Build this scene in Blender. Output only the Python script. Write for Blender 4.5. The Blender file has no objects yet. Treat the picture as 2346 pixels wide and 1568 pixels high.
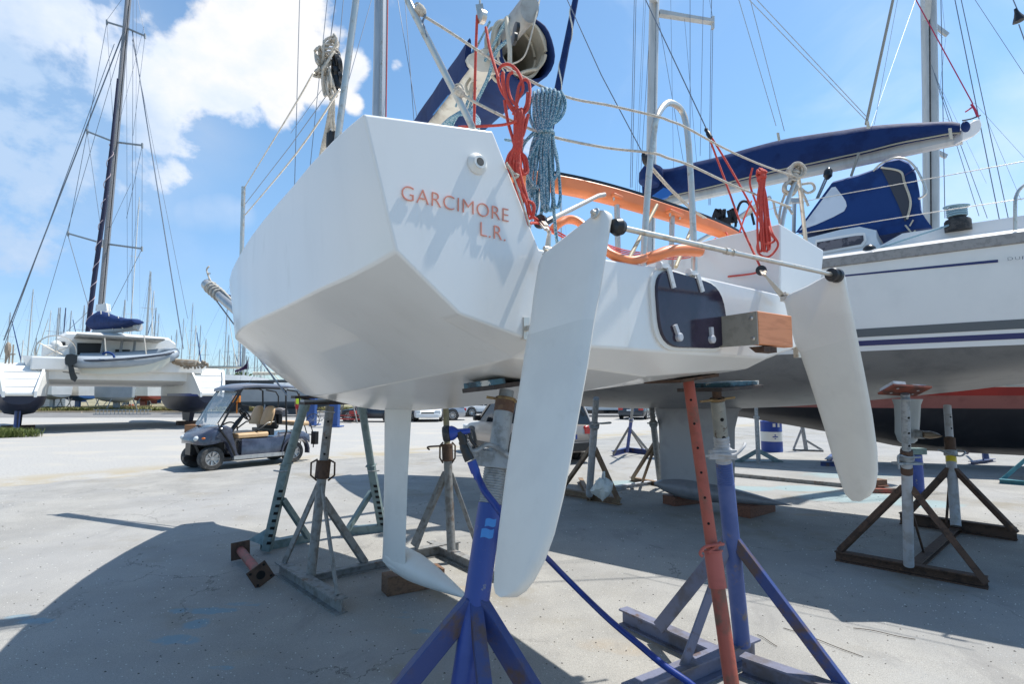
import bpy, bmesh, math, random
import numpy as np
from mathutils import Vector, Matrix
R = math.radians
scene = bpy.context.scene
col = scene.collection
random.seed(7)

# ---------------------------------------------------------------- camera
EYE = 1.62
F = 1250.0; CX = 1173.0; CY = 784.0
TH = math.atan(123/1250.0)
cam_data = bpy.data.cameras.new("Camera")
cam_data.sensor_width = 36.0
cam_data.lens = 36.0*F/2346.0
cam_data.clip_start = 0.05; cam_data.clip_end = 5000
cam = bpy.data.objects.new("Camera", cam_data)
cam.location = (0, 0, EYE); cam.rotation_euler = (math.pi/2+TH, 0, 0)
col.objects.link(cam); scene.camera = cam

# ---------------------------------------------------------------- light and sky
SUN_DIR = Vector((0.90*0.43, 0.44*0.43, 0.90)).normalized()     # towards the sun
sl = bpy.data.lights.new("Sun", 'SUN'); sl.energy = 3.4; sl.angle = R(0.5); sl.color = (1.0, 0.965, 0.90)
so = bpy.data.objects.new("Sun", sl); col.objects.link(so)
so.rotation_euler = SUN_DIR.to_track_quat('Z', 'Y').to_euler()
scene.view_settings.view_transform = 'Standard'; scene.view_settings.look = 'None'
scene.view_settings.exposure = 0.92; scene.view_settings.gamma = 1.0
scene.view_settings.use_curve_mapping = False

def N(nt, t, **kw):
    n = nt.nodes.new(t)
    for k, v in kw.items():
        if k.startswith('i_'):
            key = k[2:]
            n.inputs[int(key) if key.isdigit() else key].default_value = v
        else: setattr(n, k, v)
    return n
def ray(x, y):
    u = (x-CX)/F; v = (CY-y)/F
    return Vector((u, math.cos(TH)-v*math.sin(TH), math.sin(TH)+v*math.cos(TH)))

world = bpy.data.worlds.new("World"); scene.world = world; world.use_nodes = True
def build_sky():
    nt = world.node_tree; nt.nodes.clear(); L = nt.links
    out = N(nt, 'ShaderNodeOutputWorld'); bg = N(nt, 'ShaderNodeBackground')
    sky = N(nt, 'ShaderNodeTexSky'); sky.sky_type = 'NISHITA'; sky.sun_disc = False
    sky.sun_elevation = math.asin(SUN_DIR.z); sky.sun_rotation = math.atan2(SUN_DIR.x, SUN_DIR.y)
    sky.air_density = 1.0; sky.dust_density = 0.35; sky.ozone_density = 2.5; sky.altitude = 0
    tc = N(nt, 'ShaderNodeTexCoord')
    def mth(op, a, b=None, clamp=False):
        m = N(nt, 'ShaderNodeMath', operation=op, use_clamp=clamp)
        for i, q in enumerate((a, b)):
            if q is None: continue
            if isinstance(q, (int, float)): m.inputs[i].default_value = q
            else: L.new(q, m.inputs[i])
        return m.outputs[0]
    nrm = N(nt, 'ShaderNodeVectorMath', operation='NORMALIZE'); L.new(tc.outputs['Generated'], nrm.inputs[0])
    def mask(blobs):
        tot = None
        for (x, y, r, w) in blobs:
            d = ray(x, y).normalized()
            dt = N(nt, 'ShaderNodeVectorMath', operation='DOT_PRODUCT'); L.new(nrm.outputs[0], dt.inputs[0]); dt.inputs[1].default_value = d
            c = mth('ARCCOSINE', mth('MINIMUM', dt.outputs['Value'], 0.99999))
            m = N(nt, 'ShaderNodeMapRange', interpolation_type='SMOOTHSTEP'); L.new(c, m.inputs['Value'])
            rr = r/1250.0
            m.inputs['From Min'].default_value = rr*1.35; m.inputs['From Max'].default_value = rr*0.25
            m.inputs['To Min'].default_value = 0; m.inputs['To Max'].default_value = w
            tot = m.outputs[0] if tot is None else mth('MAXIMUM', tot, m.outputs[0])
        return tot
    cum = mask([(40, 30, 130, 1), (130, 40, 90, .9), (60, 120, 110, .8), (180, 150, 110, .95), (190, 60, 60, .55), (90, 230, 170, .85), (210, 260, 120, .85), (300, 60, 75, .9), (330, 150, 110, 1), (320, 260, 120, 1), (380, 200, 110, 1),
                (400, 300, 75, .8), (450, 110, 85, 1), (510, 100, 95, 1), (500, 190, 95, 1), (540, 250, 60, .75), (350, 380, 75, .75), (300, 440, 70, .6), (120, 330, 120, .8), (40, 380, 140, .75), (110, 440, 80, .55),
                (600, 130, 90, .95), (650, 60, 85, .95), (700, 20, 80, .9), (690, 140, 110, 1), (650, 220, 70, .8), (760, 180, 75, .95), (800, 150, 50, .9), (740, 100, 70, .8), (810, 235, 32, .85), (560, 30, 60, .7),
                (-150, 200, 260, .95), (-500, 400, 400, .8), (-400, -100, 400, .8), (910, 155, 22, .5), (1215, 335, 45, .5), (600, -350, 260, .8), (100, -300, 260, .8)])
    veil = mask([(60, 350, 300, .55), (250, 300, 220, .5), (330, 420, 150, .42), (-300, 500, 500, .6), (160, 120, 200, .35), (430, 492, 38, .7), (470, 490, 42, .85), (510, 489, 42, .85), (545, 492, 34, .7), (390, 494, 26, .5)])
    haze = mask([(2180, 380, 330, .8), (2380, 250, 300, .7), (2000, 470, 200, .5), (2500, -300, 500, .8), (2900, 300, 700, .8), (1500, -1100, 700, .8)])
    mp = N(nt, 'ShaderNodeMapping'); L.new(nrm.outputs[0], mp.inputs['Vector']); mp.inputs['Scale'].default_value = (1, 1, 1.25)
    n1 = N(nt, 'ShaderNodeTexNoise', i_Scale=6.5, i_Detail=12.0, i_Roughness=0.60, i_Distortion=0.15); L.new(mp.outputs[0], n1.inputs['Vector'])
    n2 = N(nt, 'ShaderNodeTexNoise', i_Scale=5.0, i_Detail=5.0, i_Roughness=0.55); L.new(mp.outputs[0], n2.inputs['Vector'])
    n2.inputs['Distortion'].default_value = 0.6
    # cumulus density
    d = mth('ADD', mth('MULTIPLY', cum, 0.9), mth('MULTIPLY', mth('SUBTRACT', n1.outputs[0], 0.5), 2.3))
    dens = N(nt, 'ShaderNodeMapRange', interpolation_type='SMOOTHSTEP'); L.new(d, dens.inputs['Value'])
    dens.inputs['From Min'].default_value = 0.34; dens.inputs['From Max'].default_value = 0.68
    dm = mth('MAXIMUM', mth('MULTIPLY', dens.outputs[0], mth('MINIMUM', mth('MULTIPLY', cum, 3.0), 1.0)), mth('MULTIPLY', veil, n2.outputs[0]))
    # shading of the cloud: thick parts a bluish grey, edges and bulges white
    n3 = N(nt, 'ShaderNodeTexNoise', i_Scale=7.5, i_Detail=6.0, i_Roughness=0.6); 
    mp3 = N(nt, 'ShaderNodeMapping'); L.new(nrm.outputs[0], mp3.inputs['Vector']); mp3.inputs['Location'].default_value = (.31, .17, .06); mp3.inputs['Scale'].default_value = (1, 1, 1.4)
    L.new(mp3.outputs[0], n3.inputs['Vector'])
    grey = mask([(-60, 420, 330, 1), (60, 330, 220, 1), (200, 300, 130, .7), (-300, 300, 400, 1), (120, 200, 130, .6), (330, 440, 110, .5), (480, 490, 90, .6), (520, 260, 60, .3)])
    sh = mth('ADD', mth('MULTIPLY', n3.outputs[0], 0.95), mth('MULTIPLY', grey, 0.55))
    shr = N(nt, 'ShaderNodeValToRGB'); L.new(sh, shr.inputs[0])
    shr.color_ramp.elements[0].position = 0.44; shr.color_ramp.elements[0].color = (5.1, 5.1, 5.15, 1)
    shr.color_ramp.elements[1].position = 0.98; shr.color_ramp.elements[1].color = (2.6, 3.5, 4.8, 1)
    e = shr.color_ramp.elements.new(0.60); e.color = (4.3, 4.7, 5.4, 1)
    hz = N(nt, 'ShaderNodeMapRange', interpolation_type='SMOOTHSTEP'); L.new(mth('ADD', mth('MULTIPLY', haze, .75), mth('MULTIPLY', mth('SUBTRACT', n2.outputs[0], 0.5), 1.5)), hz.inputs['Value'])
    hz.inputs['From Min'].default_value = 0.25; hz.inputs['From Max'].default_value = 1.0; hz.inputs['To Max'].default_value = 0.55
    bal = N(nt, 'ShaderNodeMix', data_type='RGBA', blend_type='MULTIPLY'); bal.inputs[0].default_value = 1.0
    L.new(sky.outputs[0], bal.inputs[6]); 
    sepd = N(nt, 'ShaderNodeSeparateXYZ'); L.new(nrm.outputs[0], sepd.inputs[0])
    low = N(nt, 'ShaderNodeMapRange', interpolation_type='SMOOTHSTEP'); L.new(sepd.outputs[2], low.inputs[0]); low.inputs[1].default_value = 0.0; low.inputs[2].default_value = 0.42
    lowc = N(nt, 'ShaderNodeMix', data_type='RGBA'); L.new(low.outputs[0], lowc.inputs[0]); lowc.inputs[6].default_value = (.56, .69, .86, 1); lowc.inputs[7].default_value = (.86, 1.03, 1.03, 1)
    L.new(lowc.outputs[2], bal.inputs[7])
    mx0 = N(nt, 'ShaderNodeMix', data_type='RGBA'); L.new(mth('MULTIPLY', hz.outputs[0], mth('MINIMUM', mth('MULTIPLY', haze, 3.0), 1.0)), mx0.inputs[0]); L.new(bal.outputs[2], mx0.inputs[6]); mx0.inputs[7].default_value = (4.6, 5.2, 5.8, 1)
    mx = N(nt, 'ShaderNodeMix', data_type='RGBA'); L.new(dm, mx.inputs[0]); L.new(mx0.outputs[2], mx.inputs[6]); L.new(shr.outputs[0], mx.inputs[7])
    L.new(mx.outputs[2], bg.inputs['Color']); bg.inputs['Strength'].default_value = 0.105
    L.new(bg.outputs[0], out.inputs[0])
build_sky()

# ---------------------------------------------------------------- placing helpers
O = Vector((0, 0, EYE))
def P(x, y, Y): r = ray(x, y); return O+r*(Y/r.y)
def G(x, y, z=0.0): r = ray(x, y); return O+r*((z-EYE)/r.z)
def PL(x, y, p, n): r = ray(x, y); return O+r*((Vector(p)-O).dot(n)/r.dot(n))
Z = Vector((0, 0, 1))
def V(*a): return Vector(a)

# ---------------------------------------------------------------- mesh builder
class MB:
    def __init__(s): s.v = []; s.f = []
    def add(s, vs, fs):
        o = len(s.v); s.v += [tuple(v) for v in vs]; s.f += [tuple(i+o for i in f) for f in fs]; return s
    def box(s, c, h, M=None):
        c = Vector(c); vs = []
        for dx in (-1, 1):
            for dy in (-1, 1):
                for dz in (-1, 1):
                    q = Vector((dx*h[0], dy*h[1], dz*h[2]))
                    vs.append(c+(M @ q if M else q))
        return s.add(vs, [(0, 1, 3, 2), (4, 6, 7, 5), (0, 4, 5, 1), (2, 3, 7, 6), (0, 2, 6, 4), (1, 5, 7, 3)])
    def bar(s, p, q, w, h, up=Z):
        p = Vector(p); q = Vector(q); d = (q-p).normalized(); up = Vector(up)
        if abs(d.dot(up)) > .98: up = Vector((1, 0, 0))
        sx = d.cross(up).normalized(); uy = sx.cross(d).normalized()
        M = Matrix((sx, d, uy)).transposed()
        return s.box((p+q)/2, (w/2, (q-p).length/2, h/2), M)
    def ibeam(s, p, q, w, h, t=.012):
        p = Vector(p); q = Vector(q)
        s.bar(p+Z*(h-t/2), q+Z*(h-t/2), w, t); s.bar(p+Z*(t/2), q+Z*(t/2), w, t)
        s.bar(p+Z*(h/2), q+Z*(h/2), t, h-2*t-.002); return s
    def channel(s, p, q, w, h, t=.01):
        p = Vector(p); q = Vector(q)
        s.bar(p+Z*(h-t/2), q+Z*(h-t/2), w, t); d = (q-p).normalized().cross(Z)*(w/2-t/2)
        s.bar(p+Z*(h/2-t/2)+d, q+Z*(h/2-t/2)+d, t, h-t); s.bar(p+Z*(h/2-t/2)-d, q+Z*(h/2-t/2)-d, t, h-t); return s
    def tube(s, pts, r, n=8, caps=True):
        pts = [Vector(p) for p in pts]
        m = len(pts)
        if m < 2: return s
        rr = r if isinstance(r, (list, tuple)) else [r]*m
        T = []
        for i in range(m):
            a = pts[max(i-1, 0)]; b = pts[min(i+1, m-1)]; t = (b-a)
            T.append(t.normalized() if t.length > 1e-9 else Vector((0, 0, 1)))
        ref = Vector((0, 0, 1)) if abs(T[0].z) < .9 else Vector((1, 0, 0))
        u = (ref-T[0]*ref.dot(T[0])).normalized()
        vs = []; fs = []
        for i in range(m):
            u = (u-T[i]*u.dot(T[i]))
            u = u.normalized() if u.length > 1e-6 else T[i].orthogonal().normalized()
            w = T[i].cross(u)
            for k in range(n):
                a = 2*math.pi*k/n; vs.append(pts[i]+(u*math.cos(a)+w*math.sin(a))*rr[i])
        for i in range(m-1):
            for k in range(n):
                k2 = (k+1) % n; fs.append((i*n+k, i*n+k2, (i+1)*n+k2, (i+1)*n+k))
        if caps: fs.append(tuple(range(n-1, -1, -1))); fs.append(tuple((m-1)*n+k for k in range(n)))
        return s.add(vs, fs)
    def lathe(s, p, ax, prof, n=16):
        p = Vector(p); ax = Vector(ax).normalized(); u = ax.orthogonal().normalized(); w = ax.cross(u)
        vs = []; fs = []; m = len(prof)
        for r, h in prof:
            for k in range(n):
                a = 2*math.pi*k/n; vs.append(p+ax*h+(u*math.cos(a)+w*math.sin(a))*max(r, 1e-4))
        for i in range(m-1):
            for k in range(n):
                k2 = (k+1) % n; fs.append((i*n+k, i*n+k2, (i+1)*n+k2, (i+1)*n+k))
        fs.append(tuple(range(n-1, -1, -1))); fs.append(tuple((m-1)*n+k for k in range(n)))
        return s.add(vs, fs)
    def ball(s, c, r, n=10, sc=(1, 1, 1)):
        c = Vector(c); vs = []; fs = []; m = n//2+1
        for i in range(m+1):
            th = math.pi*i/m
            for k in range(n):
                a = 2*math.pi*k/n
                vs.append(c+Vector((r*sc[0]*math.sin(th)*math.cos(a), r*sc[1]*math.sin(th)*math.sin(a), r*sc[2]*math.cos(th))))
        for i in range(m):
            for k in range(n):
                k2 = (k+1) % n; fs.append((i*n+k, (i+1)*n+k, (i+1)*n+k2, i*n+k2))
        return s.add(vs, fs)
    def prism(s, poly, vec):
        vec = Vector(vec); n = len(poly); vs = [Vector(p) for p in poly]; vs += [v+vec for v in vs]
        fs = [tuple(range(n-1, -1, -1)), tuple(range(n, 2*n))]+[(i, (i+1) % n, (i+1) % n+n, i+n) for i in range(n)]
        return s.add(vs, fs)
    def loft(s, secs, closed=True, caps=True):
        n = len(secs[0]); vs = [v for q in secs for v in q]; fs = []
        kk = n if closed else n-1
        for i in range(len(secs)-1):
            for k in range(kk):
                k2 = (k+1) % n; fs.append((i*n+k, i*n+k2, (i+1)*n+k2, (i+1)*n+k))
        if caps: fs.append(tuple(range(n-1, -1, -1))); fs.append(tuple((len(secs)-1)*n+k for k in range(n)))
        return s.add(vs, fs)
    def build(s, name, m, parent=None, smooth=True, bevel=0, seg=2, ang=35, sub=0, bang=22, hard=False):
        me = bpy.data.meshes.new(name)
        off = Vector((0, 0, 0))
        me.from_pydata([tuple(v) for v in s.v], [], s.f); me.update()
        bm = bmesh.new(); bm.from_mesh(me); bmesh.ops.recalc_face_normals(bm, faces=bm.faces); bm.to_mesh(me); bm.free()
        me.materials.append(m)
        o = bpy.data.objects.new(name, me); col.objects.link(o)
        if parent is not None:
            o.parent = parent
            if parent.type == 'EMPTY' and parent.parent is None: o.matrix_parent_inverse = parent_inv(parent)
        if smooth:
            me.shade_smooth()
            me.set_sharp_from_angle(angle=R(ang))
        if bevel:
            b = o.modifiers.new('Bevel', 'BEVEL'); b.width = bevel; b.segments = seg; b.limit_method = 'ANGLE'; b.angle_limit = R(bang)
            b.harden_normals = hard
            for p in me.polygons: p.use_smooth = True
            me.set_sharp_from_angle(angle=R(60))
        if sub:
            q = o.modifiers.new('Sub', 'SUBSURF'); q.levels = sub; q.render_levels = sub
        return o
def parent_inv(e):
    return (Matrix.Translation(e.location) @ e.rotation_euler.to_matrix().to_4x4() @ Matrix.Diagonal(e.scale).to_4x4()).inverted()
def thing(name, label, cat, loc=(0, 0, 0), group=None):
    o = bpy.data.objects.new(name, None); col.objects.link(o); o.location = loc; o.empty_display_size = .1
    o['label'] = label; o['category'] = cat
    if group: o['group'] = group
    return o
def tag(o, label, cat, group=None):
    o['label'] = label; o['category'] = cat
    if group: o['group'] = group
    return o
def structure(o, kind='structure'): o['kind'] = kind; return o
def cr(pts, n=6, closed=False):
    """Catmull-Rom through points"""
    pts = [Vector(p) for p in pts]; out = []; m = len(pts)
    rng = range(m if closed else m-1)
    for i in rng:
        if closed: p0, p1, p2, p3 = pts[i-1], pts[i], pts[(i+1) % m], pts[(i+2) % m]
        else: p0, p1, p2, p3 = pts[max(i-1, 0)], pts[i], pts[i+1], pts[min(i+2, m-1)]
        for k in range(n):
            t = k/n
            out.append(0.5*((2*p1)+(p2-p0)*t+(2*p0-5*p1+4*p2-p3)*t*t+(3*p1-p0-3*p2+p3)*t**3))
    if not closed: out.append(pts[-1])
    return out
def crv(tab, x):
    """smooth table lookup"""
    xs = [a for a, b in tab]; ys = [b for a, b in tab]
    if x <= xs[0]: return ys[0]
    if x >= xs[-1]: return ys[-1]
    for i in range(len(xs)-1):
        if xs[i] <= x <= xs[i+1]:
            h = xs[i+1]-xs[i]; t = (x-xs[i])/h
            m0 = (ys[i+1]-ys[max(i-1, 0)])/(xs[i+1]-xs[max(i-1, 0)])*h
            m1 = (ys[min(i+2, len(ys)-1)]-ys[i])/(xs[min(i+2, len(xs)-1)]-xs[i])*h
            return (2*t**3-3*t*t+1)*ys[i]+(t**3-2*t*t+t)*m0+(-2*t**3+3*t*t)*ys[i+1]+(t**3-t*t)*m1

# ---------------------------------------------------------------- materials
MAT = {}
def mat(name, c, rough=.5, metal=0, c2=None, scale=6, mixlo=.45, mixhi=.65, bump=0, bscale=60, c3=None, s3=2.5, lo3=.62, hi3=.72, coat=0, trans=0, alpha=1, spec=.5, emit=None, stretch=None, det=6, rvar=0):
    if name in MAT: return MAT[name]
    m = bpy.data.materials.new(name); m.use_nodes = True; nt = m.node_tree; L = nt.links
    b = nt.nodes['Principled BSDF']
    b.inputs['Base Color'].default_value = (*c, 1); b.inputs['Roughness'].default_value = rough; b.inputs['Metallic'].default_value = metal
    b.inputs['Coat Weight'].default_value = coat; b.inputs['Coat Roughness'].default_value = .08
    b.inputs['Transmission Weight'].default_value = trans; b.inputs['Alpha'].default_value = alpha
    b.inputs['Specular IOR Level'].default_value = spec
    geo = N(nt, 'ShaderNodeNewGeometry'); vec = geo.outputs['Position']
    if stretch:
        mp = N(nt, 'ShaderNodeMapping'); L.new(vec, mp.inputs[0]); mp.inputs['Scale'].default_value = stretch; vec = mp.outputs[0]
    last = None
    if c2:
        n = N(nt, 'ShaderNodeTexNoise', i_Scale=scale, i_Detail=det, i_Roughness=.6); L.new(vec, n.inputs['Vector'])
        mr = N(nt, 'ShaderNodeMapRange', interpolation_type='SMOOTHSTEP'); L.new(n.outputs[0], mr.inputs[0]); mr.inputs[1].default_value = mixlo; mr.inputs[2].default_value = mixhi
        mx = N(nt, 'ShaderNodeMix', data_type='RGBA'); L.new(mr.outputs[0], mx.inputs[0]); mx.inputs[6].default_value = (*c, 1); mx.inputs[7].default_value = (*c2, 1)
        last = mx.outputs[2]
        if rvar:
            rr = N(nt, 'ShaderNodeMapRange'); L.new(n.outputs[0], rr.inputs[0]); rr.inputs[1].default_value = .3; rr.inputs[2].default_value = .7; rr.inputs[3].default_value = rough; rr.inputs[4].default_value = rough+rvar; L.new(rr.outputs[0], b.inputs['Roughness'])
    if c3:
        n = N(nt, 'ShaderNodeTexNoise', i_Scale=s3, i_Detail=8.0, i_Roughness=.65); L.new(vec, n.inputs['Vector'])
        mr = N(nt, 'ShaderNodeMapRange', interpolation_type='SMOOTHSTEP'); L.new(n.outputs[0], mr.inputs[0]); mr.inputs[1].default_value = lo3; mr.inputs[2].default_value = hi3
        mx = N(nt, 'ShaderNodeMix', data_type='RGBA'); L.new(mr.outputs[0], mx.inputs[0])
        if last: L.new(last, mx.inputs[6])
        else: mx.inputs[6].default_value = (*c, 1)
        mx.inputs[7].default_value = (*c3, 1); last = mx.outputs[2]
    if last: L.new(last, b.inputs['Base Color'])
    if bump:
        n = N(nt, 'ShaderNodeTexNoise', i_Scale=bscale, i_Detail=4.0); L.new(vec, n.inputs['Vector'])
        bp = N(nt, 'ShaderNodeBump'); bp.inputs['Strength'].default_value = bump; bp.inputs['Distance'].default_value = .01; L.new(n.outputs[0], bp.inputs['Height']); L.new(bp.outputs[0], b.inputs['Normal'])
    if emit: b.inputs['Emission Color'].default_value = (*emit, 1); b.inputs['Emission Strength'].default_value = 1
    MAT[name] = m; return m
gel = mat('white gelcoat', (.76, .745, .71), .24, c2=(.72, .705, .67), scale=2.5, mixlo=.4, mixhi=.75, coat=.18, bump=.05, bscale=4, c3=(.62,.60,.55), s3=7, lo3=.58, hi3=.86, stretch=(1, 1, .28))
gel2 = mat('matt white paint', (.73, .715, .67), .42, c2=(.69, .675, .63), c3=(.62,.60,.55), s3=5, lo3=.58, hi3=.85, scale=3, bump=.02, bscale=40)
gel3 = mat('chalky underwater primer', (.675, .665, .62), .5, c2=(.635, .625, .585), scale=4, c3=(.57,.56,.51), s3=6, lo3=.56, hi3=.8)
gelcr = mat('cruiser gelcoat', (.80, .765, .72), .28, c2=(.75, .72, .68), scale=1.5, coat=.2)
orange = mat('orange paint', (.82, .24, .085), .40, c2=(.74, .21, .07), scale=8)
ssteel = mat('stainless steel', (.62, .57, .50), .30, .9, c2=(.40, .34, .26), scale=30, mixlo=.5, mixhi=.75, rvar=.2)
alu = mat('anodised aluminium', (.50, .50, .49), .42, .6, c2=(.40, .41, .42), scale=14, stretch=(1, 1, .1))
alul = mat('grey mast paint', (.52, .52, .50), .45, .2, c2=(.44, .44, .42), scale=8, stretch=(1, 1, .15))
wire = mat('rigging wire', (.20, .22, .25), .4, .6)
ropew = mat('off white rope', (.60, .55, .47), .85, c2=(.45, .40, .33), scale=90, bump=.6, bscale=300)
roper = mat('red rope', (.62, .075, .05), .75, c2=(.50, .06, .045), scale=120, bump=.5, bscale=260, c3=(.68, .18, .13), s3=40, lo3=.6, hi3=.7)
blackp = mat('black plastic', (.012, .012, .013), .35)
rubber = mat('black rubber', (.025, .025, .026), .8, c2=(.07, .065, .06), scale=20)
letter = mat('coral lettering', (.70, .25, .17), .5)
navy = mat('navy sail cover', (.010, .030, .115), .7, c2=(.007, .020, .085), scale=5, bump=.5, bscale=9, spec=.25)
navy2 = mat('navy canvas', (.012, .045, .17), .75, c2=(.008, .030, .12), scale=4, bump=.6, bscale=6, spec=.25)
cream = mat('cream canvas', (.55, .50, .40), .85, c2=(.40, .36, .28), scale=7, bump=.6, bscale=18)
sailw = mat('sail cloth', (.72, .68, .58), .8, c2=(.58, .53, .44), scale=10, bump=.5, bscale=20)
acryl = mat('smoked acrylic', (.030, .023, .038), .10, c2=(.045, .036, .058), scale=5, coat=.0, spec=.42, c3=(.065, .055, .08), s3=14, lo3=.62, hi3=.8)
galv = mat('galvanised steel', (.33, .35, .36), .55, .45, c2=(.24, .25, .25), scale=25, c3=(.42, .40, .36), s3=9, rvar=.2, bump=.2, bscale=80)
greyst = mat('weathered grey steel', (.25, .25, .24), .65, .2, c2=(.17, .155, .14), scale=18, c3=(.16, .09, .05), s3=5, lo3=.60, hi3=.72, bump=.2, bscale=90)
greenst = mat('green grey steel', (.19, .25, .25), .55, .25, c2=(.13, .18, .18), scale=14, c3=(.26, .28, .26), s3=6, bump=.15, bscale=90)
rust = mat('rusty steel', (.105, .062, .042), .85, .1, c2=(.055, .034, .026), scale=14, c3=(.19, .105, .06), s3=7, lo3=.58, hi3=.7, bump=.4, bscale=90)
bluep = mat('blue paint', (.018, .050, .235), .42, c2=(.028, .065, .28), scale=5, c3=(.16, .17, .22), s3=16, lo3=.60, hi3=.66, bump=.08, bscale=60)
bluefade = mat('faded blue paint', (.050, .088, .25), .5, c2=(.075, .115, .29), scale=6, c3=(.17, .14, .13), s3=9, lo3=.55, hi3=.68, bump=.1, bscale=60)
blueleg = mat('scraped blue paint', (.024, .048, .17), .5, c2=(.042, .056, .15), scale=6, c3=(.085, .055, .05), s3=5, lo3=.50, hi3=.64, bump=.2, bscale=70)
greyleg = mat('grey blue worn steel', (.15, .16, .23), .55, c2=(.11, .10, .11), scale=5, c3=(.10, .06, .045), s3=6, lo3=.56, hi3=.68, bump=.2, bscale=70)
redp = mat('red oxide prop', (.37, .085, .055), .6, c2=(.28, .065, .04), scale=9, c3=(.15, .085, .055), s3=5, lo3=.50, hi3=.64, bump=.2, bscale=70)
whitepost = mat('pale grey post', (.42, .43, .45), .6, c2=(.33, .32, .31), scale=12, c3=(.22, .15, .10), s3=8, lo3=.64, hi3=.72)
wood = mat('weathered wood', (.19, .105, .06), .8, c2=(.12, .065, .04), scale=10, stretch=(1, 5, 5), bump=.4, bscale=40)
woodp = mat('painted plank', (.05, .13, .18), .7, c2=(.02, .03, .04), scale=14, c3=(.55, .54, .50), s3=10, lo3=.56, hi3=.60, bump=.4, bscale=60)
darkwood = mat('dark plank', (.035, .028, .027), .75, c2=(.06, .045, .04), scale=14, bump=.3, bscale=60)
holeb = mat('dark hole', (.004, .004, .004), .9)
hoseb = mat('blue hose', (.005, .030, .20), .38, c2=(.004, .024, .16), scale=20)
nozzleb = mat('blue plastic', (.010, .045, .28), .35)
antif = mat('grey antifouling', (.245, .24, .235), .40, c2=(.20, .197, .194), scale=2.5, c3=(.17, .17, .175), s3=5, lo3=.5, hi3=.8)
lead = mat('grey keel paint', (.22, .225, .245), .36, c2=(.18, .185, .20), scale=4, coat=.2)
keelg = mat('keel fin grey', (.36, .36, .37), .5, c2=(.31, .31, .32), scale=3)
toerail = mat('teak grey toe rail', (.34, .31, .285), .7, c2=(.26, .24, .22), scale=25, stretch=(1, 1, 1))
stripe = mat('navy stripe', (.012, .018, .11), .3)
gstripe = mat('grey stripe', (.10, .11, .115), .4)
glassd = mat('dark window', (.012, .014, .016), .08, spec=.6)
glassc = mat('clear pane', (.75, .8, .8), .05, trans=.0, alpha=.28)
ptex = mat('clear vinyl', (.62, .66, .72), .25, c2=(.5, .54, .6), scale=4)
bluebar = mat('barrel blue', (.012, .045, .26), .4)
barw = mat('barrel white', (.68, .68, .64), .5)
black = mat('black paint', (.010, .010, .012), .4)
blackaf = mat('black antifouling', (.012, .012, .016), .55, c2=(.02, .02, .024), scale=2)
redaf = mat('red antifouling', (.33, .03, .022), .5, c2=(.26, .025, .02), scale=2)
pinkaf = mat('faded red band', (.27, .095, .08), .6, c2=(.21, .07, .06), scale=2)

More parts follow.
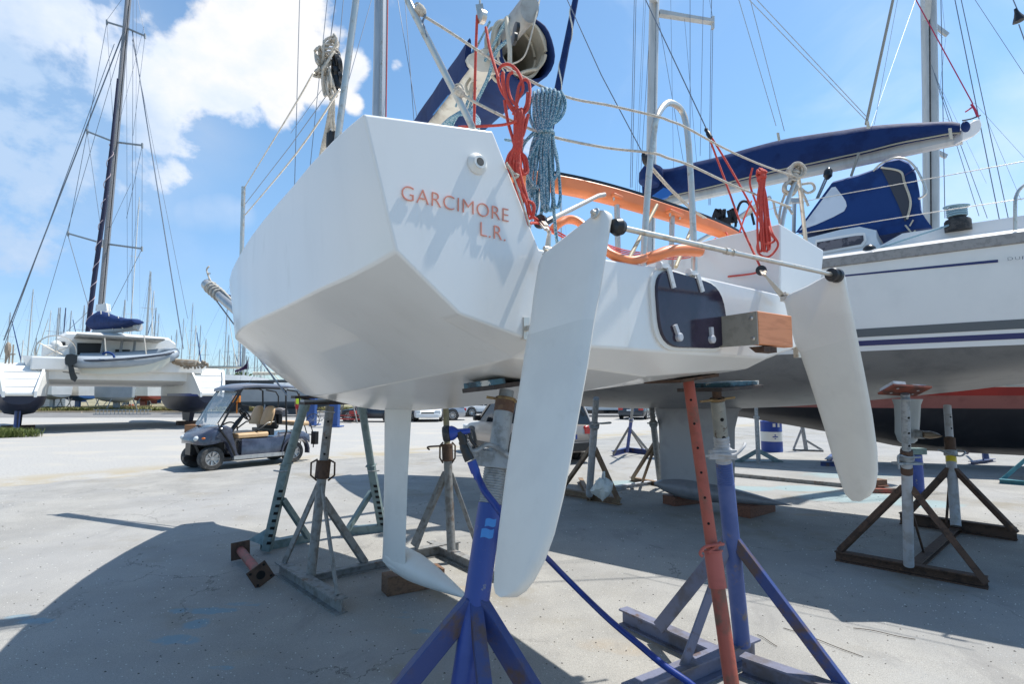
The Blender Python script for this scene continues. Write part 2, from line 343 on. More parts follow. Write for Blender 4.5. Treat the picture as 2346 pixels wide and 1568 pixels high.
# ================================================================ THE GROUND
def ground_material():
    m = bpy.data.materials.new('hard standing'); m.use_nodes = True; nt = m.node_tree; L = nt.links
    b = nt.nodes['Principled BSDF']; b.inputs['Roughness'].default_value = .9; b.inputs['Specular IOR Level'].default_value = .25
    geo = N(nt, 'ShaderNodeNewGeometry'); pos = geo.outputs['Position']
    sep = N(nt, 'ShaderNodeSeparateXYZ'); L.new(pos, sep.inputs[0])
    def mth(op, a, b2=None, clamp=False):
        q = N(nt, 'ShaderNodeMath', operation=op, use_clamp=clamp)
        for i, s in enumerate((a, b2)):
            if s is None: continue
            if isinstance(s, (int, float)): q.inputs[i].default_value = s
            else: L.new(s, q.inputs[i])
        return q.outputs[0]
    def noise(sc, det=6, ro=.6, dist=0, st=None, loc=None):
        v = pos
        if st or loc:
            mp = N(nt, 'ShaderNodeMapping'); L.new(pos, mp.inputs[0])
            if st: mp.inputs['Scale'].default_value = st
            if loc: mp.inputs['Location'].default_value = loc
            v = mp.outputs[0]
        n = N(nt, 'ShaderNodeTexNoise', i_Scale=sc, i_Detail=det, i_Roughness=ro, i_Distortion=dist); L.new(v, n.inputs['Vector']); return n.outputs[0]
    def rng(v, a, b2, c=0, d=1, smooth=True):
        q = N(nt, 'ShaderNodeMapRange', interpolation_type='SMOOTHSTEP' if smooth else 'LINEAR'); L.new(v, q.inputs[0])
        for i, s in enumerate((a, b2, c, d)): q.inputs[i+1].default_value = s
        return q.outputs[0]
    def mix(f, a, b2):
        q = N(nt, 'ShaderNodeMix', data_type='RGBA')
        if isinstance(f, (int, float)): q.inputs[0].default_value = f
        else: L.new(f, q.inputs[0])
        for i, s in ((6, a), (7, b2)):
            if isinstance(s, tuple): q.inputs[i].default_value = (*s, 1)
            else: L.new(s, q.inputs[i])
        return q.outputs[2]
    x, y = sep.outputs[0], sep.outputs[1]
    conc = mix(rng(noise(1.1, 8, .62), .32, .68), (.385, .37, .338), (.285, .275, .255))
    conc = mix(rng(noise(70, 4, .7), .42, .64), conc, mix(.32, conc, (.17, .168, .16)))
    conc = mix(rng(noise(210, 2, .6), .52, .60), conc, mix(.55, conc, (.10, .10, .10)))
    conc = mix(rng(noise(.28, 5, .6, loc=(9, 3, 0)), .42, .62, 0, .5), conc, (.30, .30, .30))
    conc = mix(rng(noise(.55, 7, .65, loc=(3, 1, 0)), .54, .70, 0, .75), conc, (.22, .195, .15))         # old dirt
    conc = mix(rng(noise(2.2, 8, .7, 1.0, loc=(7, 2, 0)), .64, .72, 0, .6), conc, (.15, .145, .135))
    # light chips of paint and gravel
    vo = N(nt, 'ShaderNodeTexVoronoi', i_Scale=26.0, i_Randomness=1.0); L.new(pos, vo.inputs['Vector'])
    chips = mth('MULTIPLY', rng(vo.outputs['Distance'], .13, .07), rng(noise(1.7, 4, .6, loc=(5, 5, 0)), .47, .62))
    conc = mix(mth('MULTIPLY', chips, rng(noise(31, 2), .5, .56)), conc, (.62, .61, .57))
    vo2 = N(nt, 'ShaderNodeTexVoronoi', i_Scale=9.0, i_Randomness=1.0); L.new(pos, vo2.inputs['Vector'])
    conc = mix(mth('MULTIPLY', rng(vo2.outputs['Distance'], .07, .05), rng(noise(5, 3, loc=(1, 9, 0)), .55, .6)), conc, (.07, .06, .055))
    # blue antifouling dust spilt on the slab
    def spot(px, py, rx, ry, s=1.0):
        c = G(px, py)
        dx = mth('DIVIDE', mth('SUBTRACT', x, c.x), rx); dy = mth('DIVIDE', mth('SUBTRACT', y, c.y), ry)
        d = mth('SQRT', mth('ADD', mth('MULTIPLY', dx, dx), mth('MULTIPLY', dy, dy)))
        return mth('MULTIPLY', rng(d, 1.0, .35), s)
    def union(lst):
        t = lst[0]
        for q in lst[1:]: t = mth('MAXIMUM', t, q)
        return t
    edge = noise(5.5, 7, .65, .8)
    blob = union([spot(410, 1468, .30, .13), spot(470, 1400, .42, .10), spot(455, 1430, .15, .16), spot(85, 1425, .20, .10), spot(40, 1415, .16, .08, .8), spot(560, 1385, .3, .08, .7), spot(510, 1532, .14, .05, .8), spot(960, 1448, .14, .08, .8), spot(930, 1410, .2, .1, .5)])
    conc = mix(mth('MULTIPLY', rng(mth('ADD', blob, mth('MULTIPLY', mth('SUBTRACT', edge, .5), 2.6)), .42, 1.0), .62), conc, (.16, .29, .37))
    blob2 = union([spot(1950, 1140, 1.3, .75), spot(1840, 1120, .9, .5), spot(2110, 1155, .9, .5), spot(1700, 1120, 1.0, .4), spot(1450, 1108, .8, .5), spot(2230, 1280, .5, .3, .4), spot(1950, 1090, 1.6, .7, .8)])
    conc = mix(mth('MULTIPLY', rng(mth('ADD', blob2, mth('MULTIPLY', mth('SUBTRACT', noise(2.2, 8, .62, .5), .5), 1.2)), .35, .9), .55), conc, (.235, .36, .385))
    blob3 = union([spot(1880, 1180, .8, .16), spot(1060, 1350, .16, .12), spot(1000, 1330, .15, .1, .8), spot(1430, 1480, .55, .22, .9), spot(640, 1500, .7, .16, .5), spot(780, 1450, .5, .1, .5), spot(820, 1180, .2, .15, .6), spot(1700, 1500, .3, .2, .6)])
    conc = mix(mth('MULTIPLY', rng(mth('ADD', blob3, mth('MULTIPLY', mth('SUBTRACT', noise(3.2, 7, .6, .3, loc=(2, 0, 0)), .5), 2.0)), .5, 1.2), .32), conc, (.34, .25, .15))
    wv = N(nt, 'ShaderNodeVectorMath', operation='ADD'); nn = N(nt, 'ShaderNodeTexNoise', i_Scale=1.4, i_Detail=7.0, i_Roughness=.65); L.new(pos, nn.inputs['Vector']); L.new(pos, wv.inputs[0]); L.new(nn.outputs['Color'], wv.inputs[1])
    ve = N(nt, 'ShaderNodeTexVoronoi', i_Scale=.42, feature='DISTANCE_TO_EDGE'); L.new(wv.outputs[0], ve.inputs['Vector'])
    crack = mth('MULTIPLY', rng(ve.outputs['Distance'], .0035, .0012), rng(noise(.5, 3, .5, loc=(2, 8, 0)), .46, .56))
    conc = mix(mth('MULTIPLY', crack, .75), conc, (.09, .085, .08))
    conc = mix(rng(noise(.9, 9, .72, .4, st=(1.6, .7, 1), loc=(6, 6, 0)), .56, .66, 0, .45), conc, (.20, .195, .19))
    conc = mix(mth('MULTIPLY', rng(vo2.outputs['Distance'], .22, .05), rng(noise(1.3, 3, loc=(11, 2, 0)), .60, .68, 0, .6)), conc, (.13, .12, .11))
    # gravel beyond the slab
    grav = mix(rng(noise(22, 5, .75), .38, .62), (.40, .385, .36), (.27, .262, .245))
    grav = mix(rng(noise(.35, 6, .65, st=(1, 2.2, 1)), .48, .66), grav, (.40, .365, .31))
    grav = mix(rng(noise(120, 2), .42, .6, 0, .5), grav, (.42, .415, .405))
    e = mth('ADD', mth('MULTIPLY', mth('ADD', x, 9.3), -.66), mth('MULTIPLY', mth('SUBTRACT', y, 9.9), .75))
    e = mth('ADD', e, mth('MULTIPLY', mth('SUBTRACT', noise(1.4, 6, .6), .5), .9))
    c = mix(rng(e, -.08, .10), conc, grav)
    c = mix(mth('MULTIPLY', rng(e, -.15, 0), mth('MULTIPLY', rng(e, 2.2, .4), rng(noise(.8, 6, .6, loc=(4, 4, 0)), .38, .6))), c, (.34, .295, .215))
    L.new(c, b.inputs['Base Color'])
    bp = N(nt, 'ShaderNodeBump'); bp.inputs['Strength'].default_value = .45; bp.inputs['Distance'].default_value = .01
    h = mth('ADD', mth('MULTIPLY', noise(90, 4, .7), .6), mth('MULTIPLY', noise(14, 5, .6), .6)); L.new(h, bp.inputs['Height']); L.new(bp.outputs[0], b.inputs['Normal'])
    return m
m = MB(); m.add([(-900, -60, 0), (900, -60, 0), (900, 1500, 0), (-900, 1500, 0)], [(0, 1, 2, 3)])
structure(m.build('ground', ground_material(), smooth=False))
asph = mat('worn asphalt', (.155, .15, .145), .9, c2=(.22, .21, .20), scale=.8, bump=.3, bscale=40)
m = MB(); m.add([(-140, 40, .004), (60, 41, .004), (60, 51.5, .004), (-140, 51, .004)], [(0, 1, 2, 3)])
structure(m.build('road', asph, smooth=False))
kerbm = mat('sandy kerb', (.42, .34, .25), .9, c2=(.35, .28, .2), scale=1)
m = MB()
for i in range(40): m.box((-138+i*5, 51.9+i*.012, .06), (2.46, .35, .08))
structure(m.build('kerb', kerbm, smooth=False))
dirt = mat('dry earth', (.30, .25, .17), .95, c2=(.20, .19, .10), scale=.5, c3=(.10, .13, .04), s3=.35, lo3=.5, hi3=.62)
m = MB(); m.add([(-300, 52.4, .006), (300, 53.5, .006), (300, 400, .006), (-300, 400, .006)], [(0, 1, 2, 3)])
structure(m.build('verge', dirt, smooth=False))

# ================================================================ THE WHITE RACING YACHT
BS = V(.825, .565, 0).normalized(); BA = V(-BS.y, BS.x, 0); BC = V(.642, 2.253, 0)
def B(d, t, z): return BC+BA*d+BS*t+Z*z
def TR(x, y, off=0.0): return PL(x, y, BC-BA*off, BA)          # point on the transom plane (off metres aft of it)
def lift(x, y, t): return PL(x, y, BC+BS*t, BS)                # point on a fore-and-aft plane
yacht = thing('racing_yacht', 'white hard-chined racing yacht on stands, twin rudders hanging from its transom', 'sailboat', tuple(B(2.5, 0, 0)))
H_sh_t = [(0, 1.335), (.5, 1.335), (1, 1.33), (2, 1.35), (3, 1.31), (4, 1.14), (5, .84), (5.8, .50), (6.4, .18), (6.6, .03)]
H_sh_z = [(0, 2.44), (.25, 2.475), (.6, 2.505), (1.3, 2.53), (2.4, 2.50), (4, 2.48), (6.6, 2.50)]
H_c1_t = [(0, 1.225), (.5, 1.28), (1, 1.30), (2, 1.335), (2.6, 1.30), (3, 1.25), (4, 1.03), (5, .70), (5.8, .37), (6.4, .10), (6.55, .02)]
H_c1_z = [(0, 2.045), (.3, 2.02), (1.8, 2.02), (3, 2.04), (5, 2.14), (6.55, 2.28)]
H_c2_t = [(0, 1.01), (.5, .99), (1, 1.01), (2, 1.02), (3, .94), (4, .74), (5, .48), (5.8, .24), (6.45, .02)]
H_c2_z = [(0, 1.875), (.3, 1.872), (1.2, 1.865), (2, 1.82), (3, 1.80), (4, 1.82), (5.5, 1.95), (6.45, 2.1)]
H_c3_t = [(0, .70), (.12, .72), (1, .76), (2, .78), (3, .70), (4, .52), (5, .32), (5.8, .14), (6.4, .015)]
H_c3_z = [(0, 1.80), (.12, 1.755), (1, 1.69), (2, 1.635), (3, 1.62), (4, 1.65), (5, 1.74), (6.4, 1.98)]
H_k_z = [(0, 1.80), (.12, 1.70), (1, 1.60), (2, 1.525), (3, 1.49), (4, 1.52), (5, 1.62), (6.3, 1.9)]
ds = [0, .12, .3, .6, .9, 1.2, 1.5, 1.8, 2.1, 2.3, 2.45, 2.7, 3.0, 3.4, 3.8, 4.2, 4.6, 5.0, 5.4, 5.8, 6.1, 6.35, 6.52]
secs = []
for d in ds:
    st, sz = crv(H_sh_t, d), crv(H_sh_z, d)
    it = .885 if d < 2.35 else max(.05, st-.35); iz = max(crv([(0, 2.515), (.6, 2.535), (3, 2.545)], d), sz+.01)
    bt = .69 if d < 2.35 else it*.6; bz = 2.135 if d < 2.35 else 2.66
    if d >= 2.35: iz = 2.56; 
    if d > 5: iz = sz+.03; bz = sz+.06
    half = [(crv(H_c3_t, d), crv(H_c3_z, d)), (crv(H_c2_t, d), crv(H_c2_z, d)), (crv(H_c1_t, d), crv(H_c1_z, d)), (st, sz), (it, iz), (bt, bz)]
    kz = crv(H_k_z, d)
    hf2 = half[:-1]+[(.855 if d < 2.35 else bt, bz)]; sh = .03
    sec = [B(d, 0, kz)]+[B(d, t+sh, z) for t, z in hf2]+[B(d, 0, bz+.02)]+[B(d, -t+sh, z) for t, z in reversed(half)]
    secs.append(sec)
m = MB(); m.loft(secs); hull = m.build('hull', gel, yacht, bevel=.018, seg=3, bang=9, hard=True)
# nudge: rounded foot of the transom is in the sections

# lettering on the transom
def text_mesh(s, size, name, m_, parent, origin, xdir, ydir, extr=.0015, space=1.0, font_scale=(1, 1)):
    cu = bpy.data.curves.new(name+'_c', 'FONT'); cu.body = s; cu.size = size; cu.extrude = extr/2; cu.space_character = space; cu.offset = -.02
    ob = bpy.data.objects.new(name+'_t', cu); col.objects.link(ob)
    dg = bpy.context.evaluated_depsgraph_get(); me = bpy.data.meshes.new_from_object(ob.evaluated_get(dg))
    bpy.data.objects.remove(ob); xd = Vector(xdir).normalized(); yd = Vector(ydir).normalized(); n = xd.cross(yd)
    mb = MB(); mb.v = [tuple(Vector(origin)+xd*v.co.x*font_scale[0]+yd*v.co.y*font_scale[1]+n*v.co.z) for v in me.vertices]; mb.f = [tuple(p.vertices) for p in me.polygons]
    return mb.build(name, m_, parent, smooth=False)
bl = TR(920, 457, .004); br = TR(1165, 509, .004); tl = TR(921, 421, .004)
xd = (br-bl).normalized(); zd = Z
wtot = (br-bl).length; hcap = (tl-bl).length
def fit_text(s, bl, br, hcap, name, parent, mm, zd=Z, sp=1.06):
    cu = bpy.data.curves.new('m', 'FONT'); cu.body = s; cu.size = 1.0; cu.space_character = sp; cu.offset = -.02
    ob = bpy.data.objects.new('m', cu); col.objects.link(ob); bpy.context.view_layer.update()
    dg = bpy.context.evaluated_depsgraph_get(); me = bpy.data.meshes.new_from_object(ob.evaluated_get(dg))
    xs = [v.co.x for v in me.vertices]; ys = [v.co.y for v in me.vertices]; bpy.data.objects.remove(ob)
    w = max(xs)-min(xs); h = max(ys)
    return text_mesh(s, 1.0, name, mm, parent, Vector(bl)-(br-bl).normalized()*min(xs)*((br-bl).length/w), br-bl, zd, .003, sp, ((br-bl).length/w, hcap/h))
fit_text('GARCIMORE', bl, br, hcap*.93, 'lettering', yacht, letter)
bl2 = TR(1101, 540, .004); br2 = TR(1158, 553, .004); tl2 = TR(1101, 508, .004)
fit_text('L.R.', bl2, br2, (tl2-bl2).length*.98, 'lettering', yacht, letter)

# drain fitting in the transom
c = TR(1092, 376, .0); m = MB(); m.lathe(c, -BA, [(.036, 0), (.036, .006), (.030, .012), (.022, .018), (.022, .024), (.014, .024), (.014, .006)], 24)
dr = m.build('drain_fitting', gel2, yacht)
m = MB(); m.lathe(c-BA*.0235, -BA, [(.0125, 0), (.0125, .002)], 20); m.build('drain_hole', mat('drain bore', (.10, .09, .08), .6), dr)

# rudders: the outline lies in a canted fore-and-aft plane
def blade(outline, p0, n, name, parent, mm, thick, full):
    pts = [PL(x, y, p0, n) for x, y in outline]; fp_ = [PL(x, y, p0, n) for x, y in full]; mb = MB(); secs = []
    for s, off in ((.72, -1), (.88, -.85), (.965, -.45), (1, 0), (.965, .45), (.88, .85), (.72, 1)):
        secs.append([q+BA*(rest_center(q, fp_)*(1-s))+n*off*thick/2 for q in pts])
    mb.loft(secs); return mb.build(name, mm, parent, ang=50)
def rest_center(q, pts):
    """fore-and-aft distance from q to the middle of the chord at its height"""
    lo = hi = None; n = len(pts); fq = q.dot(BA)
    for i in range(n):
        a, b_ = pts[i], pts[(i+1) % n]
        if (a.z-q.z)*(b_.z-q.z) <= 0 and abs(a.z-b_.z) > 1e-5:
            t = (q.z-a.z)/(b_.z-a.z); f = (a+(b_-a)*t).dot(BA)
            lo = f if lo is None else min(lo, f); hi = f if hi is None else max(hi, f)
    return (lo+hi)/2-fq if lo is not None else 0
def rudder_build(up_px, lo_px, out, split):
    p0 = TR(*up_px, .05); p1 = TR(*lo_px, .05); ax = (p1-p0).normalized(); n = ax.cross(BA).normalized()
    if n.dot(BS) < 0: n = -n
    ya_, yb_ = split; up, lo = [], []
    def side(q): return q[1]-(ya_[1]+(yb_[1]-ya_[1])*(q[0]-ya_[0])/(yb_[0]-ya_[0]))
    k = len(out)
    for i in range(k):
        a, b = out[i], out[(i+1) % k]; sa, sb = side(a), side(b); (up if sa < 0 else lo).append(a)
        if sa*sb < 0: t = sa/(sa-sb); c_ = (a[0]+(b[0]-a[0])*t, a[1]+(b[1]-a[1])*t); up.append(c_); lo.append(c_)
    r = blade(up, p0, n, 'rudder_head', yacht, gel2, .036, out); blade(lo, p0, n, 'rudder_blade', yacht, gel3, .036, out)
    return p0, n, r
outL = [(1385, 487), (1394, 486), (1399, 492), (1398, 505), (1389, 575), (1375, 660), (1360, 740), (1345, 840), (1323, 960), (1305, 1060), (1289, 1140), (1268, 1225), (1246, 1285), (1222, 1330), (1200, 1357), (1178, 1370), (1158, 1370), (1144, 1360), (1138, 1342), (1138, 1312), (1146, 1215), (1160, 1100), (1176, 990), (1192, 890), (1207, 790), (1217, 740), (1224, 680), (1235, 610), (1243, 590), (1262, 575), (1330, 524), (1372, 495)]
outR = [(1912, 620), (1928, 620), (1935, 632), (1948, 690), (1964, 770), (1982, 860), (1999, 950), (2010, 1030), (2012, 1080), (2006, 1118), (1994, 1137), (1976, 1146), (1955, 1144), (1936, 1130), (1924, 1100), (1908, 1050), (1888, 980), (1866, 910), (1848, 855), (1832, 808), (1822, 790), (1808, 740), (1797, 690), (1803, 677), (1850, 655), (1892, 632)]
pL, nL, rudL = rudder_build((1245, 590), (1214, 760), outL, ((1215, 770), (1362, 733)))
pR, nR, rudR = rudder_build((1793, 690), (1826, 803), outR, ((1832, 803), (1976, 771)))
# pintles, gudgeons and rudder-head plates
def bracket(p, d=BA, s=1.0):
    m = MB(); m.box(p+d*.025*s, (.012*s, .012*s, .038*s), Matrix((BS, BA, Z)).transposed())
    m.bar(p+d*.02*s+Z*.0, p-d*.05*s, .012*s, .016*s); m.tube([p-d*.045*s-Z*.03*s, p-d*.045*s+Z*.03*s], .009*s, 10)
    return m.build('gudgeon', ssteel, yacht)
bracket(TR(1212, 752, .02)); bracket(TR(1838, 801, .02), s=1.1)
def headplate(px, parent, top_px, s):
    a = TR(*px, .03); tp = TR(*top_px, .05)
    m = MB(); u_ = (tp-a).normalized(); sd_ = BA
    m.prism([a-u_*.05-sd_*.006, a-u_*.05-sd_*.03, a-sd_*.036, tp-sd_*.010, tp+sd_*.004, a+u_*.02], BS*.006)
    m.box(a-BA*.03-Z*.01, (.010, .022, .012), Matrix((BS, BA, Z)).transposed())
    m.tube([a-BA*.045-BS*.03+Z*.01, a-BA*.045+BS*.012+Z*.01], .0085, 10)
    o = m.build('chainplate', ssteel, parent); return tp
hpL = headplate((1244, 585), yacht, (1256, 530), 1); hpR = headplate((1786, 682), yacht, (1752, 632), 1)
# rudder link bar with black rubber joints
a = PL(1396, 516, pL, nL); b = PL(1922, 633, pR, nR)
a1 = PL(1378, 497, pL, nL)
d = (b-a).normalized()
m = MB(); m.lathe(a+d*.035, d, [(.006, -.022), (.022, -.018), (.028, 0), (.022, .018), (.013, .024), (.010, .028)], 18); m.build('rubber_joint', blackp, yacht); m = MB(); m.lathe(b-d*.055, d, [(.014, -.022), (.028, -.02), (.032, -.008), (.026, .004), (.017, .010), (.030, .020), (.033, .034), (.028, .046), (.01, .05)], 18)
m.build('rubber_joint', blackp, yacht)
m = MB(); m.tube([a+d*.05, b-d*.07], .0088, 12); m.tube([a+(b-a)*.40, a+(b-a)*.415], .013, 10); m.tube([a+(b-a)*.43, a+(b-a)*.437], .013, 10); m.build('link_bar', ssteel, yacht)
m = MB(); m.lathe(a1+nL*-.025, -nL, [(.017, 0), (.017, .004), (.009, .006), (.007, .016), (.002, .017)], 14); m.build('pivot_bolt', ssteel, rudL)

# stern hatch
def rrect(corners, r, n=6):
    """rounded quad from 4 corner points (Vectors, in order)"""
    out = []
    for i in range(4):
        c_ = corners[i]; p_ = corners[i-1]; q_ = corners[(i+1) % 4]
        a_ = c_+(p_-c_).normalized()*r; b_ = c_+(q_-c_).normalized()*r
        for k in range(n+1):
            t = k/n; out.append(a_*(1-t)**2+c_*2*t*(1-t)+b_*t*t)
    return out
cs = [TR(1483, 607, .0), TR(1646, 655, .0), TR(1664, 804, .0), TR(1498, 801, .0)]
cs = [B(0, *[(q-BC).dot(BS), q.z]) for q in cs]
hatch_o = rrect(cs, .125)
cen = sum(cs, Vector((0, 0, 0)))/4
def scl(poly, s, off): return [cen+(q-cen)*s-BA*off for q in poly]
m = MB(); m.loft([scl(hatch_o, 1.03, -.004), scl(hatch_o, 1.03, .012), scl(hatch_o, .955, .018), scl(hatch_o, .95, .004)], caps=False)
fr = m.build('hatch_frame', gel2, yacht, ang=50)
m = MB(); m.loft([scl(hatch_o, .955, .006), scl(hatch_o, .955, .026), scl(hatch_o, .935, .030)]); hatch = m.build('hatch', acryl, yacht, ang=30)
for (tx, ty, bx, by) in ((1532, 612, 1544, 660), (1598, 628, 1610, 669)):
    a = TR(tx, ty, .034); b = TR(bx, by, .034)
    m = MB(); m.bar(a, b, .022, .008, up=-BA); m.bar(a+BS*.012+BA*.015+Z*.004, a-BS*.030+BA*.015+Z*.004, .022, .020); m.lathe(a-BS*.034+BA*.015+Z*.004, -BS, [(.017, 0), (.017, .010)], 12)
    for t in (.72, .93): m.lathe(a.lerp(b, t)-BA*.003, -BA, [(.0045, 0), (.0045, .003)], 8)
    m.build('hinge', mat('hinge white', (.62, .62, .61), .4), hatch)
for (tx, ty, bx, by) in ((1546, 745, 1556, 773), (1629, 750, 1631, 778)):
    a = TR(tx, ty, .036); b = TR(bx, by, .036); m = MB()
    m.lathe(b, -BA, [(.018, -.008), (.018, .008), (.013, .012)], 16); m.bar(b, a, .017, .014, up=-BA); m.build('hatch_handle', mat('handle grey', (.50, .50, .52), .3), hatch)

# outboard bracket: wooden pad on a grey box
t0 = (TR(1657, 731)-BC).dot(BS); 
def boxpt(x, y, d): return PL(x, y, BC+BA*d, BA)
fl_t = boxpt(1731, 712, -.19); fl_b = boxpt(1746, 790, -.19); fr_t = boxpt(1809, 726, -.19); fr_b = boxpt(1819, 798, -.19)
tl_, tr_ = (fl_t-BC).dot(BS), (fr_t-BC).dot(BS); zt, zb = (fl_t.z+fr_t.z)/2, (fl_b.z+fr_b.z)/2
m = MB(); m.prism([B(.0, tl_-.007, zt-.005), B(-.198, tl_-.007, zt-.002), B(-.198, tl_-.007, zb-.002), B(.0, tl_-.007, zb)], BS*.006)
brk = m.build('motor_bracket', mat('zinc plate', (.33, .29, .23), .6, .1, c2=(.27, .24, .19), scale=20), yacht, smooth=False)
for (dd, zz, r_) in ((-.14, zt-.03, .009), (-.145, zb+.025, .009)):
    m = MB(); m.lathe(B(dd-.035, tl_-.007, zz), -BS, [(r_, 0), (r_, .004), (r_*.5, .006)], 10); m.build('bolt', ssteel, brk)
m = MB(); m.box(B(-.178, (tl_+tr_)/2, (zt+zb)/2), ((tr_-tl_)/2, .022, (zt-zb)/2), Matrix((BS, BA, Z)).transposed())
m.build('motor_pad', mat('varnished pad', (.66, .25, .11), .55, c2=(.56, .20, .085), scale=7, stretch=(1, 1, 9), c3=(.42, .17, .09), s3=4), yacht, bevel=.004)
m = MB(); m.prism([B(-.12, tl_+.05, zb-.004), B(-.19, tl_+.05, zb-.004), B(-.19, tl_+.05, zb-.028), B(-.15, tl_+.05, zb-.03)], BS*.10); m.build('knee_plate', rust, brk, smooth=False)

# keel fin and bulb
m = MB(); secs = []
for z, d0, d1, th in ((1.56, 3.00, 2.40, .085), (1.50, 2.97, 2.43, .055), (1.0, 2.95, 2.48, .046), (.40, 2.94, 2.50, .050), (.28, 2.94, 2.48, .07)):
    sec = []
    for k in range(20):
        a = 2*math.pi*k/20; u = math.cos(a); q = (d0+d1)/2+(d0-d1)/2*u
        sec.append(B(q, -.05+(1.5-z)*.0+th/2*math.sin(a)*(1+.35*u), z))
    secs.append(sec)
m.loft(secs); m.build('keel_fin', gel2, yacht)
m = MB(); secs = []
for s in np.linspace(0, 1, 22):
    tb = .015+.075*s; d = 2.90-1.17*s; r = .112*((math.sin(math.pi/2*min(1, s/.12*.45+.55)) if s < .12 else 1.0)*(1 if s < .30 else max(0.02, 1-((s-.30)/.70)**1.3)))
    r = max(r, .003); zc = .31-.03*s
    secs.append([B(d, tb+r*math.cos(2*math.pi*k/20), zc+r*.92*math.sin(2*math.pi*k/20)) for k in range(20)])
m.loft(secs); m.build('keel_bulb', gel2, yacht, ang=60)

# tubes of the stern: pulpits, centre arch
def tubef(name, pts, r, m_, parent, n=12, sm=6): 
    q = MB(); q.tube(cr(pts, sm) if sm else pts, r, n); return q.build(name, m_, parent, ang=60)
a = TR(1473, 600, -.08); b = TR(1591, 622, -.08)
tubef('stern_arch', [a-Z*.05, P(1476, 560, a.y), P(1487, 400, a.y), P(1497, 310, a.y), P(1506, 265, a.y*1.0), P(1530, 236, (a.y+b.y)/2), P(1559, 250, b.y), P(1573, 290, b.y), P(1581, 380, b.y), P(1588, 520, b.y), b-Z*.05], .0145, ssteel, yacht, 14)
pa = P(1083, 294, 1.88); pb = P(772, 335, 1.98)
tubef('port_pulpit', [pa-Z*.06, pa, P(1010, 150, 1.86), P(945, 22, 1.84), P(925, -20, 1.84), P(885, -70, 1.87), P(835, -60, 1.92), P(818, -15, 1.94), P(813, 20, 1.95), P(793, 170, 1.97), pb, pb-Z*.06], .0125, ssteel, yacht, 14)
sp1 = P(1787, 516, 3.0); sp2 = P(1846, 545, 3.35); spt = P(1826, 402, 3.12)
tubef('starboard_pulpit', [sp1-Z*.05, P(1800, 475, 3.02), P(1822, 414, 3.1), spt, P(1831, 420, 3.16), P(1838, 480, 3.25), sp2-Z*.05], .0125, ssteel, yacht, 12)
def knob(p, r=.02):
    q = MB(); q.lathe(p, V(.6, .3, -.4), [(.3*r, -.9*r), (.9*r, -.7*r), (r, 0), (.8*r, .8*r), (.3*r, 1.2*r)], 12); return q
# stanchions and lifelines on the port rail
stp = lift(556, 545, -1.29)
tubef('stanchion', [P(556, 545, stp.y)-Z*.16, P(558, 428, stp.y)], .013, ssteel, yacht, 10, 0)
for (pts, r) in (([(718, 166, 1.98), (666, 256, 2.2), (560, 430, stp.y)], .0032), ([(778, 205, 1.98), (678, 353, 2.35), (562, 492, stp.y)], .0038)):
    tubef('port_lifeline', [P(*q) for q in pts], r, ssteel, yacht, 6, 4)
tubef('rail_line', [P(765, 195, 2.6), P(666, 333, 3.0), P(560, 470, 3.6)], .0022, wire, yacht, 5, 0)
# rope lifelines across the stern
ya = 1.84
tubef('stern_lifeline', [P(947, 22, ya), P(1010, 60, 1.86), P(1155, 152, 1.92), P(1290, 219, 2.0), P(1400, 242, 2.07), P(1503, 266, 2.15), P(1535, 277, 2.2), P(1572, 292, 2.33), P(1660, 340, 2.6), P(1745, 378, 2.85), P(1822, 404, 3.08)], .0052, ropew, yacht, 8)
tubef('stern_lifeline', [P(1043, 205, 1.86), P(1100, 240, 1.88), P(1240, 305, 1.95), P(1380, 337, 2.06), P(1492, 350, 2.14), P(1530, 362, 2.2), P(1584, 380, 2.32), P(1680, 425, 2.6), P(1757, 455, 2.85), P(1812, 475, 3.02)], .0055, ropew, yacht, 8)
m = knob(P(962, 22, ya), .02); m.build('rope_stopper', ropew, yacht); m = knob(P(1052, 210, ya+.02), .019); m.build('rope_stopper', ropew, yacht)
tubef('lashing', [P(948, 14, ya), P(955, 6, ya), P(966, 12, ya), P(972, 24, ya)], .003, ropew, yacht, 6)
tubef('lashing', [P(975, 33, ya), P(968, 50, ya), P(972, 62, ya), P(978, 85, ya)], .004, wire, yacht, 6)
tubef('lashing', [P(1040, 205, ya), P(1045, 193, ya), P(1057, 194, ya), P(1062, 205, ya)], .003, ropew, yacht, 6)

# orange traveller arch with black track
Yl, Yr = 3.05, 3.55
arch = [(1150, 383, 2.9), (1230, 398, 2.95), (1330, 417, 3.02), (1430, 443, 3.1), (1530, 475, 3.22), (1610, 503, 3.35), (1665, 526, 3.48), (1692, 542, 3.56)]
pts = cr([P(*q) for q in arch], 4); secs = []
for i, p in enumerate(pts):
    t = (pts[min(i+1, len(pts)-1)]-pts[max(i-1, 0)]).normalized(); h = (crv([(0, .092), (.5, .085), (1, .06)], i/(len(pts)-1)))
    sx = BA*.038; up = Z-t*Z.dot(t); up.normalize()
    secs.append([p+sx, p-sx, p-sx-up*h*.75, p-sx*.55-up*h, p+sx*.55-up*h, p+sx-up*h*.75])
m = MB(); m.loft(secs); m.build('traveller_beam', orange, yacht, bevel=.006)
m = MB(); m.loft([[p+BA*.016+Z*.002, p-BA*.034+Z*.002, p-BA*.034+Z*.018, p+BA*.016+Z*.018] for p in pts[4:]]); m.build('traveller_track', blackp, yacht, smooth=False)
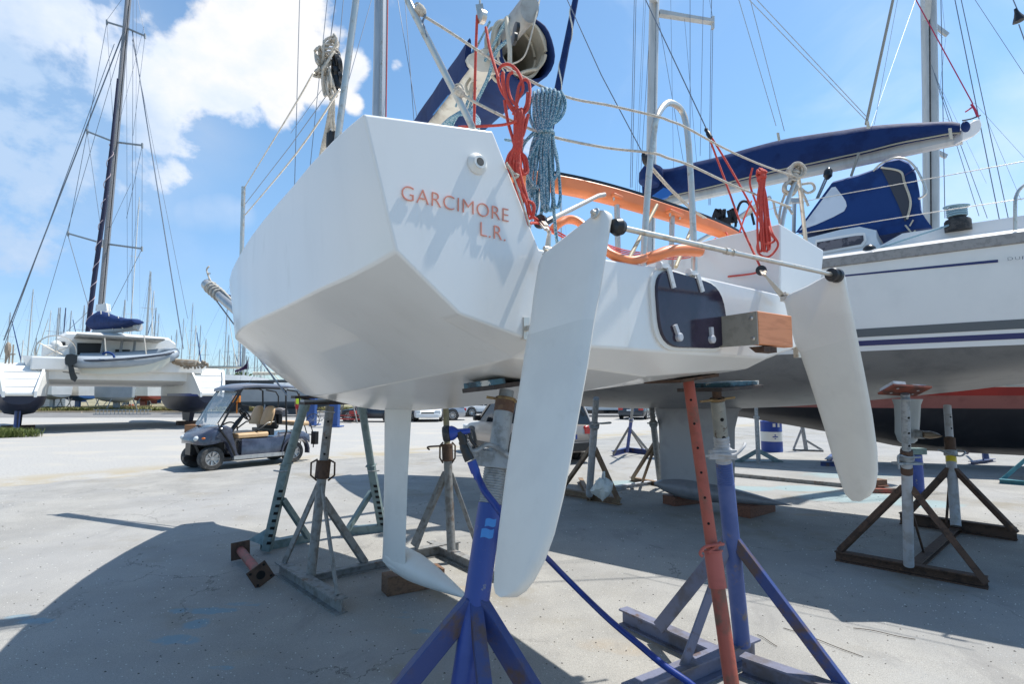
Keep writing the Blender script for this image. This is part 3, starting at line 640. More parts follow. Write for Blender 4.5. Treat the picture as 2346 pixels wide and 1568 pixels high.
for (x, y, x2, y2, Yq) in ((1413, 456, 1416, 602, 3.08), (1540, 492, 1537, 618, 3.2)):
    a = P(x, y, Yq); b = P(x2, y2, Yq)
    s = tubef('beam_post', [a, b], .0165, ssteel, yacht, 12, 0)
    m = MB(); m.bar(a-BS*.06+Z*.005, a+BS*.06-Z*.004, .08, .02); m.build('post_flange', orange, s, bevel=.004)
    m = MB(); m.lathe(a-BS*.045-BA*.02, -Z, [(.007, 0), (.007, .018), (.004, .026)], 8); m.lathe(a+BS*.045-BA*.02, -Z, [(.007, 0), (.007, .018), (.004, .026)], 8); m.build('post_bolt', ssteel, s)
a = P(1676, 545, 3.5); m = MB(); m.loft([[a+V(-.045, 0, .06), a+V(.035, 0, .03), a+V(.035, .04, .03), a+V(-.045, .04, .06)], [a+V(-.03, 0, -.03), a+V(.022, 0, -.03), a+V(.022, .03, -.03), a+V(-.03, .03, -.03)], [a+V(-.016, 0, -.115), a+V(.008, 0, -.115), a+V(.008, .02, -.115), a+V(-.016, .02, -.115)]]); m.build('beam_foot', orange, yacht, bevel=.004)
# block under the track, bolts
# tillers
def strap(name, pxs, w, h, m_, parent):
    pp = cr([P(*q) for q in pxs], 6); secs = []
    for i, p in enumerate(pp):
        t = (pp[min(i+1, len(pp)-1)]-pp[max(i-1, 0)]).normalized(); sx = t.cross(Z).normalized(); up = sx.cross(t)
        s = 1.0 if 0 < i < len(pp)-1 else .6
        secs.append([p+sx*w*math.cos(a)*s+up*h*math.sin(a)*s for a in np.linspace(0, 2*math.pi, 12, endpoint=False)])
    q = MB(); q.loft(secs); return q.build(name, m_, parent, ang=60)
strap('tiller', [(1262, 533, 2.2), (1277, 515, 2.2), (1297, 504, 2.22), (1320, 506, 2.22), (1345, 525, 2.2), (1372, 555, 2.16), (1400, 583, 2.12), (1440, 597, 2.15), (1480, 592, 2.2)], .024, .018, orange, yacht)
strap('tiller', [(1474, 596, 2.3), (1500, 588, 2.3), (1530, 577, 2.32), (1565, 573, 2.36), (1607, 576, 2.42)], .030, .026, orange, yacht)
# tiller extension
tubef('tiller_extension', [P(1256, 506, 2.3), P(1370, 449, 2.85), P(1385, 446, 2.9)], .012, mat('extension tube', (.42, .41, .38), .5, .3), yacht, 10, 0)
m = MB(); m.tube([P(1245, 512, 2.28), P(1262, 503, 2.32)], .016, 10); m.ball(P(1246, 514, 2.28), .018); m.build('universal_joint', blackp, yacht)

# lower struts inside the cockpit
tubef('cockpit_strut', [P(1505, 470, 2.9), P(1432, 610, 2.5)], .010, mat('bronze tube', (.36, .30, .20), .6, .1), yacht, 8, 0)
tubef('cockpit_strut', [P(1590, 510, 3.1), P(1548, 612, 2.7)], .010, MAT['bronze tube'], yacht, 8, 0)

# backstay tackle leading to the chainplates
def blockm(p, r, ax, n=14):
    q = MB(); q.lathe(p-Vector(ax).normalized()*r*.3, ax, [(r*.6, 0), (r, .04*r), (r, .56*r), (r*.6, .6*r)], n); return q
for (x, y, Yq, top) in ((1238, 508, 1.92, hpL), (1744, 620, 2.70, hpR)):
    p = P(x, y, Yq); q = blockm(p, .026 if Yq < 2.5 else .026, BS+BA*.3); bo = q.build('backstay_block', blackp, yacht)
    q = MB(); q.bar(p, p+(top-p)*.85, .018, .008); q.bar(p-BA*.012, p-BA*.012+(top-p)*.5, .014, .006); q.tube([p+(top-p)*.8, top], .006, 8); q.build('block_strap', ssteel, bo)
# mast, boom and stowed mainsail
my = 5.2
m = MB(); secs = []
for (x, y) in ((866, 468), (868, 330), (869, 272), (872, 130), (874, 0), (875, -60)):
    c = P(x, y, my); hw = 16.3/1250*my
    secs.append([c+V(hw*math.cos(a)+(0.0), .10*math.sin(a), 0) for a in np.linspace(0, 2*math.pi, 16, endpoint=False)])
secs = [[v_-V(0, 0, 0) for v_ in s_] for s_ in secs]
m.loft(secs); ma = m.build('mast', alu, yacht)
tubef('mast_track', [P(871, 330, my-.12), P(876, -60, my-.12)], .012, ssteel, ma, 6, 0)
tubef('halyard', [P(883, 330, my-.11), P(887, -60, my-.11)], .006, wire, ma, 5, 0)

# boom, sail bag and stowed sail: a long cover open at its after end
def bundle():
    A0 = P(985, 315, 4.6); A1 = P(1195, 70, 2.62)          # axis of the bag, forward and after end
    ax = (A1-A0).normalized(); sd = ax.cross(Z).normalized(); up = sd.cross(ax)
    if sd.x < 0: sd = -sd
    L_ = (A1-A0).length
    def ringp(t, rx, ry, dx=0, dy=0, n=28, w=.0, ph=0):
        c = A0+ax*(L_*t)+sd*dx+up*dy
        return [c+sd*(rx*math.cos(a))*(1+w*math.sin(3*a+ph))+up*(ry*math.sin(a))*(1+w*math.sin(5*a+2*ph)) for a in [2*math.pi*k/n for k in range(n)]]
    b = thing('boom', 'dummy', 'boom')
    bpy.data.objects.remove(b)
    # bag: navy tube hanging to the starboard side
    secs = []
    for t, r in ((-.5, .14), (0, .155), (.25, .165), (.5, .165), (.72, .160), (.86, .160), (.955, .158)):
        secs.append(ringp(t, r, r*1.12, .075, -.035, w=.05, ph=t*9))
    q = MB(); q.loft(secs, caps=False)
    # turned-back mouth: cream lining inside
    bag = q.build('sail_bag', navy, yacht, ang=70)
    so_ = bag.modifiers.new('S', 'SOLIDIFY'); so_.thickness = .012
    secs = []
    for t, r in ((.935, .142), (.945, .132), (.93, .124), (.85, .118), (.6, .10)):
        secs.append(ringp(t, r, r*1.1, .045, -.02, w=.07, ph=t*9))
    q = MB(); q.loft(secs, caps=False); q.build('bag_lining', cream, yacht, ang=70)
    q = MB(); q.tube(cr(ringp(.94, .142, .158, .045, -.02, n=16, w=.06), 3, closed=True), .010, 7)
    for t_, rr_, ph_ in ((.915, .150, 1.0), (.95, .130, 2.2), (.905, .118, 3.1), (.885, .157, .4)): q.tube(cr(ringp(t_, rr_, rr_*1.1, .045, -.02, n=18, w=.10, ph=ph_), 3, closed=True), .009, 6)
    q.build('bag_hem', cream, bag)
    # sail folds lying on the port side of the boom (cream with a blue tell line)
    secs = []
    for t in np.linspace(-.4, .9, 16):
        c = A0+ax*(L_*t)-sd*(.085+.012*math.sin(t*9))-up*.10
        secs.append([c+sd*.115*math.cos(a)*(1+.10*math.sin(t*23+a*2))+up*.06*math.sin(a)*(1+.25*math.sin(t*17+a*3)) for a in [2*math.pi*k/16 for k in range(16)]])
    q = MB(); q.loft(secs); q.build('stowed_sail', sailw, yacht, ang=70)
    secs = []
    for t in np.linspace(-.45, .88, 14):
        c = A0+ax*(L_*t)-sd*(.200)-up*.06
        secs.append([c+sd*.018*math.cos(a)*(1+.3*math.sin(t*19+a))+up*.085*math.sin(a) for a in [2*math.pi*k/12 for k in range(12)]])
    q = MB(); q.loft(secs); q.build('bag_flap', navy, bag, ang=70)
    # boom end projecting past the bag
    e0 = A0+ax*(L_*.80)-sd*.035+up*.02; e1 = e0+ax*.62
    secs = []
    for p in (A0+ax*(-.5*L_)-sd*.02, e0, e1): secs.append([p+sd*.048*math.cos(a)+up*.070*math.sin(a) for a in [2*math.pi*k/16 for k in range(16)]])
    q = MB(); q.loft(secs); bo = q.build('boom', mat('boom grey', (.40, .39, .36), .5, .3, c2=(.30, .28, .25), scale=9), yacht, ang=60)
    # blue and white reef lines and black blocks along the boom
    for i, (px, rr) in enumerate(([[(1200, 60, 2.6), (1155, 120, 2.9), (1110, 190, 3.1), (1080, 280, 3.2)], .0085], [[(1165, 85, 2.7), (1125, 160, 2.9), (1095, 215, 3.05), (1070, 285, 3.1)], .0085], [[(1180, 128, 2.62), (1140, 160, 2.7), (1120, 220, 2.8), (1085, 290, 2.9)], .009], [[(1125, 95, 2.8), (1080, 180, 3.1), (1065, 230, 3.2), (1050, 275, 3.3)], .006], [[(1090, 150, 3.0), (1060, 215, 3.2), (1000, 290, 3.6)], .004])):
        pp = [P(*z_)-V(0, .16, 0) for z_ in px]
        q = MB(); q.tube(cr(pp, 6), rr, 8); q.build('reef_line', bluerope if i < 4 else mat('light blue line', (.06, .22, .50), .6), yacht)
    for (x, y, Yq, r) in ((1183, 66, 2.42, .03), (1178, 88, 2.40, .028)):
        q = blockm(P(x, y, Yq), r, sd); o = q.build('boom_block', blackp, bo)
    q = MB(); q.tube([P(1160, 40, 2.4), P(1163, 70, 2.38), P(1168, 112, 2.38), P(1168, 160, 2.40)], .0105, 4); q.box(P(1167, 152, 2.38), (.013, .006, .02)); q.build('webbing_strap', cream, bag)
    q = MB(); q.tube(cr([P(1240, -20, 2.5), P(1222, 60, 2.42), P(1200, 130, 2.45), P(1160, 150, 2.5)], 6), .004, 6); q.build('lacing', ropew, bag)
    q = MB(); q.tube(cr([P(1085, 170, 2.9), P(1068, 195, 2.9), P(1074, 215, 2.9), P(1082, 190, 2.88), P(1078, 230, 2.88)], 6), .008, 7); q.build('lacing', cream, bag)
    return ax
def pattern_rope():
    m = bpy.data.materials.new('blue flecked rope'); m.use_nodes = True; nt = m.node_tree; L = nt.links; b = nt.nodes['Principled BSDF']; b.inputs['Roughness'].default_value = .8
    geo = N(nt, 'ShaderNodeNewGeometry'); v = N(nt, 'ShaderNodeTexVoronoi', i_Scale=230.0); L.new(geo.outputs['Position'], v.inputs['Vector'])
    r = N(nt, 'ShaderNodeValToRGB'); L.new(v.outputs['Distance'], r.inputs[0]); r.color_ramp.elements[0].color = (.46, .56, .58, 1); r.color_ramp.elements[0].position = .34; r.color_ramp.elements[1].color = (.06, .19, .27, 1); r.color_ramp.elements[1].position = .54
    L.new(r.outputs[0], b.inputs['Base Color']); return m
bluerope = pattern_rope()
bundle_ax = bundle()
# clutter of rope on the side deck at the foot of the port pulpit
q = MB()
for i in range(5):
    px = [(1010+i*6, 290, 2.5), (1035+i*5, 268-i*3, 2.4), (1062+i*4, 262-i*2, 2.3), (1085+i*3, 275, 2.25), (1095, 296, 2.2)]
    q.tube(cr([P(*z_) for z_ in px], 5), .007, 7)
q.build('mainsheet_tail', bluerope, yacht)
# sheet block hanging by the port pulpit, with its red sheet
m = MB(); m.lathe(P(1103, 38, 1.95), V(.7, .5, .1), [(.008, -.012), (.026, -.010), (.026, .010), (.008, .012)], 16); m.bar(P(1098, 12, 1.95), P(1104, 45, 1.95), .018, .028); m.tube([P(1099, -20, 1.95), P(1100, 16, 1.95)], .004, 6); m.build('sheet_block', ssteel, yacht)
for px in ([(1093, 35, 1.95), (1089, 150, 1.97), (1086, 290, 2.0)], [(1113, 62, 1.93), (1124, 120, 1.9), (1142, 178, 1.86)]):
    tubef('red_sheet', [P(*z_) for z_ in px], .0055, roper, yacht, 7)
tubef('red_sheet', [P(1050, 291, 1.9), P(1100, 289, 1.88), P(1150, 286, 1.86), P(1184, 278, 1.84)], .0052, roper, yacht, 7)
tubef('lashing', [P(1086, 292, 1.86), P(1089, 300, 1.85), P(1083, 300, 1.85)], .005, ropew, yacht)

# rigging of the white yacht
def wires(parent, lst, name='shroud', mm=None, n=5):
    for (x0, y0, Y0, x1, y1, Y1, r) in lst:
        q = MB(); q.tube([P(x0, y0, Y0), P(x1, y1, Y1)], r, n); q.build(name, mm or wire, parent)
wires(yacht, [(688, -60, 5.0, 673.5, 480, 5.0, .0036), (755, -50, 4.6, 704, 445, 4.6, .0030), (777, -60, 4.8, 757, 90, 4.8, .0045), (792, -60, 4.2, 747, 440, 4.0, .0030),
              (905, -40, 5.4, 973, 375, 5.1, .0034), (925, -40, 5.4, 956, 380, 5.1, .0034), (862, -40, 5.0, 796, 195, 4.6, .0030), (666, 305, 4.0, 748, 190, 3.4, .0018)])
wires(yacht, [(1461, -40, 3.3, 1617, 292, 3.05, .0036)], 'backstay')
wires(yacht, [(1291, -20, 3.0, 1378, 172, 2.8, .0028), (1378, 172, 2.8, 1473, 352, 2.6, .0028)], 'backstay')
wires(yacht, [(889, -40, 5.05, 884, 300, 5.05, .005)], 'halyard', roper)
# backstay tackles
p = P(1621, 303, 3.04)
m = MB(); m.lathe(P(1616, 294, 3.05), (p-P(1616, 294, 3.05)), [(.006, 0), (.012, .01), (.010, .03), (.014, .04), (.013, .075), (.006, .08)], 10); m.build('backstay_tackle_block', blackp, yacht)
for px in ([(1622, 308, 3.04), (1660, 410, 3.0), (1700, 520, 2.85), (1744, 616, 2.70)], [(1626, 308, 3.04), (1670, 380, 3.0), (1720, 470, 2.9), (1742, 510, 2.9)], ):
    tubef('backstay_tackle', [P(*z_) for z_ in px], .0058, roper, yacht, 7)
tubef('backstay_tackle', [P(1741, 622, 2.72), P(1720, 628, 2.85), P(1668, 634, 3.0)], .005, roper, yacht, 7)
tubef('backstay_tackle', [P(1650, 530, 3.45), P(1665, 535, 3.4), P(1670, 560, 3.3), P(1685, 556, 3.2), P(1705, 500, 3.1), P(1722, 460, 3.0)], .005, roper, yacht, 7)
p = P(1478, 362, 2.58); m = MB(); m.lathe(p, V(.3, .1, -1), [(.004, -.03), (.014, -.02), (.018, 0), (.018, .02), (.012, .035), (.004, .045)], 10); m.build('backstay_tackle_block', blackp, yacht)
for x_ in (0, 6): tubef('backstay_tackle', [P(1484+x_, 378, 2.6), P(1530+x_, 430, 2.75), P(1580+x_, 478, 2.95), P(1612+x_, 500, 3.1)], .0042, ropew, yacht, 6)
# red steering lines behind the tillers
for k in range(4):
    tubef('steering_line', [P(1390+k*4, 560+k*5, 2.8), P(1440, 575+k*4, 2.75), P(1520, 582+k*4, 2.9), P(1590, 575+k*5-k, 3.1), P(1640, 545+k*3, 3.3)], .0036, roper, yacht, 5)
for k in range(2):
    tubef('steering_line', [P(1240, 515+k*3, 2.1), P(1275, 530+k*6, 2.2), P(1308, 548+k*5, 2.3)], .004, roper, yacht, 5)
tubef('steering_line', [P(1213, 512, 1.87), P(1230, 511, 1.9), P(1245, 518, 1.95), P(1256, 520, 2.0)], .005, roper, yacht, 6)
# lashing wound down the edge of the port wing
tubef('lashing', [TR(1160, 372, .01), TR(1178, 410, .012), TR(1198, 470, .012), TR(1208, 500, .012), TR(1214, 520, .012)], .004, ropew, yacht, 6)
tubef('lashing', [TR(1161, 376, .02), P(1175, 395, 1.85), P(1187, 402, 1.84), P(1178, 409, 1.85)], .005, ropew, yacht, 6)

# bowsprit swung to port, with its guy
b0 = B(6.3, -.30, 2.30); b1 = P(478, 655, 8.35)
ax = (b1-b0).normalized()
m = MB(); m.lathe(b0, ax, [(.075, 0), (.075, (b1-b0).length-.1), (.085, (b1-b0).length-.09), (.088, (b1-b0).length+.06), (.07, (b1-b0).length+.07)], 16)
m.build('bowsprit', alu, yacht)
q = MB()
for k in range(4):
    c = b1-ax*(.08+.10*k); u = ax.cross(Z).normalized(); w = u.cross(ax)
    q.tube([c+(u*math.cos(a)+w*math.sin(a))*.092+ax*.012*math.sin(2*a+k) for a in np.linspace(0, 2*math.pi, 13)], .013, 6)
for k in range(3): q.tube(cr([b1+Z*.09-ax*.05, b1+Z*(.13+.04*k)+ax*(.0+.05*k), b1+Z*(.10+.1*k)+ax*(-.06+.04*k)], 4), .012, 6)
q.tube(cr([b1-ax*.1+Z*.09, b1-ax*.5+Z*.11, b1-ax*.9+Z*.08], 4), .016, 6)
q.build('lashing', ropew, yacht)
tubef('bobstay', [P(480, 668, 8.35), B(6.0, -.2, 1.62)], .011, wire, yacht, 6, 0)
tubef('bobstay', [P(490, 664, 8.2), P(560, 690, 7.9)], .012, stripe, yacht, 6, 0)

# ---------------------------------------------------------------- hanging ropes (things of their own)
def coil(name, label, mm, top, bot, wid, n, r, seed, neck=.2, tails=(), group=None, cat='rope coil', spread=1.0):
    """top/bot: points; loops of rope hanging from the lifeline and gathered at the neck"""
    rnd = random.Random(seed); top = Vector(top); bot = Vector(bot); ax = (bot-top); L_ = ax.length; ax.normalize()
    sd = V(1, 0, 0); sd = (sd-ax*sd.dot(ax)).normalized(); dp = ax.cross(sd); q = MB()
    for i in range(n):
        f = (i+.5)/n-.5; ln = L_*rnd.uniform(.84, 1.0); w1 = wid*rnd.uniform(.7, 1.15); w2 = wid*rnd.uniform(.55, 1.25)*spread; y = dp*(f*wid*.7)
        o = sd*rnd.uniform(-.15, .15)*wid
        p = [top+y*1.2-sd*w1*.45, top+y*1.2-ax*.02+o*.4, top+y*1.2+sd*w1*.45, top+ax*(L_*neck*.6)+sd*w1*.5+y, top+ax*L_*neck+sd*w1*.16+y*.5, top+ax*L_*(neck+.18)+sd*w1*.22+y*.6,
             top+ax*ln*.7+sd*w2*.45+y+o, top+ax*ln*.93+sd*w2*.38+y+o, top+ax*ln+o+y, top+ax*ln*.93-sd*w2*.38+y+o, top+ax*ln*.7-sd*w2*.42+y, top+ax*L_*(neck+.18)-sd*w1*.22+y*.6, top+ax*L_*neck-sd*w1*.16+y*.5, top+ax*(L_*neck*.6)-sd*w1*.5+y]
        q.tube(cr(p, 5, closed=True)+[p[0]], r, 8, caps=False)
    c = top+ax*L_*neck
    hel = [c+ax*(.018*(k/10.0)-.04)+(sd*math.cos(k*.63)+dp*math.sin(k*.63))*wid*.27 for k in range(0, 42)]
    q.tube(hel, r, 8)
    for t in tails: q.tube(cr([Vector(z_) for z_ in t], 6), r, 8)
    o = q.build(name, mm, None, ang=80)
    return tag(o, label, cat, group)
def PP(*l): return [P(*z_) for z_ in l]
def drape(label, mm, cx, ytop, yneck, ybot, Yq, wtop, wneck, wbot, n, r, seed, tails=(), wraps=3, lenvar=.25):
    """a coil hung over the lifeline: n bights side by side, pinched at the neck, fanning out below (all widths in metres)"""
    rnd = random.Random(seed); q = MB(); c0, c1, c2 = P(cx[0], ytop, Yq), P(cx[1], yneck, Yq), P(cx[2], ybot, Yq)
    for i in range(n):
        f = (i+.5)/n-.5; c0 = P(cx[0], ytop, Yq)-Z*(f*f*.07+rnd.uniform(0, .006)); g = f+rnd.uniform(-.06, .06); ln = 1-lenvar*rnd.random()*(0.4+abs(f)); e = c1+(c2-c1)*ln
        xb = wbot*g; hw = wbot/n*rnd.uniform(.5, 1.1)
        front = [c0+V(wtop*f, 0, 0), c0+V(wtop*f*1.04, -.022-.01*rnd.random(), -.025), c0.lerp(c1, .5)+V(wtop*.93*f, -.025, 0), c1+V(wneck*f, -.022, 0), c1.lerp(e, .3)+V(wneck*f*.8+xb*.3-hw, -.016, 0), c1.lerp(e, .8)+V(xb-hw, -.012, 0), e+V(xb-hw*.6, -.006, .008), e+V(xb, 0, 0)]
        back = [e+V(xb+hw*.6, .006, .008), c1.lerp(e, .8)+V(xb+hw, .01, 0), c1.lerp(e, .3)+V(wneck*f*.8+xb*.3+hw, .01, 0), c1+V(wneck*f, .014, 0), c0.lerp(c1, .5)+V(wtop*f*.93, .018, 0), c0+V(wtop*(f+.4/n), .018, -.02)]
        p = cr(front+back, 4, closed=True); q.tube(p+[p[0]], r, 8, caps=False)
    if wraps: q.tube([c1+V(math.cos(k*.55)*wneck*.62, math.sin(k*.55)*.030-.004, .006*r*100*(k/11.4)-.3*wneck) for k in range(int(wraps*11.5))], r, 8)
    for t in tails: q.tube(cr([Vector(z_) for z_ in t], 6), r, 8)
    return tag(q.build('rope_coil', mm, None, ang=80), label, 'rope coil')
drape('bright red rope coil hung on the upper stern lifeline beside the flecked blue one', roper, (1190, 1186, 1184), 248, 342, 410, 1.88, .036, .030, .075, 5, .0058, 3, wraps=0,
     tails=[PP((1160, 225, 1.9), (1148, 205, 1.9), (1140, 175, 1.9), (1148, 152, 1.9), (1165, 147, 1.9), (1182, 158, 1.89), (1194, 180, 1.88), (1198, 205, 1.88), (1188, 225, 1.88), (1176, 262, 1.88)),
            PP((1152, 165, 1.88), (1158, 215, 1.88), (1172, 250, 1.88), (1192, 262, 1.87), (1208, 250, 1.86), (1214, 215, 1.87), (1212, 190, 1.88), (1202, 182, 1.88), (1190, 195, 1.88), (1184, 230, 1.87), (1185, 262, 1.87)),
            PP((1150, 172, 1.885), (1156, 212, 1.885), (1172, 243, 1.88), (1195, 254, 1.87), (1206, 240, 1.865), (1209, 212, 1.87)), PP((1175, 165, 1.88), (1166, 172, 1.88), (1163, 195, 1.88), (1170, 225, 1.88), (1186, 245, 1.87)),
            PP((1156, 230, 1.89), (1164, 280, 1.88), (1178, 330, 1.87), (1192, 400, 1.86), (1206, 450, 1.86), (1216, 490, 1.88), (1235, 507, 1.92)),
            PP((1210, 262, 1.86), (1198, 310, 1.86), (1180, 335, 1.86), (1168, 370, 1.86), (1163, 395, 1.86)), PP((1178, 335, 1.87), (1172, 370, 1.87), (1164, 398, 1.86)),
            PP((1183, 300, 1.87), (1185, 400, 1.86), (1196, 440, 1.855), (1207, 470, 1.855), (1210, 492, 1.86), (1202, 500, 1.86)), PP((1190, 300, 1.87), (1188, 390, 1.86), (1180, 420, 1.86), (1190, 445, 1.86), (1205, 458, 1.86), (1222, 468, 1.86), (1222, 490, 1.865), (1214, 500, 1.87), (1202, 498, 1.86), (1198, 480, 1.86), (1196, 440, 1.86)), PP((1176, 420, 1.86), (1196, 470, 1.85), (1206, 500, 1.85), (1209, 525, 1.86))])
drape('thick flecked blue rope coil hanging over both stern lifelines', bluerope, (1251, 1246, 1244), 203, 300, 505, 1.97, .105, .058, .112, 7, .0064, 11, wraps=2, lenvar=.35,
     tails=[PP((1226, 215, 1.97), (1215, 235, 1.96), (1213, 262, 1.96), (1222, 290, 1.95), (1236, 305, 1.94)), PP((1284, 208, 1.98), (1294, 228, 1.98), (1293, 252, 1.98), (1282, 272, 1.97), (1266, 284, 1.96)), PP((1282, 215, 1.98), (1287, 235, 1.98), (1280, 262, 1.97), (1266, 280, 1.96)),
            PP((1238, 290, 1.95), (1215, 312, 1.94), (1200, 330, 1.94), (1194, 350, 1.94), (1196, 372, 1.94)), PP((1240, 310, 1.95), (1220, 345, 1.94), (1209, 375, 1.94), (1211, 400, 1.94), (1220, 420, 1.94), (1234, 432, 1.94)),
            PP((1266, 310, 1.96), (1272, 350, 1.96), (1278, 378, 1.96), (1276, 400, 1.96), (1266, 420, 1.96), (1268, 470, 1.98), (1273, 530, 2.0), (1279, 572, 2.02)), PP((1158, 320, 2.3), (1180, 323, 2.2), (1200, 322, 2.1))])
drape('red rope coil tied to the lifeline near the starboard quarter', roper, (1742, 1744, 1752), 385, 408, 580, 2.74, .042, .026, .070, 4, .0055, 8, wraps=3,
     tails=[PP((1724, 385, 2.86), (1718, 420, 2.86), (1732, 465, 2.86), (1742, 500, 2.86)), PP((1757, 480, 2.87), (1768, 530, 2.72), (1782, 556, 2.70), (1778, 572, 2.70), (1762, 588, 2.70), (1745, 586, 2.72), (1735, 572, 2.74), (1738, 548, 2.74), (1745, 520, 2.74)), PP((1752, 480, 2.87), (1764, 530, 2.72), (1775, 548, 2.72), (1768, 556, 2.72), (1750, 558, 2.73), (1738, 545, 2.74))])
coil('rope_coil', 'worn beige rope lashed round the top of the starboard pulpit', ropew, P(1826, 385, 3.1), P(1802, 452, 3.1), .075, 5, .0075, 14, neck=.35,
     tails=[PP((1826, 385, 3.1), (1840, 380, 3.1), (1846, 392, 3.1), (1838, 402, 3.1), (1822, 404, 3.08)), PP((1838, 422, 3.1), (1860, 420, 3.1), (1866, 434, 3.1), (1850, 442, 3.1), (1836, 432, 3.1)), PP((1832, 430, 3.1), (1845, 455, 3.1), (1852, 472, 3.1)), PP((1800, 440, 3.1), (1790, 470, 3.1), (1785, 500, 3.05), (1788, 515, 3.02)), PP((1795, 470, 3.1), (1806, 476, 3.08), (1815, 490, 3.05)),
            PP((1772, 462, 3.1), (1778, 490, 3.1), (1786, 505, 3.1))])
# beige rope and black block bundle behind the port pulpit
blk = thing('mainsheet_tackle', 'black pulley block bundle hanging behind the port pulpit tube', 'pulley block', tuple(P(771, 160, 2.2)))
for (x, y, r) in ((770, 142, .034), (776, 150, .034), (766, 165, .03), (777, 178, .03), (771, 128, .02)):
    blockm(P(x, y, 2.2), r, V(.8, .4, .2)).build('sheave', blackp, blk)
m = MB(); m.bar(P(770, 115, 2.2), P(773, 205, 2.2), .035, .03); m.build('cheek', blackp, blk, bevel=.005)
tubef('shackle', PP((768, 190, 2.2), (765, 202, 2.2), (775, 210, 2.2), (781, 198, 2.2)), .006, ssteel, blk, 6)
m = MB(); m.lathe(P(765, 318, 2.3), Z, [(.01, -.04), (.022, -.03), (.022, .03), (.01, .04)], 10); m.lathe(P(758, 322, 2.3), Z, [(.01, -.05), (.02, -.03), (.02, .03), (.01, .04)], 10); m.build('lower_block', blackp, blk)
q = MB(); rnd = random.Random(5)
def jit(l, a=5): return PP(*[(x+rnd.uniform(-a, a), y+rnd.uniform(-a, a), Y+rnd.uniform(-.05, .05)) for x, y, Y in l])
for k in range(6):                      # tangled head of the coil
    q.tube(cr(jit([(756+k*3, 84, 2.2), (742+k*2, 100, 2.2), (738, 125, 2.2), (728+k*3, 150, 2.2), (724, 168, 2.2), (734, 172, 2.2), (748, 150, 2.2), (762, 118, 2.2), (770, 98, 2.2), (760, 82, 2.2)], 7), 5), .0052, 7)
for k in range(3): q.tube(cr(jit([(724, 114, 2.2), (734, 108, 2.2), (745, 122, 2.2), (755, 140, 2.2), (742, 150, 2.2), (728, 140, 2.2), (723, 122, 2.2)], 4), 5), .0052, 7)
for k in range(5):                      # hanging bights
    e_ = 225+rnd.uniform(-14, 10)
    q.tube(cr(jit([(738+k*4, 155, 2.2), (738+k*5, 185, 2.2), (742+k*5, e_-6, 2.2), (748+k*4, e_, 2.2), (753+k*4, e_-10, 2.2), (750+k*4, 190, 2.2), (746+k*3, 160, 2.2)], 3), 5), .0052, 7)
for k in range(2): q.tube(cr(PP((758+k*6, 200, 2.2), (762+k*3, 240, 2.22), (760+k*5, 275, 2.24), (762+k*6, 300, 2.26)), 5), .0052, 7)
q.tube(cr(PP((720, 166, 2.2), (719, 174, 2.2), (732, 175, 2.2), (736, 166, 2.2)), 4), .005, 7)
q.tube([P(757, 138, 2.2)+V(math.cos(a)*.036, math.sin(a)*.036, a*.0028) for a in np.linspace(0, 18, 60)], .0052, 7)
tag(q.build('rope_bundle', ropew, None, ang=80), 'knotted beige rope bundle hanging left of the port pulpit tube', 'rope')
tag(tubef('mooring_rope', PP((762, 235, 2.25), (752, 290, 2.3), (742, 335, 2.35), (736, 365, 2.4)), .013, ropew, None, 8), 'thick beige rope dropping behind the port topside under the bundle', 'rope')
# little plastic bottle scrap? none. Small tackle near the pulpit
q = MB()
for k in range(16):
    a_ = 1640+rnd.random()*55; q.tube(cr(PP((a_, 478+rnd.random()*8, 3.9), (a_+rnd.uniform(-8, 12), 490+rnd.random()*12, 3.9), (a_+rnd.uniform(-10, 10), 502+rnd.random()*16, 3.9)), 4), .014, 6)
q.tube(cr(PP((1685, 520, 3.9), (1690, 480, 3.9), (1700, 462, 3.9), (1715, 466, 3.9), (1722, 490, 3.9), (1728, 515, 3.9)), 5), .010, 6); q.tube(PP((1664, 500, 3.9), (1668, 545, 3.9)), .03, 6)
tag(q.build('rope_heap', mat('black rope', (.02, .02, .022), .8), None, ang=80), 'black rope bundle hung on the starboard rail beyond the orange beam', 'rope')
wires(yacht, [(1700, 498, 3.8, 1745, 462, 3.6, .018)], 'spare_tube', alul, 8)

# ================================================================ BOAT STANDS
def stand(label, base, segs, legs, beams, pads=(), mm=None, name='boat_stand', group=None, loc=None):
    """segs: (name, p, q, r, mat) tubes; legs: (p,q,w,h,mat); beams: (p,q,w,h,mat,kind)"""
    t = thing(name, label, 'boat stand', tuple(base), group)
    for nm, p, q, r, mt in segs:
        b = MB(); b.tube([p, q], r, 18); b.build(nm, mt, t, ang=50)
    for p, q, w, h, mt in legs:
        b = MB(); b.bar(p, q, w, h); b.build('leg', mt, t, smooth=False, bevel=.002)
    for p, q, w, h, mt, kd in beams:
        b = MB()
        if kd == 'I': b.ibeam(p, q, w, h)
        elif kd == 'U': b.channel(p, q, w, h)
        else: b.bar(Vector(p)+Z*h/2, Vector(q)+Z*h/2, w, h)
        b.build('base_beam', mt, t, smooth=False)
    return t
def along(a, b, s): return Vector(a)+(Vector(b)-Vector(a))*s
def atz(a, b, z): a = Vector(a); b = Vector(b); return a+(b-a)*((z-a.z)/(b.z-a.z))
def threads(p, q, r, n, mt, t, name='thread'):
    b = MB(); p = Vector(p); q = Vector(q); pts = []
    ax = (q-p).normalized(); L_ = (q-p).length; prof = []
    for i in range(n): h = L_*i/n; prof += [(r*.95, h), (r*1.03, h+L_/n*.3), (r*1.03, h+L_/n*.55), (r*.95, h+L_/n*.9)]
    b.lathe(p, ax, prof, 22); return b.build(name, mt, t, ang=25)
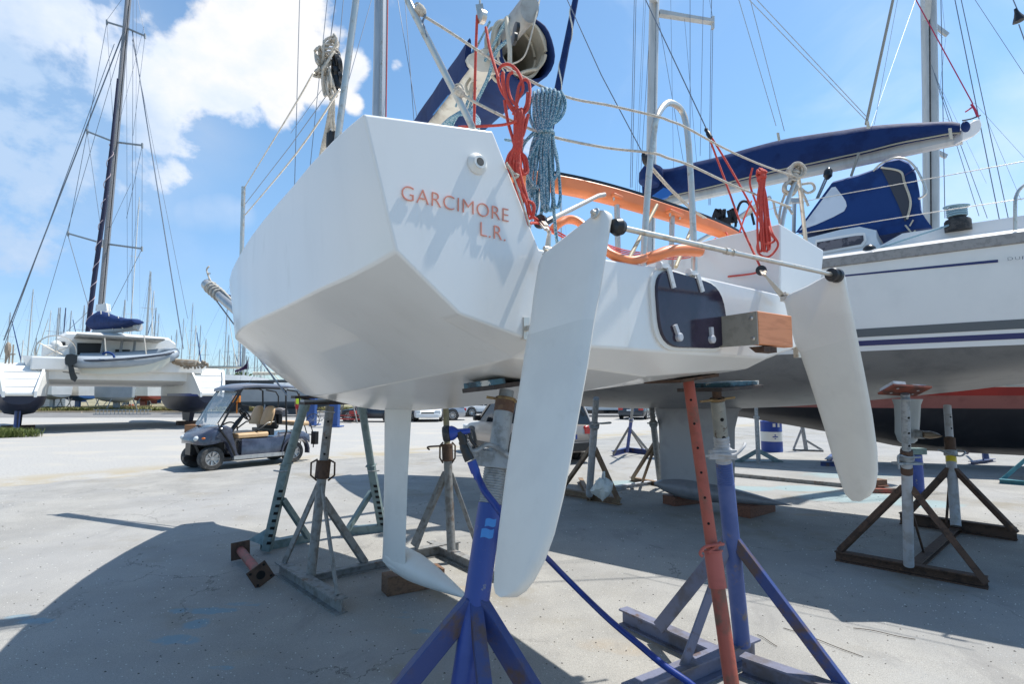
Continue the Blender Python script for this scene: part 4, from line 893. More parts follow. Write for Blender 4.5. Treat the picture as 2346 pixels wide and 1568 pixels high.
def ring(p, ax, r0, r1, h, mt, t, name='collar', n=22):
    b = MB(); ax = Vector(ax).normalized(); b.lathe(p, ax, [(r0, 0), (r1, 0.001), (r1, h), (r0, h+.001)], n); return b.build(name, mt, t, ang=40)
def holes(t, p, q, r, ss, hr=.008, side=V(0, -1, 0), mt=None):
    b = MB(); ax = (Vector(q)-Vector(p)).normalized(); sd = (side-ax*side.dot(ax)).normalized()
    for s in ss: b.lathe(along(p, q, s)+sd*(r-.004), sd, [(hr, 0), (hr, .0048)], 12)
    b.build('pin_hole', holeb, t, ang=40)
def padbox(t, c, w, dpt, h, mt, M=None, name='pad'):
    b = MB(); b.box(c, (w/2, dpt/2, h/2), M); return b.build(name, mt, t, bevel=.004)
BM = Matrix((BS, BA, Z)).transposed()

# ---- near blue stand under the port quarter
b0 = V(-.243, 2.08, .09); t0 = P(1162, 890, 2.46)
ax = (t0-b0).normalized()
zt = lambda y: None
def onpole(y, Y0=None):
    # point on the pole axis whose image height is y
    lo, hi = 0.0, 1.0
    for _ in range(40):
        m_ = (lo+hi)/2; p = along(b0, t0, m_)
        q = p-O; f = q.y*math.cos(TH)+q.z*math.sin(TH); v = (-q.y*math.sin(TH)+q.z*math.cos(TH))/f; yy = CY-F*v
        if yy > y: lo = m_
        else: hi = m_
    return along(b0, t0, (lo+hi)/2)
S1 = thing('boat_stand', 'bright blue tripod stand with threaded grey top, nearest of all, beside the left rudder', 'boat stand', tuple(b0-Z*.09))
m = MB(); m.tube([b0, onpole(1155)], .0515, 28); m.build('pole', bluep, S1, ang=50)
threads(onpole(1155), onpole(1064), .0485, 16, galv, S1)
cp = onpole(1050)
ring(onpole(1066), ax, .03, .058, .055, galv, S1, 'nut')
Mx = Matrix((V(1, 0, -.1).normalized(), V(0, 1, 0), ax)).transposed()
m = MB(); m.box(cp+V(-.01, -.045, -.0), (.095, .012, .034), Mx); m.lathe(cp+V(.068, -.057, -.0), V(0, -1, 0), [(.012, 0), (.012, .008)], 6); m.lathe(cp+V(-.085, -.057, .02), V(0, -1, 0), [(.010, 0), (.010, .008)], 6); m.build('clamp', galv, S1, bevel=.003)
m = MB(); m.tube([onpole(1062), onpole(942)], .042, 24); m.build('inner_tube', galv, S1, ang=50)
m = MB(); m.tube([onpole(945), onpole(915)], .0445, 24); m.build('screw', mat('rusty screw', (.13, .07, .045), .7, .3, c2=(.2, .12, .07), scale=30, bump=.3), S1, ang=50)
m = MB(); m.tube([onpole(915), onpole(896)], .033, 20); m.build('screw', galv, S1, ang=50)
c = onpole(917); m = MB(); m.box(c, (.085, .022, .006), Matrix.Rotation(.15, 3, 'Y')); m.lathe(c, ax, [(.046, -.006), (.046, .008)], 18); m.build('wing_nut', mat('brass rust', (.30, .20, .09), .6, .5, c2=(.18, .11, .06), scale=30), S1)
# tilted board and painted planks on top
cc = onpole(880)+V(-.02, .03, .012); Mt = BM @ Matrix.Rotation(-.13, 3, 'Y') @ Matrix.Rotation(-.05, 3, 'X')
m = MB(); m.box(cc, (.135, .14, .010), Mt); m.build('board', darkwood, S1, bevel=.002)
m = MB(); m.box(cc+Mt @ V(-.105, -.01, .022), (.03, .13, .012), Mt); m.build('plank', woodp, S1, bevel=.002)
m = MB(); m.box(cc+Mt @ V(.085, -.01, .024), (.048, .135, .014), Mt); m.build('plank', woodp, S1, bevel=.002)
# lever arm and legs
tubef('lever', [onpole(1048)+V(.06, -.05, 0), onpole(1040)+V(.03, -.075, .01), onpole(1032)+V(-.04, -.07, .03), P(1085, 1035, 2.25), P(1068, 1018, 2.3)], .010, galv, S1, 8)
jn = onpole(1400)
for q, w in ((V(-.86, 1.98, .05), .075), (V(.42, 2.0, .05), .075), (V(.02, 1.55, .05), .07)):
    m = MB(); d_ = (q-jn); st_ = jn+V(d_.x, d_.y, 0).normalized()*.012+Z*.03
    m.bar(st_, q, .05 if abs(d_.x) < .3 else .05, w if abs(d_.x) > .3 else .05, up=Z); m.build('leg', blueleg, S1, smooth=False, bevel=.003)
m = MB(); m.ibeam(V(-.95, 1.98, 0), V(.55, 2.0, 0), .08, .09); m.ibeam(V(-.24, 2.1, 0), V(.05, 1.42, 0), .08, .088); m.build('base_beam', blueleg, S1, smooth=False)
# blue tape scraps on the pole
def tape(p, w, h, mt, t, rot=0):
    ctr = p; u = V(1, 0, 0); a0 = -math.pi/2+rot; q = MB(); vs = []
    for i in range(7):
        a = a0+(i/6-.5)*w/.052
        for s in (-.5, .5): vs.append(ctr+V(math.cos(a)*.0535, math.sin(a)*.0535, 0)+ax*h*(s+.12*math.sin(i)))
    q.add(vs, [(2*i, 2*i+2, 2*i+3, 2*i+1) for i in range(6)]); return q.build('tape', mt, t, ang=60)
tapm = mat('light blue tape', (.05, .22, .55), .6)
tape(onpole(1192), .045, .03, tapm, S1, .25); tape(onpole(1216), .052, .034, tapm, S1, .1)

# ---- hose and spray gun hung on the lever
hz = thing('garden_hose', 'blue hose with black and blue spray gun hanging from the near blue stand', 'hose', tuple(G(1360, 1390)))
def hp(*l): return cr(PP(*l), 8)
q = MB(); q.tube(hp((1091, 1080, 2.18), (1097, 1098, 2.17), (1110, 1125, 2.14), (1135, 1158, 2.12), (1158, 1190, 2.12), (1195, 1240, 2.3), (1240, 1268, 2.6), (1290, 1318, 2.75), (1345, 1373, 2.7), (1400, 1425, 2.55), (1460, 1475, 2.42), (1520, 1525, 2.3), (1590, 1575, 2.2), (1660, 1640, 2.05)), .0135, 12)
q.build('hose', hoseb, hz, ang=80)
p0, p1 = P(1057, 1022, 2.18), P(1088, 1072, 2.18)
m = MB(); m.tube(PP((1052, 990, 2.18), (1060, 1006, 2.18), (1062, 1020, 2.18)), [.016, .017, .014], 12); m.build('gun_body', blackp, hz)
m = MB(); m.tube(cr(PP((1058, 1012, 2.18), (1065, 1030, 2.18), (1076, 1055, 2.18)), 4), [.014]*3+[.018]*3+[.020]*3, 12); m.build('grip', blackp, hz)
m = MB(); m.tube(PP((1080, 1057, 2.18), (1090, 1083, 2.18)), .0185, 12); m.tube(PP((1088, 1078, 2.18), (1096, 1098, 2.175)), .0150, 12); m.build('connector', nozzleb, hz)
m = MB(); a = P(1060, 990, 2.18); dd = (P(1020, 995, 2.18)-a).normalized(); m.lathe(a, dd, [(.010, -.03), (.013, 0), (.014, .018), (.024, .030), (.029, .040), (.029, .050)], 20); m.build('barrel', nozzleb, hz)
m = MB(); m.lathe(a, dd, [(.026, .0505), (.032, .053), (.033, .070), (.028, .078)], 22); m.build('spray_head', rubber, hz)
tubef('trigger', PP((1062, 988, 2.18), (1074, 992, 2.18), (1080, 1010, 2.18), (1090, 1022, 2.18)), .007, blackp, hz, 8)

# ---- second blue stand (starboard quarter)
b0 = G(1700, 1478, .12); t0 = P(1641, 890, 3.18); ax = (t0-b0).normalized()
S2 = thing('boat_stand', 'faded blue pole stand with chipped grey top behind the red prop', 'boat stand', (b0.x, b0.y, 0))
m = MB(); m.tube([b0, onpole(1108)], .0485, 28); m.build('pole', bluefade, S2, ang=50)
threads(onpole(1110), onpole(1060), .046, 10, bluefade, S2); threads(onpole(1062), onpole(1000), .044, 8, whitepost, S2)
m = MB(); m.tube([onpole(1002), onpole(920)], .040, 24); m.build('inner_tube', mat('chipped galvanised tube', (.24, .24, .215), .6, .3, c2=(.30, .29, .25), scale=14, c3=(.10, .07, .05), s3=24, lo3=.58, hi3=.64), S2, ang=50)
holes(S2, onpole(1002), onpole(910), .040, (.02, .47, .95), .011)
m = MB(); m.tube([onpole(920), onpole(895)], .026, 16); m.build('screw', rust, S2)
c = onpole(916); m = MB(); m.box(c, (.095, .025, .006), Matrix.Rotation(-.12, 3, 'Y')); m.lathe(c, ax, [(.044, -.006), (.044, .008)], 18); m.build('wing_nut', MAT['brass rust'], S2)
ring(onpole(1050), ax, .03, .055, .05, whitepost, S2, 'nut')
c = onpole(1040); m = MB(); m.box(c+V(-.02, -.05, 0), (.08, .012, .028)); m.lathe(c+V(-.07, -.062, 0), V(0, -1, 0), [(.014, 0), (.014, .008)], 6); m.build('clamp', whitepost, S2, bevel=.003)
tubef('lever', [onpole(1043)+V(-.12, -.05, 0), onpole(1040)+V(-.04, -.07, .004), onpole(1040)+V(.04, -.07, 0), onpole(1032)+V(.10, -.05, .02), onpole(1028)+V(.125, -.02, .03)], .009, whitepost, S2, 8)
Mt = BM @ Matrix.Rotation(-.06, 3, 'Y')
cc = onpole(880)+V(.03, .02, .0)
m = MB(); m.box(cc, (.20, .15, .010), Mt); m.build('board', darkwood, S2, bevel=.002)
m = MB(); m.box(cc+Mt @ V(.05, 0, .022), (.14, .13, .012), Mt); m.build('plank', woodp, S2, bevel=.002)
J = onpole(1236)
e1 = G(1508, 1440, .10); e2 = G(1945, 1590, .06); e3 = G(1565, 1532, .10)
for q, w, h, mt in ((e1, .014, .085, greyleg), (e2, .055, .06, blueleg), (e3, .014, .06, greyleg)):
    d_ = (q-J); m = MB(); m.bar(J+V(d_.x, d_.y, 0).normalized()*.012, q, w, h, up=V(-d_.y*0, 0, 1)); m.build('leg', mt, S2, smooth=False, bevel=.003)
m = MB(); m.ibeam(G(1428, 1430), G(1640, 1530), .085, .11); m.build('base_beam', greyleg, S2, smooth=False)
m = MB(); m.ibeam(G(1440, 1632), G(1728, 1505), .10, .12); m.build('base_beam', greyleg, S2, smooth=False)
m = MB(); m.ibeam(G(1702, 1545), G(1960, 1640), .085, .11); m.build('base_beam', greyleg, S2, smooth=False)

# ---- red prop
b0 = G(1704, 1765); t0 = P(1577, 873, 2.86); ax = (t0-b0).normalized()
S3 = thing('steel_prop', 'red adjustable steel prop leaning in front of the faded blue stand', 'steel prop', tuple(b0))
m = MB(); m.tube([b0, onpole(1342)], .0335, 22); m.build('lower_tube', redp, S3, ang=50)
m = MB(); m.tube([onpole(1348), onpole(1266)], .0405, 24); m.build('collar', mat('coral red collar', (.42, .10, .075), .55, c2=(.34, .08, .06), scale=10), S3, ang=50)
ring(onpole(1266), ax, .03, .047, .008, MAT['coral red collar'], S3, 'flange')
m = MB(); m.tube([onpole(1270), t0], .0285, 22); inner = m.build('inner_tube', redp, S3, ang=50)
L1, L0 = onpole(1270), t0
holes(S3, b0, t0, .0285, [(onpole(y)-b0).length/(t0-b0).length for y in (919, 973, 1028, 1084, 1141, 1200, 1254)], .0065, V(-.35, -1, 0))
m = MB(); m.bar(onpole(1250)+V(.035, -.03, .02), onpole(1262)+V(-.03, -.035, 0), .012, .012); m.tube(cr([onpole(1245)+V(.05, -.02, 0), onpole(1243)+V(0, -.05, 0), onpole(1248)+V(-.05, -.05, 0), onpole(1262)+V(-.075, -.045, 0), onpole(1270)+V(-.065, -.045, 0)], 6), .0075, 8); m.build('pin', MAT['coral red collar'], S3)
m = MB(); m.box(t0+V(-.03, .02, .012), (.155, .12, .008), BM @ Matrix.Rotation(-.12, 3, 'Y')); m.build('head_plate', rust, S3, smooth=False)
m = MB(); m.box(t0+V(-.06, .02, .032), (.18, .10, .012), BM @ Matrix.Rotation(-.12, 3, 'Y')); m.build('board', darkwood, S3, smooth=False)
m = MB(); m.box(b0+Z*.004, (.07, .07, .004)); m.build('foot_plate', redp, S3, smooth=False)

# ---- grey tripod with brown nut, under the port side
def nut(t, p, ax, r, h, mt, hands=True, hr=1.0):
    q = MB(); q.lathe(p, ax, [(r*.75, 0), (r, .01), (r, h), (r*.8, h+.005)], 18); o = q.build('nut', mt, t, ang=40)
    if hands:
        for s in (-1, 1):
            c_ = p+Vector(ax)*h*.5; pts = [c_+V(s*r*.8, 0, h*.62), c_+V(s*(r+.035*hr), 0, h*.42), c_+V(s*(r+.035*hr), 0, -h*.3), c_+V(s*r*.8, 0, -h*.6)]
            q = MB(); q.tube(pts, .0085, 6); q.build('nut_handle', mt, o)
    return o
b0 = G(712, 1320, .10); t0 = P(756, 932, 4.95); ax = (t0-b0).normalized()
S4 = thing('boat_stand', 'grey tripod stand with a brown ring nut and I-beam foot beside the white keel', 'boat stand', (b0.x, b0.y, 0))
m = MB(); m.tube([b0, onpole(1088)], .040, 20); m.build('pole', greyst, S4, ang=50)
m = MB(); m.tube([onpole(1064), t0], .038, 20); m.build('inner_tube', greyst, S4, ang=50)
holes(S4, b0, t0, .038, [(onpole(y)-b0).length/(t0-b0).length for y in (967, 1004, 1041)], .010, V(.3, -1, 0))
nut(S4, onpole(1098), ax, .062, .15, rust, hr=1.2); ring(onpole(1058), ax, .03, .085, .008, rust, S4, 'flange')
ring(onpole(946), ax, .03, .05, .01, whitepost, S4, 'flange')
f0, f1 = G(641, 1316), G(782, 1409)
m = MB(); m.ibeam(f0, f1, .10, .115); m.build('base_beam', greyst, S4, smooth=False)
m = MB(); m.ibeam(G(694, 1340), G(935, 1290), .07, .075); m.build('base_beam', greyst, S4, smooth=False)
for jy, q, w, h in ((1110, G(651, 1291, .115), .02, .05), (1112, G(773, 1366, .115), .02, .055), (1145, G(836, 1290, .07), .05, .06)):
    J = onpole(jy); d_ = q-J; m = MB(); m.bar(J+V(d_.x, d_.y, 0).normalized()*.03, q, w, h); m.build('leg', greyst, S4, smooth=False, bevel=.002)
m = MB(); m.box(t0+V(0, .04, .03), (.26, .10, .012), BM @ Matrix.Rotation(.0, 3, 'Y')); m.build('board', darkwood, S4, smooth=False)
m = MB(); m.box(t0+V(-.02, .04, .05), (.24, .07, .010), BM); m.build('plank', whitepost, S4, smooth=False)

# ---- two green perforated shores leaning under the bow
def shore(label, base, mid, top, bx, foot, leg, bar0, bar1, w=.085):
    b0_, t0_ = base, top
    t = thing('hull_shore', label, 'boat stand', (b0_.x, b0_.y, 0))
    ax_ = (t0_-b0_).normalized(); bb = along(b0_, t0_, 0)
    m = MB(); m.bar(b0_, mid, w, w, up=V(0, -1, 0)); post = m.build('perforated_post', greenst, t, smooth=False, bevel=.004)
    q = MB(); n_ = ax_.cross(V(1, 0, 0)).normalized()
    if n_.y > 0: n_ = -n_
    for i in range(8):
        p_ = along(b0_, mid, .10+.085*i)+n_*(w/2+.001)+V(.022, 0, 0); q.box(p_, (.022, .003, .015), Matrix((V(1, 0, 0), n_, ax_)).transposed())
    q.build('slot', holeb, post, smooth=False)
    q = MB(); q.box(mid+ax_*.0, (w*.62, w*.62, .006), Matrix((V(1, 0, 0), n_, ax_)).transposed()); q.build('rim', greenst, post, smooth=False)
    m = MB(); m.tube([mid-ax_*.05, top], .044, 18); m.tube([top-ax_*.12, top], .053, 18); m.build('inner_tube', greenst, t, ang=50)
    tubef('pin', [along(b0_, mid, .93)+V(-.10, -.04, 0), along(b0_, mid, .925)+V(-.02, -.07, 0), along(b0_, mid, .93)+V(.05, -.05, 0)] if bx < 0 else [along(b0_, mid, .93)+V(.10, -.04, 0), along(b0_, mid, .92)+V(.03, -.07, 0), along(b0_, mid, .925)+V(-.03, -.05, 0)], .008, galv, t, 6)
    m = MB(); m.bar(leg[0], leg[1], .055, .055); m.build('brace', greenst, t, smooth=False, bevel=.003)
    m = MB(); m.channel(bar0, bar1, .10, .085); m.build('base_beam', greenst, t, smooth=False)
    q = MB(); q.prism([foot[0], foot[1], foot[2]], V(0, .012, 0)); q.build('foot_gusset', greenst, t, smooth=False)
    q = MB(); q.box(top+V(.02, .02, .02), (.16, .09, .014), BM); q.build('head_plate', darkwood, t, smooth=False)
    return t
b0 = G(611, 1262, .03); Yb = b0.y
shore('green grey perforated shore leaning right under the bow, left of the tripod', b0, P(656, 1064, Yb-.02), P(702, 915, Yb-.15), -1, [P(569, 1238, Yb+.05), P(622, 1205, Yb+.1), P(606, 1252, Yb)], (P(648, 1145, Yb), G(706, 1232, .08)), G(600, 1262), G(708, 1240))
b0 = G(876, 1213, .03); Yb = b0.y
shore('green grey perforated shore leaning left, half hidden by the keel fin', b0, P(850, 1067, Yb-.1), P(828, 925, Yb-.3), 1, [P(868, 1160, Yb), P(905, 1195, Yb), P(878, 1200, Yb)], (P(851, 1127, Yb), G(796, 1216, .08)), G(788, 1226), G(925, 1214))

# ---- brown tripod beyond the keel
b0 = G(1034, 1262, .12); t0 = P(1021, 930, 5.6); ax = (t0-b0).normalized()
S5 = thing('boat_stand', 'brown grey tripod stand between the white keel and the blue pole', 'boat stand', (b0.x, b0.y, 0))
m = MB(); m.tube([b0, onpole(1050)], .042, 18); m.build('pole', greyst, S5, ang=50)
m = MB(); m.tube([onpole(1050), t0], .030, 18); m.build('inner_tube', mat('mossy tube', (.25, .23, .14), .7, c2=(.18, .17, .13), scale=9), S5, ang=50)
nut(S5, onpole(1058), ax, .055, .17, rust, hr=.6)
tubef('pin', [onpole(1022)+V(.05, -.03, 0), onpole(1022)+V(-.10, -.05, 0), onpole(1022)+V(-.19, -.04, -.01), onpole(1024)+V(-.18, 0, -.03)], .009, rust, S5, 6)
for q, w in ((G(948, 1250, .10), .07), (G(953, 1262, .10), .03), (G(1096, 1262, .10), .04)):
    J = onpole(1085); d_ = q-J; m = MB(); m.bar(J+V(d_.x, d_.y, 0).normalized()*.03, q, w*.5, w); m.build('leg', greyst, S5, smooth=False, bevel=.002)
m = MB(); m.ibeam(G(930, 1288), G(1050, 1265), .09, .11); m.build('base_beam', greyst, S5, smooth=False)
m = MB(); m.ibeam(G(985, 1262), G(1140, 1335), .08, .10); m.build('base_beam', greyst, S5, smooth=False)

# ---- grey stands under the cruiser
def tripod(label, basepx, toppx, Ytop, r, mt, collar_y, legs, beams, legmt, low_mt=None, ext=(), zbase=.1, pin=None, head=None, nuty=None):
    global b0, t0, ax
    b0 = G(basepx[0], basepx[1], zbase); t0 = P(toppx[0], toppx[1], Ytop or b0.y); ax = (t0-b0).normalized()
    t = thing('boat_stand', label, 'boat stand', (b0.x, b0.y, 0))
    m = MB(); m.tube([b0, onpole(collar_y)], r, 18); m.build('pole', mt, t, ang=50)
    m = MB(); m.tube([onpole(collar_y), t0], r*.8, 18); m.build('inner_tube', low_mt or mt, t, ang=50)
    ring(onpole(collar_y+4), ax, r*.6, r*1.35, r*1.0, galv, t, 'collar')
    for (jy, q, w, h) in legs:
        J = onpole(jy); q = Vector(q); d_ = q-J; m = MB(); m.bar(J+V(d_.x, d_.y, 0).normalized()*r*.7, q, w, h); m.build('leg', legmt, t, smooth=False)
    for (p_, q_, w, h, mt2, kd) in beams:
        m = MB(); (m.ibeam if kd == 'I' else m.channel)(p_, q_, w, h); m.build('base_beam', mt2, t, smooth=False)
    if pin: tubef('pin', [onpole(collar_y)+V(*v) for v in pin], r*.22, galv, t, 6)
    return t
oak = mat('rusty brown steel', (.23, .155, .095), .75, .05, c2=(.16, .10, .065), scale=8, c3=(.29, .22, .15), s3=4, bump=.2)
tripod('pale grey pole stand on rusty brown feet with a plastic bag on it', (1350, 1135), (1366, 913), 7.3, .052, whitepost, 975,
       [(1025, G(1290, 1118, .09), .05, .06), (1027, G(1417, 1148, .09), .05, .06)], [(G(1290, 1134), G(1421, 1158), .09, .10, oak, 'I'), (G(1352, 1150), G(1330, 1105), .08, .08, oak, 'I')], oak, galv, pin=[(-.06, -.05, .02), (.08, -.08, .03), (.20, -.05, .04), (.22, 0, .03), (.1, .04, .02)])
tripod('grey leaning pole stand on brown feet just left of the grey fin keel', (1512, 1106), (1491, 918), 8.0, .048, galv, 970,
       [(1015, G(1448, 1098, .08), .045, .055), (1020, G(1472, 1104, .08), .035, .045), (1015, G(1570, 1100, .08), .045, .055)], [(G(1446, 1103), G(1560, 1124), .09, .08, oak, 'I'), (G(1400, 1125), G(1530, 1106), .09, .07, whitepost, 'I')], oak, greyst, pin=[(-.10, -.03, 0), (-.02, -.09, .0), (.09, -.06, .02)])
tripod('slim blue tripod stand standing behind the parked sedan on the open slab', (1437, 1034), (1452, 915), 13.5, .045, bluep, 960,
       [(980, G(1405, 1042, .06), .04, .05), (985, G(1476, 1034, .06), .04, .05), (985, G(1490, 1040, .06), .04, .05)], [(G(1404, 1046), G(1440, 1036), .1, .14, blueleg, 'I'), (G(1438, 1037), G(1512, 1046), .1, .14, blueleg, 'I')], greyst, galv)
t = tripod('grey post stand with a flat triangular foot beside the blue barrel', (1738, 1062), (1732, 930), None, .05, galv, 955, [], [], galv, zbase=.02)
for sx in (-1, 1):
    q = MB(); c = G(1738, 1060); q.prism([c+V(0, 0, .34), c+V(sx*.58, .0, .03), c+V(sx*.62, .0, 0), c+V(sx*.40, .0, .0), c+V(sx*.05, 0, .20)], V(0, .02, 0)); q.prism([c+V(0, 0, .02), c+V(sx*.6, 0, .02), c+V(sx*.6, .1, 0.02), c+V(0, .1, .02)], V(0, 0, .012)); q.build('foot', greenst, t, smooth=False)
t = tripod('grey leaning post stand with a three-way foot, between barrel and right rudder', (1847, 1031), (1830, 930), None, .055, galv, 955, [(985, G(1818, 1030, .03), .04, .05), (1010, G(1885, 1033, .03), .04, .06)], [(G(1816, 1033), G(1887, 1036), .1, .05, galv, 'I')], galv, zbase=.04)

tripod('tall pale pole stand on a rusty brown frame, near the right edge of the slab', (2082, 1296), (2074, 903), 4.55, .041, whitepost, 1050,
       [(1118, G(1925, 1262, .10), .05, .05), (1118, G(2258, 1335, .10), .05, .05), (1140, G(2116, 1266, .06), .018, .018)], [(G(1916, 1284), G(2265, 1350), .10, .095, rust, 'I'), (G(2098, 1305), G(2200, 1212), .09, .06, rust, 'I')], rust, galv, pin=[(-.09, -.03, -.09), (-.09, -.03, .02), (-.03, -.06, .01), (.09, -.04, .01)])
last = bpy.context.scene.collection.objects[-1]
t = thing  # placeholder name reset
S6 = [o for o in col.objects if o.get('label', '').startswith('tall pale pole stand')][0]
nut(S6, onpole(1062), ax, .046, .12, rust, False); nut(S6, onpole(1088), ax, .045, .07, rust, False)
m = MB(); m.box(onpole(1062)+V(0, -.01, 0), (.105, .05, .010)); m.build('clamp', galv, S6, bevel=.003)
holes(S6, b0, t0, .034, [(onpole(y)-b0).length/(t0-b0).length for y in (955, 990, 1019, 947+100)], .010)
c = P(2072, 895, 4.55); m = MB(); Mt = Matrix.Rotation(.06, 3, 'Y') @ Matrix.Rotation(-.35, 3, 'X'); m.box(c, (.155, .105, .008), Mt); hpz = m.build('head_plate', mat('rusty plate', (.22, .055, .03), .7, c2=(.09, .04, .03), scale=9), S6, smooth=False)
m = MB(); m.box(c+Mt @ V(-.10, -.01, .022), (.05, .09, .013), Mt); m.box(c+Mt @ V(.09, .02, .022), (.055, .08, .013), Mt); m.build('plank', whitepost, S6, smooth=False)
m = MB()
for sx, sy in ((-.09, -.05), (.09, -.03), (-.08, .05), (.1, .05)): m.lathe(c+Mt @ V(sx, sy, -.009), Mt @ -Z, [(.010, 0), (.010, .002)], 10)
m.build('bolt', whitepost, hpz)
ring(P(2076, 917, 4.55), Z, .02, .058, .006, galv, S6, 'flange')

tripod('pale pole stand with a yellow tape band on a dark rusty frame', (2190, 1206), (2170, 930), 7.0, .052, whitepost, 1040,
       [(1076, G(2068, 1190, .12), .05, .06), (1076, G(2328, 1222, .12), .05, .06), (1085, G(2168, 1200, .1), .02, .02)], [(G(2063, 1200), G(2331, 1240), .10, .14, rust, 'I')], rust, whitepost, pin=[(-.17, -.02, .05), (-.05, -.08, 0), (.06, -.08, -.02), (.16, -.02, .02), (.1, .05, .04)])
S7 = [o for o in col.objects if o.get('label', '').startswith('pale pole stand with a yellow')][0]
nut(S7, onpole(1040), ax, .058, .20, rust, False)
q = MB(); q.lathe(onpole(1060), ax, [(.053, 0), (.0545, .001), (.0545, .07), (.053, .071)], 18); q.build('tape', mat('yellow tape', (.62, .46, .02), .5), S7)
holes(S7, b0, t0, .042, [(onpole(y)-b0).length/(t0-b0).length for y in (958, 984, 1010)], .012)
tripod('blue leaning stand with silver screw head in front of the black hull', (2260, 1052), (2238, 950), None, .06, bluefade, 975, [(990, G(2215, 1040, .05), .05, .05), (985, G(2253, 1056, .05), .02, .03)], [(G(2225, 1065), G(2275, 1058), .12, .07, blueleg, 'I')], blueleg, galv, pin=[(-.22, -.05, -.06), (-.05, -.08, 0), (.12, -.06, .05)])
tripod('teal painted stand cut off by the right edge of the view', (2380, 1100), (2392, 930), None, .06, mat('teal paint', (.05, .20, .24), .55, c2=(.04, .13, .17), scale=8), 1000, [(1030, G(2296, 1100, .05), .05, .06)], [(G(2290, 1108), G(2420, 1118), .14, .08, MAT['teal paint'], 'I')], MAT['teal paint'])
# blue pillar holding up the cruiser's saildrive
pb = G(2104, 1130); ps = thing('support_pillar', 'blue steel pillar with a timber on top under the saildrive leg', 'support', tuple(pb))
m = MB(); m.lathe(pb, Z, [(.092, 0), (.092, .63)], 24); m.build('pillar', bluep, ps, ang=40)
m = MB(); m.box(pb+Z*.012, (.12, .12, .010)); m.build('foot_plate', blueleg, ps, smooth=False)
m = MB(); m.box(pb+V(-.03, 0, .69), (.15, .10, .05)); m.build('timber', mat('green timber', (.13, .19, .18), .8, c2=(.09, .12, .11), scale=8), ps, smooth=False)
# frames lying around behind the cruiser
for lab, pts, mt in (('dark blue steel frame lying under the far hulls, left of the saildrive', ((1880, 1068, 1980, 1072), (1895, 1062, 1925, 1035)), blueleg), ('dark steel frame lying behind the blue pillar', ((2060, 1060, 2120, 1075), (2068, 1042, 2110, 1068)), greyst)):
    m = MB()
    for (x0, y0, x1, y1) in pts: m.ibeam(G(x0, y0), G(x1, y1), .10, .10)
    tag(m.build('boat_cradle', mt, None, smooth=False), lab, 'boat cradle')
m = MB(); m.channel(G(1676, 1092), G(2075, 1131), .10, .07); tag(m.build('steel_beam', greyst, None, smooth=False), 'long grey steel beam lying on the slab behind the bulb keel', 'steel beam')
m = MB(); m.bar(G(1990, 1124, .04), G(2080, 1126, .04), .08, .06); tag(m.build('steel_bar', redp, None, smooth=False), 'short red bar lying by the far end of the long grey beam', 'steel bar')

# ---- timbers, flanged pipe, bag, barrel
def timber(label, px0, px1, w, h, mt, hz_=0):
    a, b = G(*px0), G(*px1); m = MB(); m.bar(a+Z*(h/2+hz_), b+Z*(h/2+hz_), w, h); return tag(m.build('timber_block', mt, None, bevel=.006), label, 'timber')
timber('brown timber block under the white keel bulb', (880, 1362), (1010, 1338), .17, .15, wood)
woodr = mat('red brown timber', (.20, .085, .05), .8, c2=(.13, .055, .035), scale=9, stretch=(1, 6, 6), bump=.3)
timber('red brown timber block under the nose of the grey keel bulb', (1532, 1158), (1602, 1150), .26, .13, woodr)
timber('red brown timber block under the tail of the grey keel bulb', (1700, 1186), (1758, 1170), .24, .15, woodr)
timber('two stacked timber offcuts beyond the right rudder tip', (2000, 1126), (2025, 1124), .2, .1, woodr); timber('timber offcut stacked on another beyond the right rudder tip', (2000, 1126), (2024, 1124), .16, .09, wood, .102)
pa_, pb_ = G(551, 1262, .10), G(597, 1318, .10); fp = thing('flanged_pipe', 'short red rusty pipe with square end flanges lying on the slab', 'pipe', tuple((pa_+pb_)/2))
m = MB(); m.tube([pa_, pb_], .040, 18); m.build('pipe', mat('worn red pipe', (.33, .07, .06), .65, c2=(.17, .07, .05), scale=7, mixlo=.4, mixhi=.6), fp, ang=50)
axp = (pb_-pa_).normalized(); sx_ = axp.cross(Z).normalized(); up_ = sx_.cross(axp)
for p_, rot in ((pa_, .05), (pb_, .55)):
    Mf = Matrix((sx_, axp, up_)).transposed() @ Matrix.Rotation(rot, 3, 'Y'); m = MB(); m.box(p_, (.085, .008, .085), Mf); fl = m.build('flange', rust, fp, smooth=False, bevel=.004)
    q = MB(); sgn = 1 if p_ is pb_ else -1
    for a_, b_ in ((-.06, -.06), (.06, -.06), (-.06, .06), (.06, .06)):
        q = MB(); q.lathe(p_+Mf @ V(a_, .0085 if p_ is pb_ else -.0095, b_), axp, [(.011, 0), (.011, .001)], 10); q.build('bolt_hole', holeb, fl)
    if p_ is pb_: q = MB(); q.lathe(p_+Mf @ V(0, .0085, 0), axp, [(.036, 0), (.036, .0012)], 18); q.build('bore', holeb, fl)
